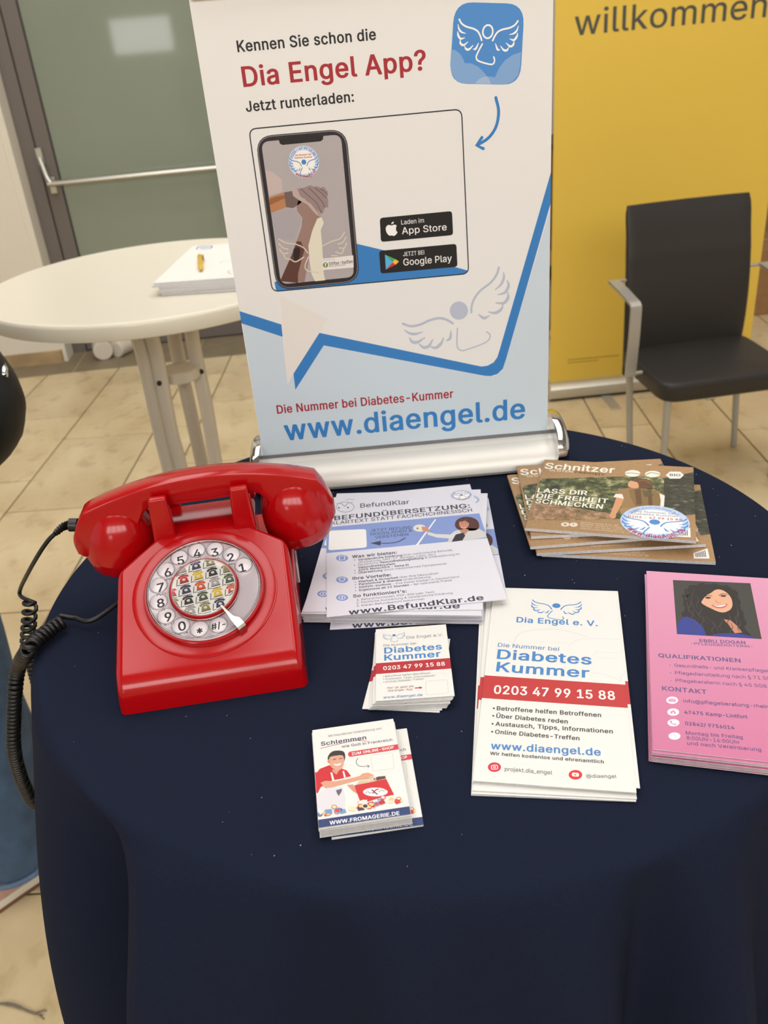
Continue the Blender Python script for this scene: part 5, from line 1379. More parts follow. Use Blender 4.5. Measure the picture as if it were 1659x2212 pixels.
g.rquad([(243, 1632), (296, 1630), (296, 1666), (243, 1668)], 0.3, (245, 240, 232), 2, outline=7); g.ell((269, 1649), 13, 10, (245, 240, 232), 2); g.ell((269, 1649), 7, 5.5, (206, 38, 66), 3)
g.rquad([(930, 1694), (990, 1698), (990, 1730), (930, 1726)], 0.25, (245, 240, 232), 2); g.poly([(953, 1704), (953, 1722), (972, 1714)], (214, 44, 44), 3)
g.build('layout_print', lt)
g = Print(S, 1000, 1240, 3.95)
tx('Dia Engel e. V.', 455, 411, 1150, 445, 45, CBL, .018)
tx('Die Nummer bei', 296, 620, 820, 657, 33, (92, 130, 180), .01)
tx('Diabetes', 288, 722, 1098, 773, 80, CBL, .034); tx('Kummer', 281, 830, 1079, 886, 82, CBL, .034)
tx('0203 47 99 15 88', 262, 1020, 1300, 1074, 72, (246, 240, 230), .03)
for t, x0, y0, x1, y1 in (('Betroffene helfen Betroffenen', 287, 1162, 1180, 1222), ('Über Diabetes reden', 282, 1226, 895, 1277), ('Austausch, Tipps, Informationen', 276, 1295, 1280, 1361), ('Online Diabetes-Treffen', 272, 1362, 995, 1420)):
    tx(t, x0, y0, x1, y1, 35, CDK, .018); g.ell((x0-23, y0-16), 9, 7, CDK, 3)
tx('www.diaengel.de', 236, 1494, 1178, 1551, 46, CBL, .022, 'x'); tx('Wir helfen kostenlos und ehrenamtlich', 230, 1543, 1203, 1617, 28, CDK, .015)
tx('projekt.dia_engel', 356, 1680, 762, 1712, 34, CDK); tx('@diaengel', 1053, 1738, 1312, 1742, 30, CDK)
g.build('lettering', lt)
prints_of(lt, ll[-1])
for o in ll[1:-1]: prints_of(lt, o)

# ---- small cards with the same club print
rs = random.Random(5)
cw, chh = 0.0560, 0.0848
low = [(-0.0285, 0.4775, -11.5), (-0.0270, 0.4765, -9.0)]
for i in range(11): low.append((-0.0240 + i*0.00055 + rs.uniform(-.0004, .0004), 0.4742 + rs.uniform(-.0006, .0006), -6.0 + i*0.40 + rs.uniform(-.4, .4)))
ct, cl = stack('business_card', cw, chh, 0.00045, M_PAPERC, (-0.0178, 0.4739, -1.9), low)
tag(ct, 'topmost small white card with red band, lying between flyers and cheese cards', 'card', 'small club cards')
for i, o in enumerate(cl): tag(o, 'small white card in the fanned stack beside the phone, only edges showing', 'card', 'cards fanned under the red-banded card')
tag(cl[0], 'lowest small white card, sticking out at the bottom left of its fanned stack', 'card', 'small club cards')
S = Surf(ct.matrix_world, 0.00045)
g = Print(S, 650, 1330, 4.425, clip=(0, cw, 0, chh))
g.poly([(700, 457), (1460, 402), (1470, 503), (700, 560)], (178, 42, 52), 1)
g.logo(g.L((890, 188)), g.L((788, 182)), g.L((992, 166)), (90, 120, 165), 2, k=0.7, headc=CBL)
g.poly([(1088, 688), (1134, 684), (1130, 676), (1164, 687), (1136, 702), (1136, 694), (1088, 697)], (190, 40, 50), 2)
g.rquad([(1192, 626), (1396, 612), (1411, 742), (1198, 760)], 0.12, (200, 198, 190), 2, outline=4)
g.stroke([(1195, 600), (1250, 560), (1350, 545), (1425, 552)], 4, FAINT, 1); g.stroke([(1360, 560), (1440, 590)], 3, FAINT, 1); g.stroke([(1410, 640), (1445, 668)], 4, FAINT, 1)
g.build('layout_print', ct)
g = Print(S, 650, 1330, 4.425)
GY = (116, 116, 122)
tx('Dia Engel e.V.', 1010, 222, 1360, 195, 26, GY); tx('Die Nummer bei', 790, 297, 1102, 274, 22, GY)
tx('Diabetes', 797, 362, 1350, 320, 55, CBL, .034); tx('Kummer', 797, 430, 1338, 391, 56, CBL, .034)
tx('0203 47 99 15 88', 787, 521, 1378, 476, 36, (246, 240, 230), .028)
for t, x0, y0, x1, y1 in (('Betroffene helfen Betroffenen', 805, 588, 1240, 555), ('Austausch, Tipps, Informationen', 806, 614, 1282, 580), ('(Online) Diabetes-Treffen', 806, 642, 1175, 612)):
    tx(t, x0, y0, x1, y1, 17, GY); g.ell((x0-15, y0-7), 4, 4, GY, 3)
tx("Hol' dir jetzt die", 826, 700, 1078, 683, 18, (150, 90, 90), .01); tx('Dia Engel-App', 836, 727, 1070, 711, 18, (150, 90, 90), .01)
tx('www.diaengel.de', 788, 794, 1163, 768, 19, (84, 120, 168), .01, 'x')
g.build('lettering', ct)
for o in cl: prints_of(ct, o)

# ---- cheese shop cards
rs = random.Random(6)
kw, kh = 0.0562, 0.0848
low = [(-0.0495, 0.3640, 4.0), (-0.0492, 0.3650, 3.2)]
for i in range(12): low.append((-0.0562 + rs.uniform(-.0006, .0006), 0.3650 + rs.uniform(-.0005, .0005), 4.2 + rs.uniform(-.5, .5)))
kt, kl = stack('shop_card', kw, kh, 0.00042, M_PAPERC, (-0.0564, 0.3653, 4.25), low)
tag(kt, 'topmost cheese shop card with a smiling man in red and a navy band', 'card', 'cheese shop cards')
tag(kl[1], 'cheese shop card shifted to the right, its red and navy margin showing', 'card', 'cheese shop cards')
tag(kl[0], 'lowest cheese shop card, a thin white edge showing in front', 'card', 'cheese shop cards')
for o in kl[2:]: tag(o, 'white card inside the neat cheese shop stack, only its edge showing', 'card', 'edges inside the cheese shop stack')
S = Surf(kt.matrix_world, 0.00042)
NAVY, SRED = (40, 58, 108), (206, 62, 74)
g = Print(S, 650, 1330, 4.425, clip=(0, kw, 0, kh))
g.poly([(120, 1958), (1080, 1815), (1100, 1938), (120, 2090)], NAVY, 1)
g.poly([(470, 1300), (1000, 1218), (1000, 1268), (470, 1350), (455, 1340), (450, 1322), (456, 1308)], SRED, 1)
g.stroke([(187, 1269), (350, 1230), (520, 1195), (632, 1200)], 6, (170, 60, 60), 2)
g.stroke([(545, 1362), (528, 1400), (560, 1438), (652, 1440)], 6, (70, 68, 72), 2); g.stroke([(634, 1428), (655, 1439), (640, 1454)], 6, (70, 68, 72), 2, per=0)
g.rquad([(668, 1336), (876, 1310), (894, 1462), (686, 1486)], 0.09, (206, 204, 198), 2, outline=5)
g.build('layout_print', kt)
g = Print(S, 650, 1330, 4.425, clip=(0, kw, 0, kh))
g.poly([(152, 1500), (180, 1465), (270, 1430), (370, 1455), (440, 1480), (480, 1535), (380, 1560), (300, 1575), (190, 1640), (160, 1700), (100, 1700), (100, 1500)], (200, 36, 42), 3)
g.poly([(160, 1712), (230, 1660), (330, 1640), (400, 1640), (425, 1740), (420, 1830), (330, 1860), (100, 1880), (100, 1750)], (218, 214, 218), 4)
g.poly([(282, 1500), (300, 1500), (320, 1570), (300, 1580)], (226, 222, 224), 5); g.poly([(398, 1488), (412, 1484), (430, 1545), (412, 1550)], (226, 222, 224), 5)
g.poly([(335, 1670), (395, 1655), (385, 1690), (362, 1725), (345, 1700)], (96, 96, 110), 6)
g.poly([(188, 1600), (230, 1580), (330, 1585), (460, 1560), (560, 1535), (590, 1510), (640, 1502), (690, 1520), (700, 1540), (660, 1562), (560, 1570), (430, 1605), (300, 1640), (230, 1648)], (216, 156, 126), 7)
g.poly([(440, 1620), (500, 1615), (540, 1690), (545, 1706), (500, 1680)], (206, 146, 118), 6)
g.poly([(258, 1390), (262, 1340), (300, 1300), (360, 1290), (410, 1302), (424, 1345), (412, 1400), (390, 1420), (290, 1420)], (52, 44, 42), 5, 3)
g.poly([(272, 1400), (272, 1362), (300, 1345), (390, 1335), (410, 1360), (412, 1400), (400, 1450), (365, 1480), (320, 1470), (285, 1440)], (214, 160, 134), 6, 3)
g.ell((264, 1393), 10, 18, (206, 150, 124), 6)
g.poly([(314, 1418), (345, 1422), (384, 1410), (374, 1428), (347, 1435), (324, 1430)], (246, 240, 234), 7, 2)
g.stroke([(310, 1378), (335, 1372)], 8, (48, 38, 36), 7); g.stroke([(366, 1370), (395, 1364)], 8, (48, 38, 36), 7)
g.poly([(305, 1468), (365, 1482), (340, 1520), (300, 1490)], (206, 150, 124), 5)
g.poly([(510, 1625), (640, 1600), (815, 1562), (890, 1712), (760, 1740), (575, 1800)], (204, 40, 46), 8)
g.poly([(530, 1618), (560, 1580), (640, 1575), (700, 1560), (808, 1530), (815, 1562), (640, 1600)], (210, 190, 150), 7)
g.poly([(690, 1560), (740, 1540), (805, 1535), (812, 1558), (720, 1580)], (96, 60, 54), 8)
g.ell((712, 1688), 118, 42, (238, 232, 228), 9)
g.stroke([(690, 1700), (712, 1672), (740, 1660)], 14, (196, 50, 56), 10); g.stroke([(680, 1668), (705, 1690), (730, 1710)], 12, (60, 60, 96), 10)
g.stroke([(615, 1705), (640, 1685), (660, 1700), (680, 1690)], 5, (70, 66, 76), 10); g.stroke([(745, 1690), (770, 1665), (790, 1680), (815, 1660)], 5, (70, 66, 76), 10)
g.stroke([(650, 1592), (660, 1550), (700, 1540), (720, 1575)], 6, (232, 226, 220), 10)
pr = random.Random(9)
pc = [(210, 70, 60), (232, 196, 130), (60, 60, 74), (228, 224, 218), (206, 120, 60), (120, 150, 190), (196, 40, 46), (240, 220, 180)]
for i in range(40):
    x = pr.uniform(170, 1030); b = 1925 - (x-170)*0.155
    hgt = (75 if x < 520 else 115) * pr.uniform(0.4, 1.0)
    y = b - pr.uniform(0.2, 1.0)*hgt
    s = pr.uniform(16, 34); a = pr.uniform(-.5, .5)
    q = [(x + s*(u*math.cos(a)-v*math.sin(a)), min(y + s*0.8*(u*math.sin(a)+v*math.cos(a)), b+8)) for u, v in ((-1, -0.8), (1, -0.8), (1, 0.8), (-1, 0.8))]
    if pr.random() < 0.3: g.ell((x, min(y, b-18)), s, s*0.75, pc[i % 8], 9+i*0.05); g.ell((x, min(y, b-18)), s*0.7, s*0.5, pc[(i+3) % 8], 9.02+i*0.05)
    else: g.poly(q, pc[i % 8], 9+i*0.05)
g.build('printed_picture', kt)
g = Print(S, 650, 1330, 4.425)
tx('Mit freundlicher Unterstützung von:', 264, 1161, 776, 1085, 20, (96, 94, 98)); tx('Schlemmen', 192, 1245, 626, 1181, 37, (62, 66, 92), .026)
tx('wie Gott in Frankreich', 390, 1264, 874, 1196, 18, (62, 62, 74), .012, 'x'); tx('ZUM ONLINE-SHOP', 487, 1336, 890, 1270, 26, (246, 238, 232), .03)
tx('WWW.FROMAGERIE.DE', 276, 2000, 944, 1904, 36, (240, 240, 244), .028)
g.build('lettering', kt)
prints_of(kt, kl[1])

# ---- pink flyers
pw, ph = 0.148, 0.2100
rs = random.Random(8)
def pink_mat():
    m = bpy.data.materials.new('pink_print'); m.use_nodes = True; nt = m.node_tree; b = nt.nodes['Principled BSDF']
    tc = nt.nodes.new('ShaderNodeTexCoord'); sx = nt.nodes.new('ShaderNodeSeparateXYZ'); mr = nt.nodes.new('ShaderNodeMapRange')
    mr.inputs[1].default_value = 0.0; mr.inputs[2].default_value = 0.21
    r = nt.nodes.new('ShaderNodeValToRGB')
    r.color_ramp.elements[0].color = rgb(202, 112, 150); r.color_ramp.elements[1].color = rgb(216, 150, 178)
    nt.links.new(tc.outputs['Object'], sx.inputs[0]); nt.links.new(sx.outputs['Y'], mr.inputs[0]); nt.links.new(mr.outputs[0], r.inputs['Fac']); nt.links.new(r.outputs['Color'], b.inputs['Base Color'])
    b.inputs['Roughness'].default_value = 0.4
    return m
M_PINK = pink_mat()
low = []
for i in range(9): low.append((0.1562 + i*0.0002 + rs.uniform(-.0006, .0006), 0.4030 + rs.uniform(-.0008, .0008), -16.3 + rs.uniform(-.35, .35)))
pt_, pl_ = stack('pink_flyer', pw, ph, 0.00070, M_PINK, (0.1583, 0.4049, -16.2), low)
tag(pt_, 'topmost pink flyer with a portrait of a dark-haired woman', 'flyer', 'pink flyers')
for o in pl_: tag(o, 'pink flyer under the topmost pink one, only its edge showing', 'flyer', 'edges inside the pink stack')
S = Surf(pt_.matrix_world, 0.00070)
PN, PB = (104, 88, 132), (92, 80, 128)
g = Print(S, 1370, 1210, 4.609, clip=(0, pw, 0, ph))
g.poly([(385, 198), (1156, 230), (1269, 786), (425, 736)], (62, 60, 56), 1)
hair = [(540, 268), (640, 236), (770, 238), (890, 252), (1000, 296), (1052, 400), (1070, 500), (1110, 600), (1110, 690), (1165, 772), (900, 764), (740, 752), (650, 700), (560, 610), (478, 560), (500, 470), (480, 380), (500, 320)]
hb_ = []
for i, (x, y) in enumerate(spline([Vector(v) for v in hair], 5, closed=True)):
    cxv, cyv = 800, 500
    l_ = math.hypot(x-cxv, y-cyv); k_ = 1 + 0.035*math.sin(i*1.25) + 0.02*math.sin(i*2.9)
    hb_.append((cxv+(x-cxv)*k_, min(cyv+(y-cyv)*k_, 762 + (x-900)*0.06)))
g.poly(hb_, (38, 33, 32), 2)
g.poly([(425, 736), (430, 640), (470, 585), (520, 562), (600, 590), (680, 660), (720, 752)], (44, 58, 140), 3)
g.poly([(740, 753), (850, 730), (1000, 728), (1090, 740), (1200, 770), (1204, 782)], (44, 58, 140), 3)
g.poly([(890, 590), (960, 600), (1030, 660), (1075, 722), (1000, 728), (950, 660)], (196, 132, 104), 4)
g.poly([(668, 420), (680, 360), (740, 310), (820, 290), (900, 310), (960, 370), (978, 440), (960, 490), (900, 520), (840, 515), (760, 480), (700, 450)], (222, 168, 136), 4, 4)
g.poly([(648, 440), (664, 350), (730, 280), (800, 262), (900, 272), (990, 340), (1004, 440), (980, 400), (940, 330), (880, 296), (812, 296), (760, 330), (716, 352), (684, 392)], (38, 33, 32), 5, 4)
g.stroke([(690, 372), (730, 352), (772, 358)], 9, (50, 36, 32), 5); g.stroke([(845, 352), (885, 336), (928, 345)], 9, (50, 36, 32), 5)
g.ell((735, 376), 28, 9, (52, 36, 34), 5); g.ell((888, 358), 28, 9, (52, 36, 34), 5); g.stroke([(812, 400), (826, 425), (860, 424)], 7, (186, 126, 100), 5)
g.poly([(770, 448), (840, 452), (925, 436), (905, 470), (850, 480), (800, 470)], (196, 92, 88), 5, 3); g.poly([(785, 452), (840, 456), (912, 442), (895, 460), (840, 468)], (244, 236, 228), 6, 2)
for q in ([(560, 300), (520, 400), (560, 520), (660, 620)], [(600, 280), (570, 400), (620, 520), (740, 640)], [(1010, 420), (1040, 540), (1020, 640), (1090, 730)], [(700, 560), (800, 640), (840, 730)]):
    g.stroke(q, 10, (66, 58, 54), 6, 0.6)
for i in range(22):
    x_ = 520 + i*26; y_ = 300 + (i*97) % 330
    if not (650 < x_ < 1000 and y_ < 530): g.stroke([(x_, y_), (x_+18, y_+45), (x_-8, y_+90), (x_+14, y_+130)], 8, (78, 68, 64), 6+i*0.03, 0.7)
g.build('printed_portrait', pt_)
g = Print(S, 1370, 1210, 4.609, clip=(0, pw, 0, ph))
WH = (248, 240, 240); PK = (222, 140, 182)
for x, y in ((378, 1395), (388, 1513), (391, 1619), (401, 1752)): g.ell((x, y), 59, 36, WH, 1)
g.poly([(342, 1378), (414, 1380), (414, 1412), (342, 1410)], PK, 2); g.stroke([(344, 1379), (378, 1400), (412, 1381)], 5, WH, 3, per=0)
g.poly([(358, 1510), (390, 1494), (416, 1512), (412, 1532), (362, 1528)], PK, 2); g.poly([(380, 1515), (396, 1516), (396, 1531), (380, 1530)], WH, 3)
g.stroke([(362, 1604), (374, 1626), (410, 1638)], 12, PK, 2); g.ell((366, 1605), 9, 7, PK, 2); g.ell((410, 1636), 9, 7, PK, 2)
g.stroke([(402, 1733), (404, 1752), (414, 1762)], 5, PK, 2, per=0)
for x, y in ((355, 1045), (361, 1121), (366, 1199)): g.ell((x, y), 5, 4, PN, 2)
g.build('contact_icons', pt_)
g = Print(S, 1370, 1210, 4.609)
tx('EBRU DOGAN', 652, 815, 1110, 836, 30, PN, .02); tx('-PFLEGEBERATERIN-', 565, 842, 1184, 873, 25, PN)
tx('QUALIFIKATIONEN', 241, 966, 1063, 1019, 38, PN, .024); tx('KONTAKT', 277, 1295, 725, 1334, 42, PN, .024)
tx('Gesundheits- und Krankenpfleger', 402, 1062, 1345, 1119, 32, PB); tx('Pflegedienstleitung nach § 71 SGB XI', 408, 1137, 1480, 1202, 32, PB); tx('Pflegeberaterin nach § 45 SGB XI', 414, 1212, 1400, 1276, 32, PB)
tx('info@pflegeberatung-rhein', 490, 1418, 1345, 1477, 34, PB, .012); tx('47475 Kamp-Lintfort', 500, 1530, 1130, 1578, 34, PB, .014); tx('02842/ 9756014', 508, 1641, 998, 1686, 34, PB, .014)
tx('Montag bis Freitag', 515, 1735, 1082, 1780, 34, PB, .012); tx('8:00Uhr-16:00Uhr', 523, 1785, 1052, 1831, 34, PB, .012); tx('und nach Vereinbarung', 528, 1838, 1267, 1905, 34, PB, .012)
g.build('lettering', pt_)

# ---- brown square brochures
bw, bh, bth = 0.149, 0.1445, 0.0030
def brochure_mesh():
    b = MB()
    r = 0.004
    poly = [(0, 0), (bw, 0), (bw, bh), (0, bh)]
    n = 6
    # cover folded round the left spine, pages inside
    prof = [(0.0, bth*0.5)] + [(r*0.35*(1-math.cos(PI*k/(2*n))), bth*0.5 + bth*0.5*math.sin(PI*k/(2*n))) for k in range(1, n+1)]
    top = prof + [(bw, bth)]
    bot = [(x, bth-z) for x, z in prof] + [(bw, 0.0)]
    ring = top + bot[::-1]
    k = len(ring)
    vs = [(x, 0, z) for x, z in ring] + [(x, bh, z) for x, z in ring]
    fs = [(i, (i+1) % k, k+(i+1) % k, k+i) for i in range(k)] + [tuple(range(k))[::-1], tuple(range(k, 2*k))]
    mi = [0]*k + [1, 1]
    mi[len(top)-1] = 1
    o = mesh_obj('b', vs, fs, [M_KRAFT, M_EDGE], None, None, mi)
    bm = bmesh.new(); bm.from_mesh(o.data); bmesh.ops.recalc_face_normals(bm, faces=bm.faces[:]); bm.to_mesh(o.data); bm.free()
    d = o.data; bpy.data.objects.remove(o); return d
bme = brochure_mesh()
spots = [(0.1375, 0.6580, -15.0), (0.1328, 0.6540, -4.0), (0.1282, 0.6600, -1.4), (0.1311, 0.6720, -5.0), (0.1272, 0.6817, -18.8)]
bro = []
for i, (x, y, a) in enumerate(spots): bro.append(place('brochure', bme, x, y, T+0.0004+i*(bth+0.0006), a))
for o, l in zip(bro, ('lowest brown brochure of the stack beside the banner foot', 'brown brochure second from the bottom, corner peeking out at the left', 'brown brochure in the middle of the stack, right corner peeking out',
                      'brown brochure just below the topmost one, fanned out to the left', 'topmost brown brochure with a hiker, a forest and a round sticker')):
    tag(o, l, 'brochure', 'brown brochures')
bt2 = bro[-1]
S = Surf(bt2.matrix_world, bth)
M_FOREST = photo_mat('printed_forest', [(0.28, (26, 30, 20)), (0.43, (54, 62, 38)), (0.52, (92, 98, 62)), (0.60, (150, 146, 100)), (0.70, (222, 212, 176))], 95, (1, 1, 1))
M_HEATH = photo_mat('printed_heath', [(0.3, (84, 82, 44)), (0.45, (134, 108, 74)), (0.55, (168, 128, 100)), (0.66, (190, 158, 124)), (0.72, (112, 116, 62))], 150, (1, 1, 1))
M_DARKF = photo_mat('printed_dark_wood', [(0.3, (34, 34, 26)), (0.5, (54, 54, 42)), (0.62, (76, 76, 62)), (0.74, (200, 200, 190))], 110, (1, 2, 1))
g = Print(S, 1080, 960, 3.456, clip=(0.0015, bw, 0, bh), step=0.00004)
g.poly([(255, 268), (320, 256), (620, 248), (760, 243), (1040, 238), (1240, 250), (1450, 208), (1480, 524), (1300, 540), (880, 556), (520, 566), (150, 560)], M_FOREST, 1)
g.poly([(232, 430), (480, 462), (830, 515), (840, 555), (520, 566), (150, 562)], M_HEATH, 2)
g.poly([(1225, 250), (1300, 240), (1450, 206), (1482, 524), (1300, 540), (1215, 520)], M_DARKF, 2)
g.ell((990, 217), 58, 25, (232, 228, 214), 3); g.ell((1140, 222), 58, 24, (232, 228, 214), 3); g.poly([(1238, 230), (1268, 204), (1345, 204), (1373, 230), (1345, 256), (1268, 256)], (232, 230, 222), 3)
g.stroke([(936, 218), (975, 214), (1045, 222)], 8, (96, 110, 60), 4); g.stroke([(1090, 226), (1130, 212), (1195, 224)], 8, (96, 110, 60), 4)
g.ell((487, 598), 32, 16, (222, 212, 196), 3); g.ell((550, 600), 30, 16, (222, 212, 196), 3); g.ell((487, 598), 11, 7, (166, 131, 92), 4)
g.poly([(1310, 652), (1420, 622), (1424, 694), (1306, 690)], (236, 232, 226), 3)
for k in range(7): g.poly([(1322+k*12, 655-k*3), (1328+k*12, 653-k*3), (1329+k*12, 682), (1323+k*12, 682)], (70, 66, 64), 4)
g.build('cover_photo', bt2)
g = Print(S, 1080, 960, 3.456, clip=(0.0015, bw, 0, bh), step=0.00004)   # hiker with a pack
g.poly([(862, 352), (900, 335), (960, 325), (1080, 330), (1180, 350), (1228, 378), (1222, 465), (1100, 500), (900, 500), (915, 420)], (150, 118, 78), 5)
g.poly([(960, 340), (1060, 325), (1150, 345), (1190, 372), (1205, 440), (1160, 475), (1010, 462), (975, 400)], (132, 104, 62), 6)
g.poly([(1005, 340), (1050, 332), (1060, 450), (1020, 455)], (104, 72, 46), 7); g.poly([(1100, 338), (1130, 342), (1140, 460), (1110, 465)], (104, 72, 46), 7)
g.poly([(1060, 345), (1110, 350), (1150, 385), (1080, 395)], (92, 86, 58), 8)
g.poly([(862, 372), (912, 372), (925, 408), (870, 398), (846, 396)], (232, 224, 210), 7); g.poly([(1190, 368), (1230, 384), (1224, 464), (1196, 470), (1200, 420)], (228, 222, 210), 7)
g.poly([(868, 398), (925, 408), (905, 460), (868, 520), (862, 552), (838, 558), (816, 540), (832, 500), (855, 440)], (206, 150, 108), 8)
g.poly([(890, 480), (1000, 470), (1010, 500), (900, 520)], (160, 130, 86), 7)
g.poly([(962, 318), (955, 300), (965, 280), (990, 268), (1035, 275), (1040, 320), (1000, 330)], (214, 158, 120), 8, 3)
g.poly([(975, 272), (1000, 258), (1060, 256), (1110, 266), (1142, 296), (1132, 324), (1080, 332), (1040, 322), (1030, 290), (1000, 278)], (104, 70, 48), 9, 3)
g.stroke([(1040, 275), (1080, 270), (1120, 290)], 7, (150, 104, 70), 10); g.stroke([(1050, 300), (1090, 300), (1120, 314)], 6, (70, 44, 34), 10)
g.build('printed_hiker', bt2)
g = Print(S, 1080, 960, 3.456, step=0.00004)
WHT = (242, 234, 218)
tx('Schnitzer', 330, 180, 852, 214, 44, WHT, .04); tx('GLUTEN', 366, 199, 540, 211, 13, (226, 212, 190), .02); tx('FREIHEIT', 558, 213, 780, 233, 13, (84, 66, 42), .02)
tx('LASS DIR', 278, 358, 650, 380, 33, WHT, .036); tx('DIE FREIHEIT', 268, 398, 805, 440, 33, WHT, .036); tx('SCHMECKEN', 260, 436, 765, 482, 33, WHT, .036)
tx('BIO', 1268, 236, 1348, 240, 18, (60, 60, 50), .03)
for i, t in enumerate(('Schnitzer GmbH & Co. KG', 'Marlener Straße 9 | 77656', 'Telefon: +49 (0)781 12567-0', 'Internet: www.schnitzer.eu | DE-ÖK')):
    tx(t, 602-i, 586+i*15, 880+i*32, 612+i*18, 11, (214, 198, 172), .01)
tx('f', 543, 606, 556, 606, 15, (166, 131, 92), .04)
g.build('lettering', bt2)
c0 = Print(S, 1080, 960, 3.456).L((1155, 580)); rm = Print(S, 1080, 960, 3.456).L((1417, 600)); rr = (rm-c0).length
st = MB().lathe([(rr, bth+0.00042), (rr, bth+0.0005), (0.0, bth+0.0005)], 56, M=Matrix.Translation((c0.x, c0.y, 0)))
sto = st.build('round_sticker', mat('sticker_blue', rgb(196, 210, 234), 0.35), bt2); sto['label'] = 'round blue and white sticker'
S2 = Surf(bt2.matrix_world, bth+0.0005)
g = Print(S2, 1080, 960, 3.456)
ti = math.atan2(rm.y-c0.y, rm.x-c0.x) + 0.02
g.ldisc(c0, rr*0.985, rr*0.985, (188, 206, 234), 1, 48); g.ldisc(c0, rr*0.8, rr*0.72, (240, 240, 238), 2, 44)
g.arctext('Verteilt durch Dia Engel e. V.', c0, rr*0.80, 150, 34, rr*0.13, (112, 128, 160), 3, rot=ti)
cs_, sn_ = math.cos(ti), math.sin(ti); qq = lambda x, y: Vector((c0.x+rr*(x*cs_-y*sn_), c0.y+rr*(x*sn_+y*cs_)))
g.ltext('Die Nummer bei', qq(0, 0.50), rr*0.12, (88, 100, 128), 3, 0, ti, 1.0); g.ltext('Diabetes Kummer', qq(0, 0.35), rr*0.12, (88, 100, 128), 3, 0, ti, 1.0)
g.ltext('0203 - 47 99 15 88', qq(0, 0.15), rr*0.125, (178, 60, 70), 3, .015, ti, 0.9)
g.logo(qq(0, -0.03), qq(-0.92, 0.20), qq(0.92, 0.20), (74, 136, 200), 3, k=0.9)
g.arctext('www.diaengel.de', c0, rr*0.97, 214, 336, rr*0.22, (176, 50, 66), 4, .02, inside=True, rot=ti)
g.build('sticker_print', sto)
for o in bro[:-1]:
    prints_of(bt2, o)
for o in bro[:-1]:
    for ch in list(o.children):
        if ch.name.startswith('round_sticker'): bpy.data.objects.remove(ch)

# ================================================================== WHITE STANDING TABLE
WX, WY, WR = -0.452, 1.935, 0.372
wt = empty('white_standing_table', (WX, WY, 0), R(12))
tag(wt, 'round white standing table with paired tube legs left of the banner', 'table')
top = [(0.0, 1.067), (WR-0.005, 1.067), (WR-0.001, 1.069), (WR, 1.073), (WR, 1.093), (WR-0.0012, 1.0965), (WR-0.004, 1.0995), (WR-0.008, 1.1005), (WR-0.012, 1.1), (0.0, 1.1)]
MB().lathe(top, 96).build('tabletop', M_WHITEPL, wt, smooth=30)
wi = wt.matrix_world.inverted()
def Lw(px, py, y): return wi @ ony(px, py, y)
for pts, yy in (([(300, 735), (344, 925), (365, 1012)], 1.862), ([(329, 735), (368, 925), (390, 1010)], 1.862), ([(374, 712), (414, 900), (436, 1000)], 1.985), ([(413, 712), (446, 880), (466, 997)], 1.955)):
    a, b, c = [Lw(p[0], p[1], yy) for p in pts]
    dirv = (c-a).normalized()
    zt_ = 1.066
    up = a + (a-c).normalized()*((zt_-0.03-a.z)/max(0.2, (a-c).normalized().z))
    out = Vector((up.x, up.y, 0)); out = out.normalized() if out.length > 0.01 else Vector((1, 0, 0))
    side = Vector((-0.9, -0.25, 0)) if yy < 1.9 else Vector((0.7, 0.6, 0))
    foot0 = c + dirv*((c.z-0.34)/abs(dirv.z))
    foot = Vector((foot0.x, foot0.y, 0.0)) + (Vector((0.5, -0.85, 0)) if yy < 1.9 else Vector((0.75, 0.6, 0)))*0.20
    pp = spline([up + side*0.10 + Vector((0, 0, 0.012)), up + side*0.03, a, b, c, foot0, (foot0+foot)/2 + Vector((0, 0, -0.02)), foot + Vector((0, 0, 0.016))], 10)
    MB().tube(pp, 0.0165, 14).build('leg', M_WHITEMET, wt, smooth=40)
hub_c = Lw(388, 806, 1.925)
MB().lathe([(0, -0.013), (0.042, -0.013), (0.046, -0.010), (0.046, 0.010), (0.042, 0.013), (0, 0.013)], 40, M=Matrix.Translation(hub_c)).build('hub_disc', M_WHITEMET, wt, smooth=35)
for px, py, yy in ((344, 828, 1.845), (435, 803, 1.938)):
    MB().sphere(Lw(px, py, yy), 0.006, 12).build('screw', M_BLACK, wt, smooth=True)

# white stop lying on the floor behind the table
e0, e1 = onz(226, 772), onz(262, 768)
ds = empty('door_stop', (e0.x, e0.y, 0.0))
tag(ds, 'white two-part cylinder lying on the floor by the glass door', 'door stop')
M1 = Matrix.Translation((0, 0, 0.055)) @ Matrix.Rotation(R(90), 4, 'X') @ Matrix.Rotation(R(18), 4, 'Y')
MB().lathe([(0, 0.06), (0.05, 0.06), (0.055, 0.055), (0.055, -0.06), (0, -0.06)], 28, M=M1).build('roll', M_WHITEMET, ds, smooth=35)
MB().lathe([(0, 0.05), (0.045, 0.05), (0.049, 0.045), (0.049, -0.05), (0, -0.05)], 28, M=Matrix.Translation((0.105, 0.02, 0.049)) @ Matrix.Rotation(R(90), 4, 'X') @ Matrix.Rotation(R(-28), 4, 'Y')).build('roll', M_WHITEMET, ds, smooth=35)

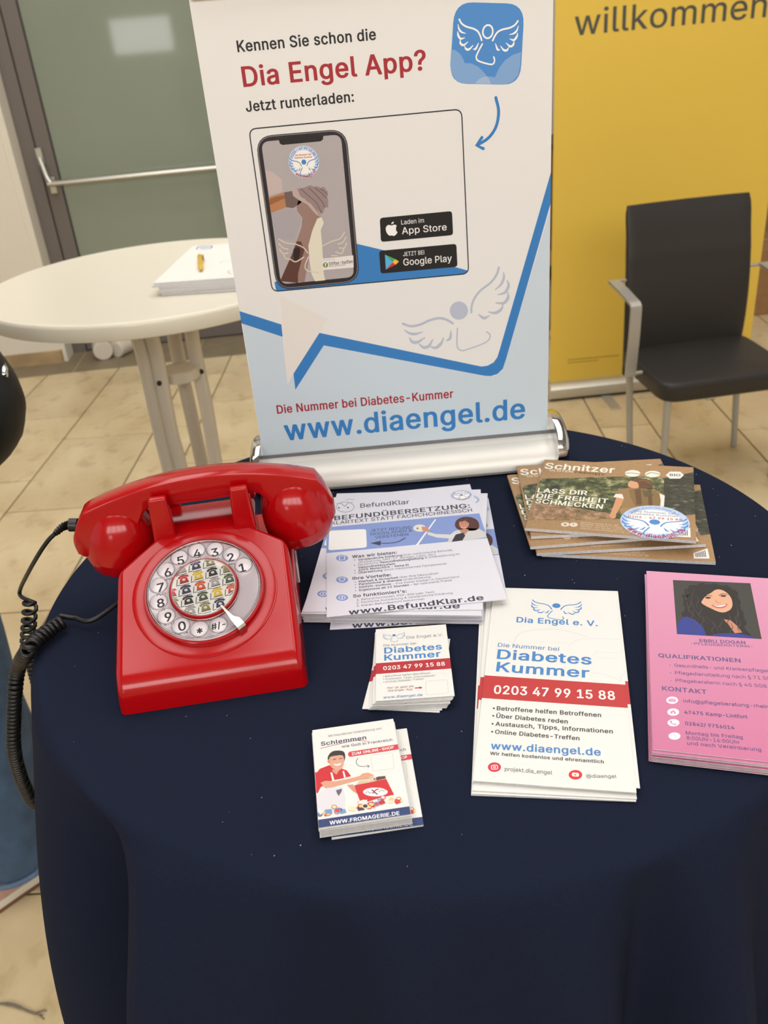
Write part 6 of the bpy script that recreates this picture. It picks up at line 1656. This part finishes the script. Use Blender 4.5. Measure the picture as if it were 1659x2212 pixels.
# papers and pen on the white table
rs = random.Random(2)
me = sheet_mesh(0.297, 0.335, 0.0042, M_PAPER)
z = 1.1006
papers = []
for i in range(6):
    o = place('booklet', me, -0.4185 + (0 if i > 3 else 0.012) + rs.uniform(-.003, .003), 1.738 + rs.uniform(-.002, .002), z, -5.0 + rs.uniform(-1, 1)); papers.append(o); z += 0.0045
for o in papers[:-1]: tag(o, 'white booklet inside the stack on the white standing table', 'booklet', 'booklets under the top one')
tag(papers[-1], 'topmost white booklet with a blue emblem on the white standing table', 'booklet')
S = Surf(papers[-1].matrix_world, 0.0042)
g = Print(S, 300, 500, 6.9125, clip=(0, 0.297, 0, 0.335), step=0.0001)
g.stroke([(860, 265), (900, 225), (1000, 215), (1080, 215), (1085, 240), (1040, 260), (930, 262)], 22, (130, 150, 190), 1)
g.poly([(900, 255), (930, 228), (1060, 225), (1060, 245)], (190, 202, 222), 2)
g.stroke([(1210, 475), (1270, 445), (1380, 435)], 18, (200, 200, 198), 1); g.stroke([(1400, 580), (1345, 590), (1335, 615), (1375, 632), (1410, 632)], 16, (170, 166, 160), 1)
g.build('emblem_print', papers[-1])
pa, pb_ = onz(434, 582, z+0.006), onz(431, 546, z+0.006)
pen = empty('pen', pa); tag(pen, 'yellow ballpoint pen lying on the white booklets', 'pen')
d = pb_-pa; L = min(d.length, 0.14); d = d.normalized()
M_PEN = mat('yellow_plastic', rgb(222, 178, 40), 0.3)
MB().tube([d*0.0, d*0.012, d*0.02, d*(L-0.01), d*L], [0.0015, 0.0045, 0.0055, 0.0055, 0.003], 14).build('barrel', M_PEN, pen, smooth=40)
MB().tube([d*(L*0.62)+Vector((0.007, 0, 0.001)), d*(L*0.97)+Vector((0.007, 0, 0.001))], 0.0014, 8).build('clip', mat('grey_clip', rgb(120, 110, 80), 0.4), pen)

# ================================================================== YELLOW ROLL-UP BANNER
yl, yr = onz(1188, 862), onz(1614, 820)
YM = Matrix.Translation((0.8050, 3.690, 0)) @ Matrix.Rotation(R(1.8), 4, 'Z')
yb_ = empty('yellow_roll_up_banner', M=YM)
tag(yb_, 'tall yellow roll-up banner with the word willkommen behind the black chair', 'banner')
YWd = 0.915
SM = Matrix(((1, 0, 0, 0), (0, 0, -1, 0), (0, 1, 0, 0.075), (0, 0, 0, 1)))
ys = MB().box(0, YWd, 0, 2.02, -0.001, 0.0).build('banner_sheet', M_YELLOW, yb_, M=SM)
YS = Surf(YM @ SM, 0.0)
g = Print(YS, 1160, 0, 3.3246, clip=(0, YWd, 0, 2.02), step=0.0003, rough=0.5)
GREY = (74, 74, 66)
g.text('willkommen', (268, 256), (1642, 122), (250, 122), GREY, 1, 0.008, ref='x', res=4)
g.view(1160, 380, 3.3246)
for y in (0, 14):
    g.poly([(218, 1318+y*1.5), (590 if y == 0 else 440, 1284+y*1.5+(0 if y == 0 else 14)), (590 if y == 0 else 440, 1292+y*1.5+(0 if y == 0 else 14)), (218, 1326+y*1.5)], (180, 148, 52), 1)
g.build('lettering', ys)
cprof = [(-0.045, 0.012), (-0.050, 0.03), (-0.045, 0.055), (-0.025, 0.072), (0.0, 0.078), (0.03, 0.072), (0.045, 0.05), (0.045, 0.012)]
MB().loft([[(x, y, z) for y, z in cprof] for x in (-0.012, YWd+0.012)]).build('cassette', M_SILVER, yb_, smooth=35)
MB().box(-0.0125, YWd+0.0125, -0.046, 0.046, 0.008, 0.0135).build('cassette_base', M_FRAMED, yb_)
for xx in (-0.014, YWd+0.008): MB().box(xx, xx+0.006, -0.05, 0.046, 0.010, 0.078, bev=0.002).build('end_cap', M_SILVER, yb_)
fx = (YM.inverted() @ onz(1318, 868)).x
for xx in (fx, YWd-fx): MB().box(xx-0.021, xx+0.021, -0.205, 0.205, 0.0, 0.007, bev=0.003).build('foot', M_SILVER, yb_)
MB().tube([(YWd/2, 0.02, 0.06), (YWd/2, 0.02, 2.1)], 0.01, 12).build('pole', M_STEEL, yb_, smooth=40)
MB().box(-0.005, YWd+0.005, -0.012, 0.012, 2.09, 2.12, bev=0.004).build('top_rail', M_SILVER, yb_)

# ================================================================== BLACK CHAIR
CHM = Matrix.Translation((1.192, 2.891, 0)) @ Matrix.Rotation(R(6), 4, 'Z')
chair = empty('armchair', M=CHM)
tag(chair, 'black leather armchair with silver arms and legs in front of the yellow banner', 'chair')
def pad(w, d, h, n=14, crown=0.012, r=0.02):
    """soft cushion, centred, top crowned"""
    vs, fs = [], []
    def ring(s, z):
        out = []
        for k in range(48):
            a = 2*PI*k/48
            cx, cy = math.cos(a), math.sin(a)
            p = 0.22
            x = math.copysign(abs(cx)**p, cx)*(w/2-r*(1-s)); y = math.copysign(abs(cy)**p, cy)*(d/2-r*(1-s))
            out.append((x, y, z))
        return out
    b = MB(); secs = []
    secs.append([(x*0.96, y*0.96, 0) for x, y, z in ring(0.6, 0)])
    for a in range(0, 91, 18): secs.append(ring(math.cos(R(90-a))*0 + 1-(1-math.cos(R(a)))*0.55 if a else 1, h*0.55*0 + (h-r)*(1 if a else 0.25) + r*math.sin(R(a))*(1 if a else 0)))
    for q in (0.9, 0.7, 0.45, 0.2, 0.02): secs.append([(x*q, y*q, h + crown*(1-q*q)) for x, y, z in ring(0.45, h)])
    b.loft(secs)
    return b
seat = pad(0.48, 0.39, 0.072, crown=0.010)
so = seat.build('seat', M_LEATHER, chair, smooth=True, M=Matrix.Translation((0, 0.022, 0.352)) @ Matrix.Rotation(R(2), 4, 'X'))
MB().tube([(x, y, 0.001) for x, y in spline([(-0.225, -0.212), (0, -0.217), (0.225, -0.212)], 6)], 0.0022, 6).build('piping', M_LEATHER, so, M=Matrix.Translation((0, 0.022, 0.058)))
bk = MB(); secs = []
for k in range(25):
    t = k/24
    z = 0.325 + t*0.605
    y = 0.218 + 0.045*(t**1.6) - 0.020*math.sin(PI*t)
    wv = 0.232 + 0.006*math.sin(PI*min(1, t*1.2)) - 0.006*(1-t)
    th = 0.021 - 0.007*t + (0.0035*math.exp(-((t-0.72)/0.035)**2))
    s = 1.0 if k < 23 else (0.995 if k == 23 else 0.975)
    th2 = th*(1 if k < 23 else (0.8 if k == 23 else 0.4))
    c = []
    for j in range(28):
        a = 2*PI*j/28
        cx, cy = math.cos(a), math.sin(a)
        x = math.copysign(abs(cx)**0.25, cx)*wv*s
        yy = y + math.copysign(abs(cy)**0.5, cy)*th2 - 0.018*(1-(x/wv)**2)*0 + 0.022*(x/wv)**2*-0.6
        c.append((x, yy, z))
    secs.append(c)
bk.loft(secs); bk.build('backrest', M_LEATHER, chair, smooth=55)
for sx in (-1, 1):
    MB().tube([(sx*0.214, 0.17, 0.36), (sx*0.214, 0.15, 0.2), (sx*0.212, 0.12, 0.0)], [0.0135, 0.0125, 0.011], 14).build('leg', M_GREYMETAL, chair, smooth=40)
    MB().tube([(sx*0.206, -0.14, 0.36), (sx*0.207, -0.146, 0.2), (sx*0.209, -0.155, 0.0)], [0.0135, 0.0125, 0.011], 14).build('leg', M_GREYMETAL, chair, smooth=40)
    ar = MB()
    xa, hw = sx*0.283, 0.019
    path = [(0.20, 0.686), (0.16, 0.682), (0.10, 0.674), (0.02, 0.660), (0.0, 0.656), (-0.008, 0.649), (-0.010, 0.639), (-0.008, 0.55), (0.0, 0.46), (0.006, 0.395)]
    secs = []
    for i, (y, z) in enumerate(path):
        a = path[max(0, i-1)]; b = path[min(len(path)-1, i+1)]
        t = Vector((b[0]-a[0], b[1]-a[1])).normalized(); nn = Vector((-t.y, t.x))*0.005
        secs.append([(xa-hw, y+nn.x, z+nn.y), (xa+hw, y+nn.x, z+nn.y), (xa+hw, y-nn.x, z-nn.y), (xa-hw, y-nn.x, z-nn.y)])
    MB().tube([(sx*0.215, 0.006, 0.405), (sx*0.284, 0.006, 0.405)], 0.007, 10).build('arm_bracket', M_GREYMETAL, chair, smooth=40)
    ar.loft(secs); ar.build('armrest', M_GREYMETAL, chair, smooth=30)
    MB().tube([(sx*0.23, 0.205, 0.683), (sx*0.285, 0.197, 0.684)], 0.006, 10).build('arm_bracket', M_GREYMETAL, chair, smooth=40)

# ================================================================== WOODEN CABINET AND CARTONS BEHIND
cab = empty('wooden_cabinet', (0.70, 4.62, 0), R(1.8)); tag(cab, 'brown wooden cabinet seen in the narrow gap beside the yellow banner', 'cabinet')
MB().box(-0.35, 0.75, 0.02, 0.40, 0.44, 0.945).build('upper_panel', M_WOOD, cab)
MB().box(-0.36, 0.76, 0.0, 0.41, 0.945, 0.972).build('cabinet_top', mat('dark_edge', rgb(64, 48, 36), 0.6), cab)
MB().box(-0.35, 0.75, -0.01, 0.40, 0.372, 0.445).build('shelf_board', mat('light_wood', rgb(160, 124, 84), 0.5, noise=(14, .15)), cab)
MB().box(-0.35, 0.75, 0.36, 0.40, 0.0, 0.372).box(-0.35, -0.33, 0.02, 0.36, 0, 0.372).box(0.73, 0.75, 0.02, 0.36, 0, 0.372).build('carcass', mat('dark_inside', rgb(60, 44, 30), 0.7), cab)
bag_ = MB(); secs = []
for z, w, d in ((0.0, 0.13, 0.10), (0.05, 0.15, 0.12), (0.12, 0.15, 0.12), (0.2, 0.12, 0.09), (0.26, 0.07, 0.05), (0.28, 0.02, 0.02)):
    secs.append([(w*math.copysign(abs(math.cos(a))**.6, math.cos(a)), d*math.copysign(abs(math.sin(a))**.6, math.sin(a)), z) for a in [2*PI*k/20 for k in range(20)]])
bgo = bag_.loft(secs).build('sack', mat('grey_sack', rgb(150, 144, 136), 0.8), None, smooth=50, M=Matrix.Translation((0.97, 4.78, 0.0)))
tag(bgo, 'grey sack on the floor under the wooden cabinet shelf', 'sack')
def carton(x, y, z, w, d, h, rz, label):
    o = MB().box(0, w, 0, d, 0, h, bev=0.004, seg=1).build('carton', M_CARD, None, M=Matrix.Translation((x, y, z)) @ Matrix.Rotation(R(rz), 4, 'Z'))
    tag(o, label, 'carton')
    MB().box(0.0, w, d*0.46, d*0.54, h, h+0.0006).build('tape', mat('brown_tape', rgb(170, 132, 90), 0.3), o)
    return o
c1 = carton(2.02, 4.60, 0, 0.58, 0.42, 0.36, 2, 'cardboard carton on the floor right of the yellow banner')
c2 = carton(1.98, 5.04, 0, 0.66, 0.14, 0.62, 2, 'tall narrow cardboard carton against the back wall right of the yellow banner')
gm = Matrix.Translation((0, 0, 0)) @ Matrix(((1, 0, 0, 0), (0, 0, -1, 0), (0, 1, 0, 0), (0, 0, 0, 1)))
for k in range(9):
    MB().box(0.04, 0.075, 0.05+k*0.028, 0.068+k*0.028, 0.0006, 0.0012).build('printed_mark', ink((122, 62, 44)), c1, M=gm)

# ================================================================== PERSON AT THE LEFT EDGE
PX, PY = -0.875, 1.31
per = empty('person', (PX, PY, 0), R(46))
tag(per, 'person in black jacket, blue jeans and pinkish shoes standing left of the table', 'person')
def fused(name, parts, m, vox=0.009, smooth_it=4, parent=per):
    b = MB()
    for kind, *a in parts:
        if kind == 't': b.tube(spline(a[0], 6), [x for x in interp(a[1], 6)], 20)
        else: b.sphere(a[0], a[1], 20, sc=a[2] if len(a) > 2 else (1, 1, 1))
    o = b.build(name, m, parent, smooth=True)
    r = o.modifiers.new('r', 'REMESH'); r.mode = 'VOXEL'; r.voxel_size = vox; r.use_smooth_shade = True
    s_ = o.modifiers.new('s', 'SMOOTH'); s_.iterations = smooth_it; s_.factor = 0.5
    dg = bpy.context.evaluated_depsgraph_get(); dg.update()
    me = bpy.data.meshes.new_from_object(o.evaluated_get(dg))
    o.modifiers.clear(); o.data = me
    return o
def interp(rr, per_):
    out = []
    for i in range(len(rr)-1):
        for k in range(per_): out.append(rr[i] + (rr[i+1]-rr[i])*k/per_)
    out.append(rr[-1]); return out
def jeans_mat():
    m = mat('blue_denim', rgb(64, 88, 116), 0.85, noise=(26, 0.22), bump=(700, 0.3)); return m
M_JEANS = jeans_mat()
M_JACKET = mat('black_jacket', rgb(20, 19, 18), 0.55, spec=0.4, bump=(40, 0.3))
M_SKIN = mat('skin', rgb(206, 160, 132), 0.5)
M_SHOE = mat('dusty_pink_suede', rgb(190, 148, 134), 0.8, noise=(60, .08))
M_SOLE = mat('white_sole', rgb(222, 214, 200), 0.6)
M_SOLEB = mat('tan_sole', rgb(120, 88, 62), 0.7)
# local axes: x = forward (towards the table), y = left
JL = []
FEET = {-1: tuple(per.matrix_world.inverted() @ Vector((-0.832, 1.285, 0)))[:2], 1: (0.12, 0.14)}
for sy in (-1, 1):
    fx_, fy_ = FEET[sy]
    kx, ky = (fx_*0.45 + 0.03, (fy_ + sy*0.09)*0.5)
    JL.append(('t', [(0.0, sy*0.085, 0.93), (kx*0.55+0.01, (sy*0.09+ky)*0.5, 0.74), (kx, ky, 0.50), ((kx+fx_)/2, (ky+fy_)/2, 0.30), (fx_-0.01, fy_, 0.075)], [0.105, 0.098, 0.082, 0.078, 0.081]))
JL.append(('s', (0, 0, 0.95), 0.15, (0.85, 1.05, 0.75)))
fused('jeans', JL, M_JEANS, 0.011, 3)
hem = MB()
for sy in (-1, 1):
    fx_, fy_ = FEET[sy]
    MB().tube([(fx_-0.01+0.081*math.cos(2*PI*k/32), fy_+0.081*math.sin(2*PI*k/32), 0.078) for k in range(33)], 0.006, 8, caps=False).build('jeans_hem', mat('denim_hem', rgb(92, 116, 142), 0.85, noise=(60, .2)), per, smooth=True)
for sy in (-1, 1):
    fx_, fy_ = FEET[sy]
    sh = MB(); so_ = MB(); s2_ = MB()
    prof = [(-0.095, 0.028), (-0.085, 0.036), (-0.04, 0.038), (0.02, 0.042), (0.08, 0.049), (0.13, 0.047), (0.165, 0.034), (0.182, 0.014)]
    hts = [0.075, 0.088, 0.098, 0.094, 0.072, 0.058, 0.050, 0.040]
    secs = []
    for (x, w), h in zip(prof, hts):
        secs.append([(x, w*math.cos(a)*(1 if math.sin(a) < 0.3 else 1-0.35*(math.sin(a)-0.3)), 0.026 + (h-0.026)*max(0, math.sin(a))) for a in [PI*k/12 for k in range(13)]])
    sh.loft(secs)
    def outl(g, z): return [(x, w+g, z) for x, w in prof] + [(x, -w-g, z) for x, w in prof[::-1]]
    so_.loft([outl(0.003, 0.012), outl(0.005, 0.02), outl(0.003, 0.030)])
    s2_.loft([outl(0.001, 0.0), outl(0.004, 0.006), outl(0.003, 0.0125)])
    Ms = Matrix.Translation((fx_, fy_, 0)) @ Matrix.Rotation(R(0 if sy < 0 else 12), 4, 'Z')
    s = sh.build('shoe', M_SHOE, per, smooth=50, M=Ms)
    so_.build('midsole', M_SOLE, s, smooth=40); s2_.build('outsole', M_SOLEB, s, smooth=40)
# jacket: torso and both arms in one garment
JK = [('t', [(0, 0, 0.86), (0, 0, 1.0), (0.01, 0, 1.2), (0.0, 0, 1.38), (0, 0, 1.46)], [0.165, 0.165, 0.172, 0.165, 0.09]),
      ('s', (0, 0.13, 1.40), 0.085), ('s', (0, -0.13, 1.40), 0.085)]
AR_R = per.matrix_world.inverted() @ Vector((-0.535, 1.12, 1.125))     # elbow that shows in the picture
AR_R2 = per.matrix_world.inverted() @ Vector((-0.735, 1.00, 1.03))
JK.append(('t', [(0, -0.17, 1.40), tuple((Vector((0, -0.17, 1.40))+AR_R)/2 + Vector((0.01, -0.01, 0))), tuple(AR_R), tuple((AR_R+AR_R2)/2 + Vector((0.02, 0, -0.015))), tuple(AR_R2)], [0.07, 0.064, 0.062, 0.058, 0.046]))
JK.append(('t', [(0, 0.18, 1.40), (-0.02, 0.24, 1.22), (-0.02, 0.26, 1.12), (0.0, 0.275, 1.0), (0.02, 0.27, 0.87)], [0.07, 0.062, 0.056, 0.05, 0.042]))
fused('jacket', JK, M_JACKET, 0.011, 3)
def on_sleeve(px, py):
    """first point where the sight line meets the right sleeve"""
    sh_, el_ = per.matrix_world @ Vector((0, -0.17, 1.40)), per.matrix_world @ AR_R
    ha_ = per.matrix_world @ AR_R2
    best = None
    for k in range(900):
        q = ony(px, py, 0.9 + k*0.0004)
        dd = 9
        for a_, b_ in ((sh_, el_), (el_, ha_)):
            t = max(0, min(1, (q-a_).dot(b_-a_)/(b_-a_).length_squared))
            dd = min(dd, (q-(a_+(b_-a_)*t)).length)
        if best is None or dd < best[0]: best = (dd, q)
        if dd < 0.066: return q
    return best[1]
zp = MB(); q0 = per.matrix_world.inverted() @ on_sleeve(7, 786); q1 = per.matrix_world.inverted() @ on_sleeve(10, 812)
zp.tube([q0, (q0+q1)/2, q1], [0.004, 0.0055, 0.0045], 10); zp.build('zip_pull', M_CHROME, per, smooth=True)
# head, neck, hair, face
hd = [('t', [(0, 0, 1.43), (0.01, 0, 1.52), (0.02, 0, 1.58)], [0.06, 0.055, 0.058]), ('s', (0.02, 0, 1.645), 0.098, (1.0, 0.80, 1.18)), ('s', (0.055, 0, 1.60), 0.06, (1, .8, 1)), ('s', (0.122, 0, 1.632), 0.014, (1.2, .8, 1.3)), ('s', (0.02, 0.078, 1.64), 0.02, (.8, .5, 1.3)), ('s', (0.02, -0.078, 1.64), 0.02, (.8, .5, 1.3))]
fused('head', hd, M_SKIN, 0.006, 2)
MB().sphere((0.004, 0, 1.665), 0.104, 24, sc=(1.0, 0.84, 1.1)).build('hair', mat('brown_hair', rgb(70, 50, 36), 0.7, noise=(80, .3)), per, smooth=True)
for sy in (-1, 1): MB().sphere((0.109, sy*0.031, 1.655), 0.011, 12).build('eye', mat('eye', rgb(40, 32, 28), 0.2), per, smooth=True)
MB().sphere((0.114, 0, 1.588), 0.02, 12, sc=(0.4, 1.1, 0.35)).build('mouth', mat('lips', rgb(170, 100, 92), 0.5), per, smooth=True)
def hand(base, d):
    base = Vector(base); d = Vector(d).normalized(); u = d.cross(Vector((0, 0, 1))).normalized(); w = u.cross(d)
    P = [('t', [tuple(base), tuple(base+d*0.04), tuple(base+d*0.085)], [0.026, 0.034, 0.034])]
    for i, l in enumerate((0.062, 0.074, 0.070, 0.054)):
        r0 = base + d*0.08 + u*(-0.028+0.019*i)
        P.append(('t', [tuple(r0), tuple(r0+d*l*0.5-w*0.008), tuple(r0+d*l*0.85-w*0.03)], [0.0095, 0.0088, 0.0075]))
    r0 = base + d*0.03 - u*0.03
    P.append(('t', [tuple(r0), tuple(r0-u*0.025+d*0.03), tuple(r0-u*0.028+d*0.06-w*0.01)], [0.012, 0.011, 0.009]))
    return P
fused('hand', hand(AR_R2, AR_R2-AR_R), M_SKIN, 0.004, 1)
fused('hand', hand((0.02, 0.27, 0.87), (0.1, -0.05, -1.0)), M_SKIN, 0.004, 1)

# ---- bit of litter on the floor
la, lb = onz(0, 2170), onz(98, 2196)
tw = empty('twig', la); tag(tw, 'dry grey twig lying on the floor left of the tablecloth', 'twig')
d = lb-la
MB().tube(spline([d*0.0+Vector((0, 0, .004)), d*0.3+Vector((0, .003, .005)), d*0.7+Vector((0, .0, .003)), d*0.95+Vector((0, 0, .003))], 8), [0.002]*4 + [0.003]*8 + [0.002]*8 + [0.001]*5, 8).tube(spline([d*0.78+Vector((0, 0, .003)), d*0.92+Vector((0, .008, .003)), d*1.0+Vector((0, .010, .002))], 6), 0.001, 6).tube([d*0.85+Vector((0, 0, .003)), d*1.0+Vector((0, -.006, .002))], 0.001, 6).build('stem', mat('grey_bark', rgb(120, 112, 100), 0.8), tw, smooth=True)
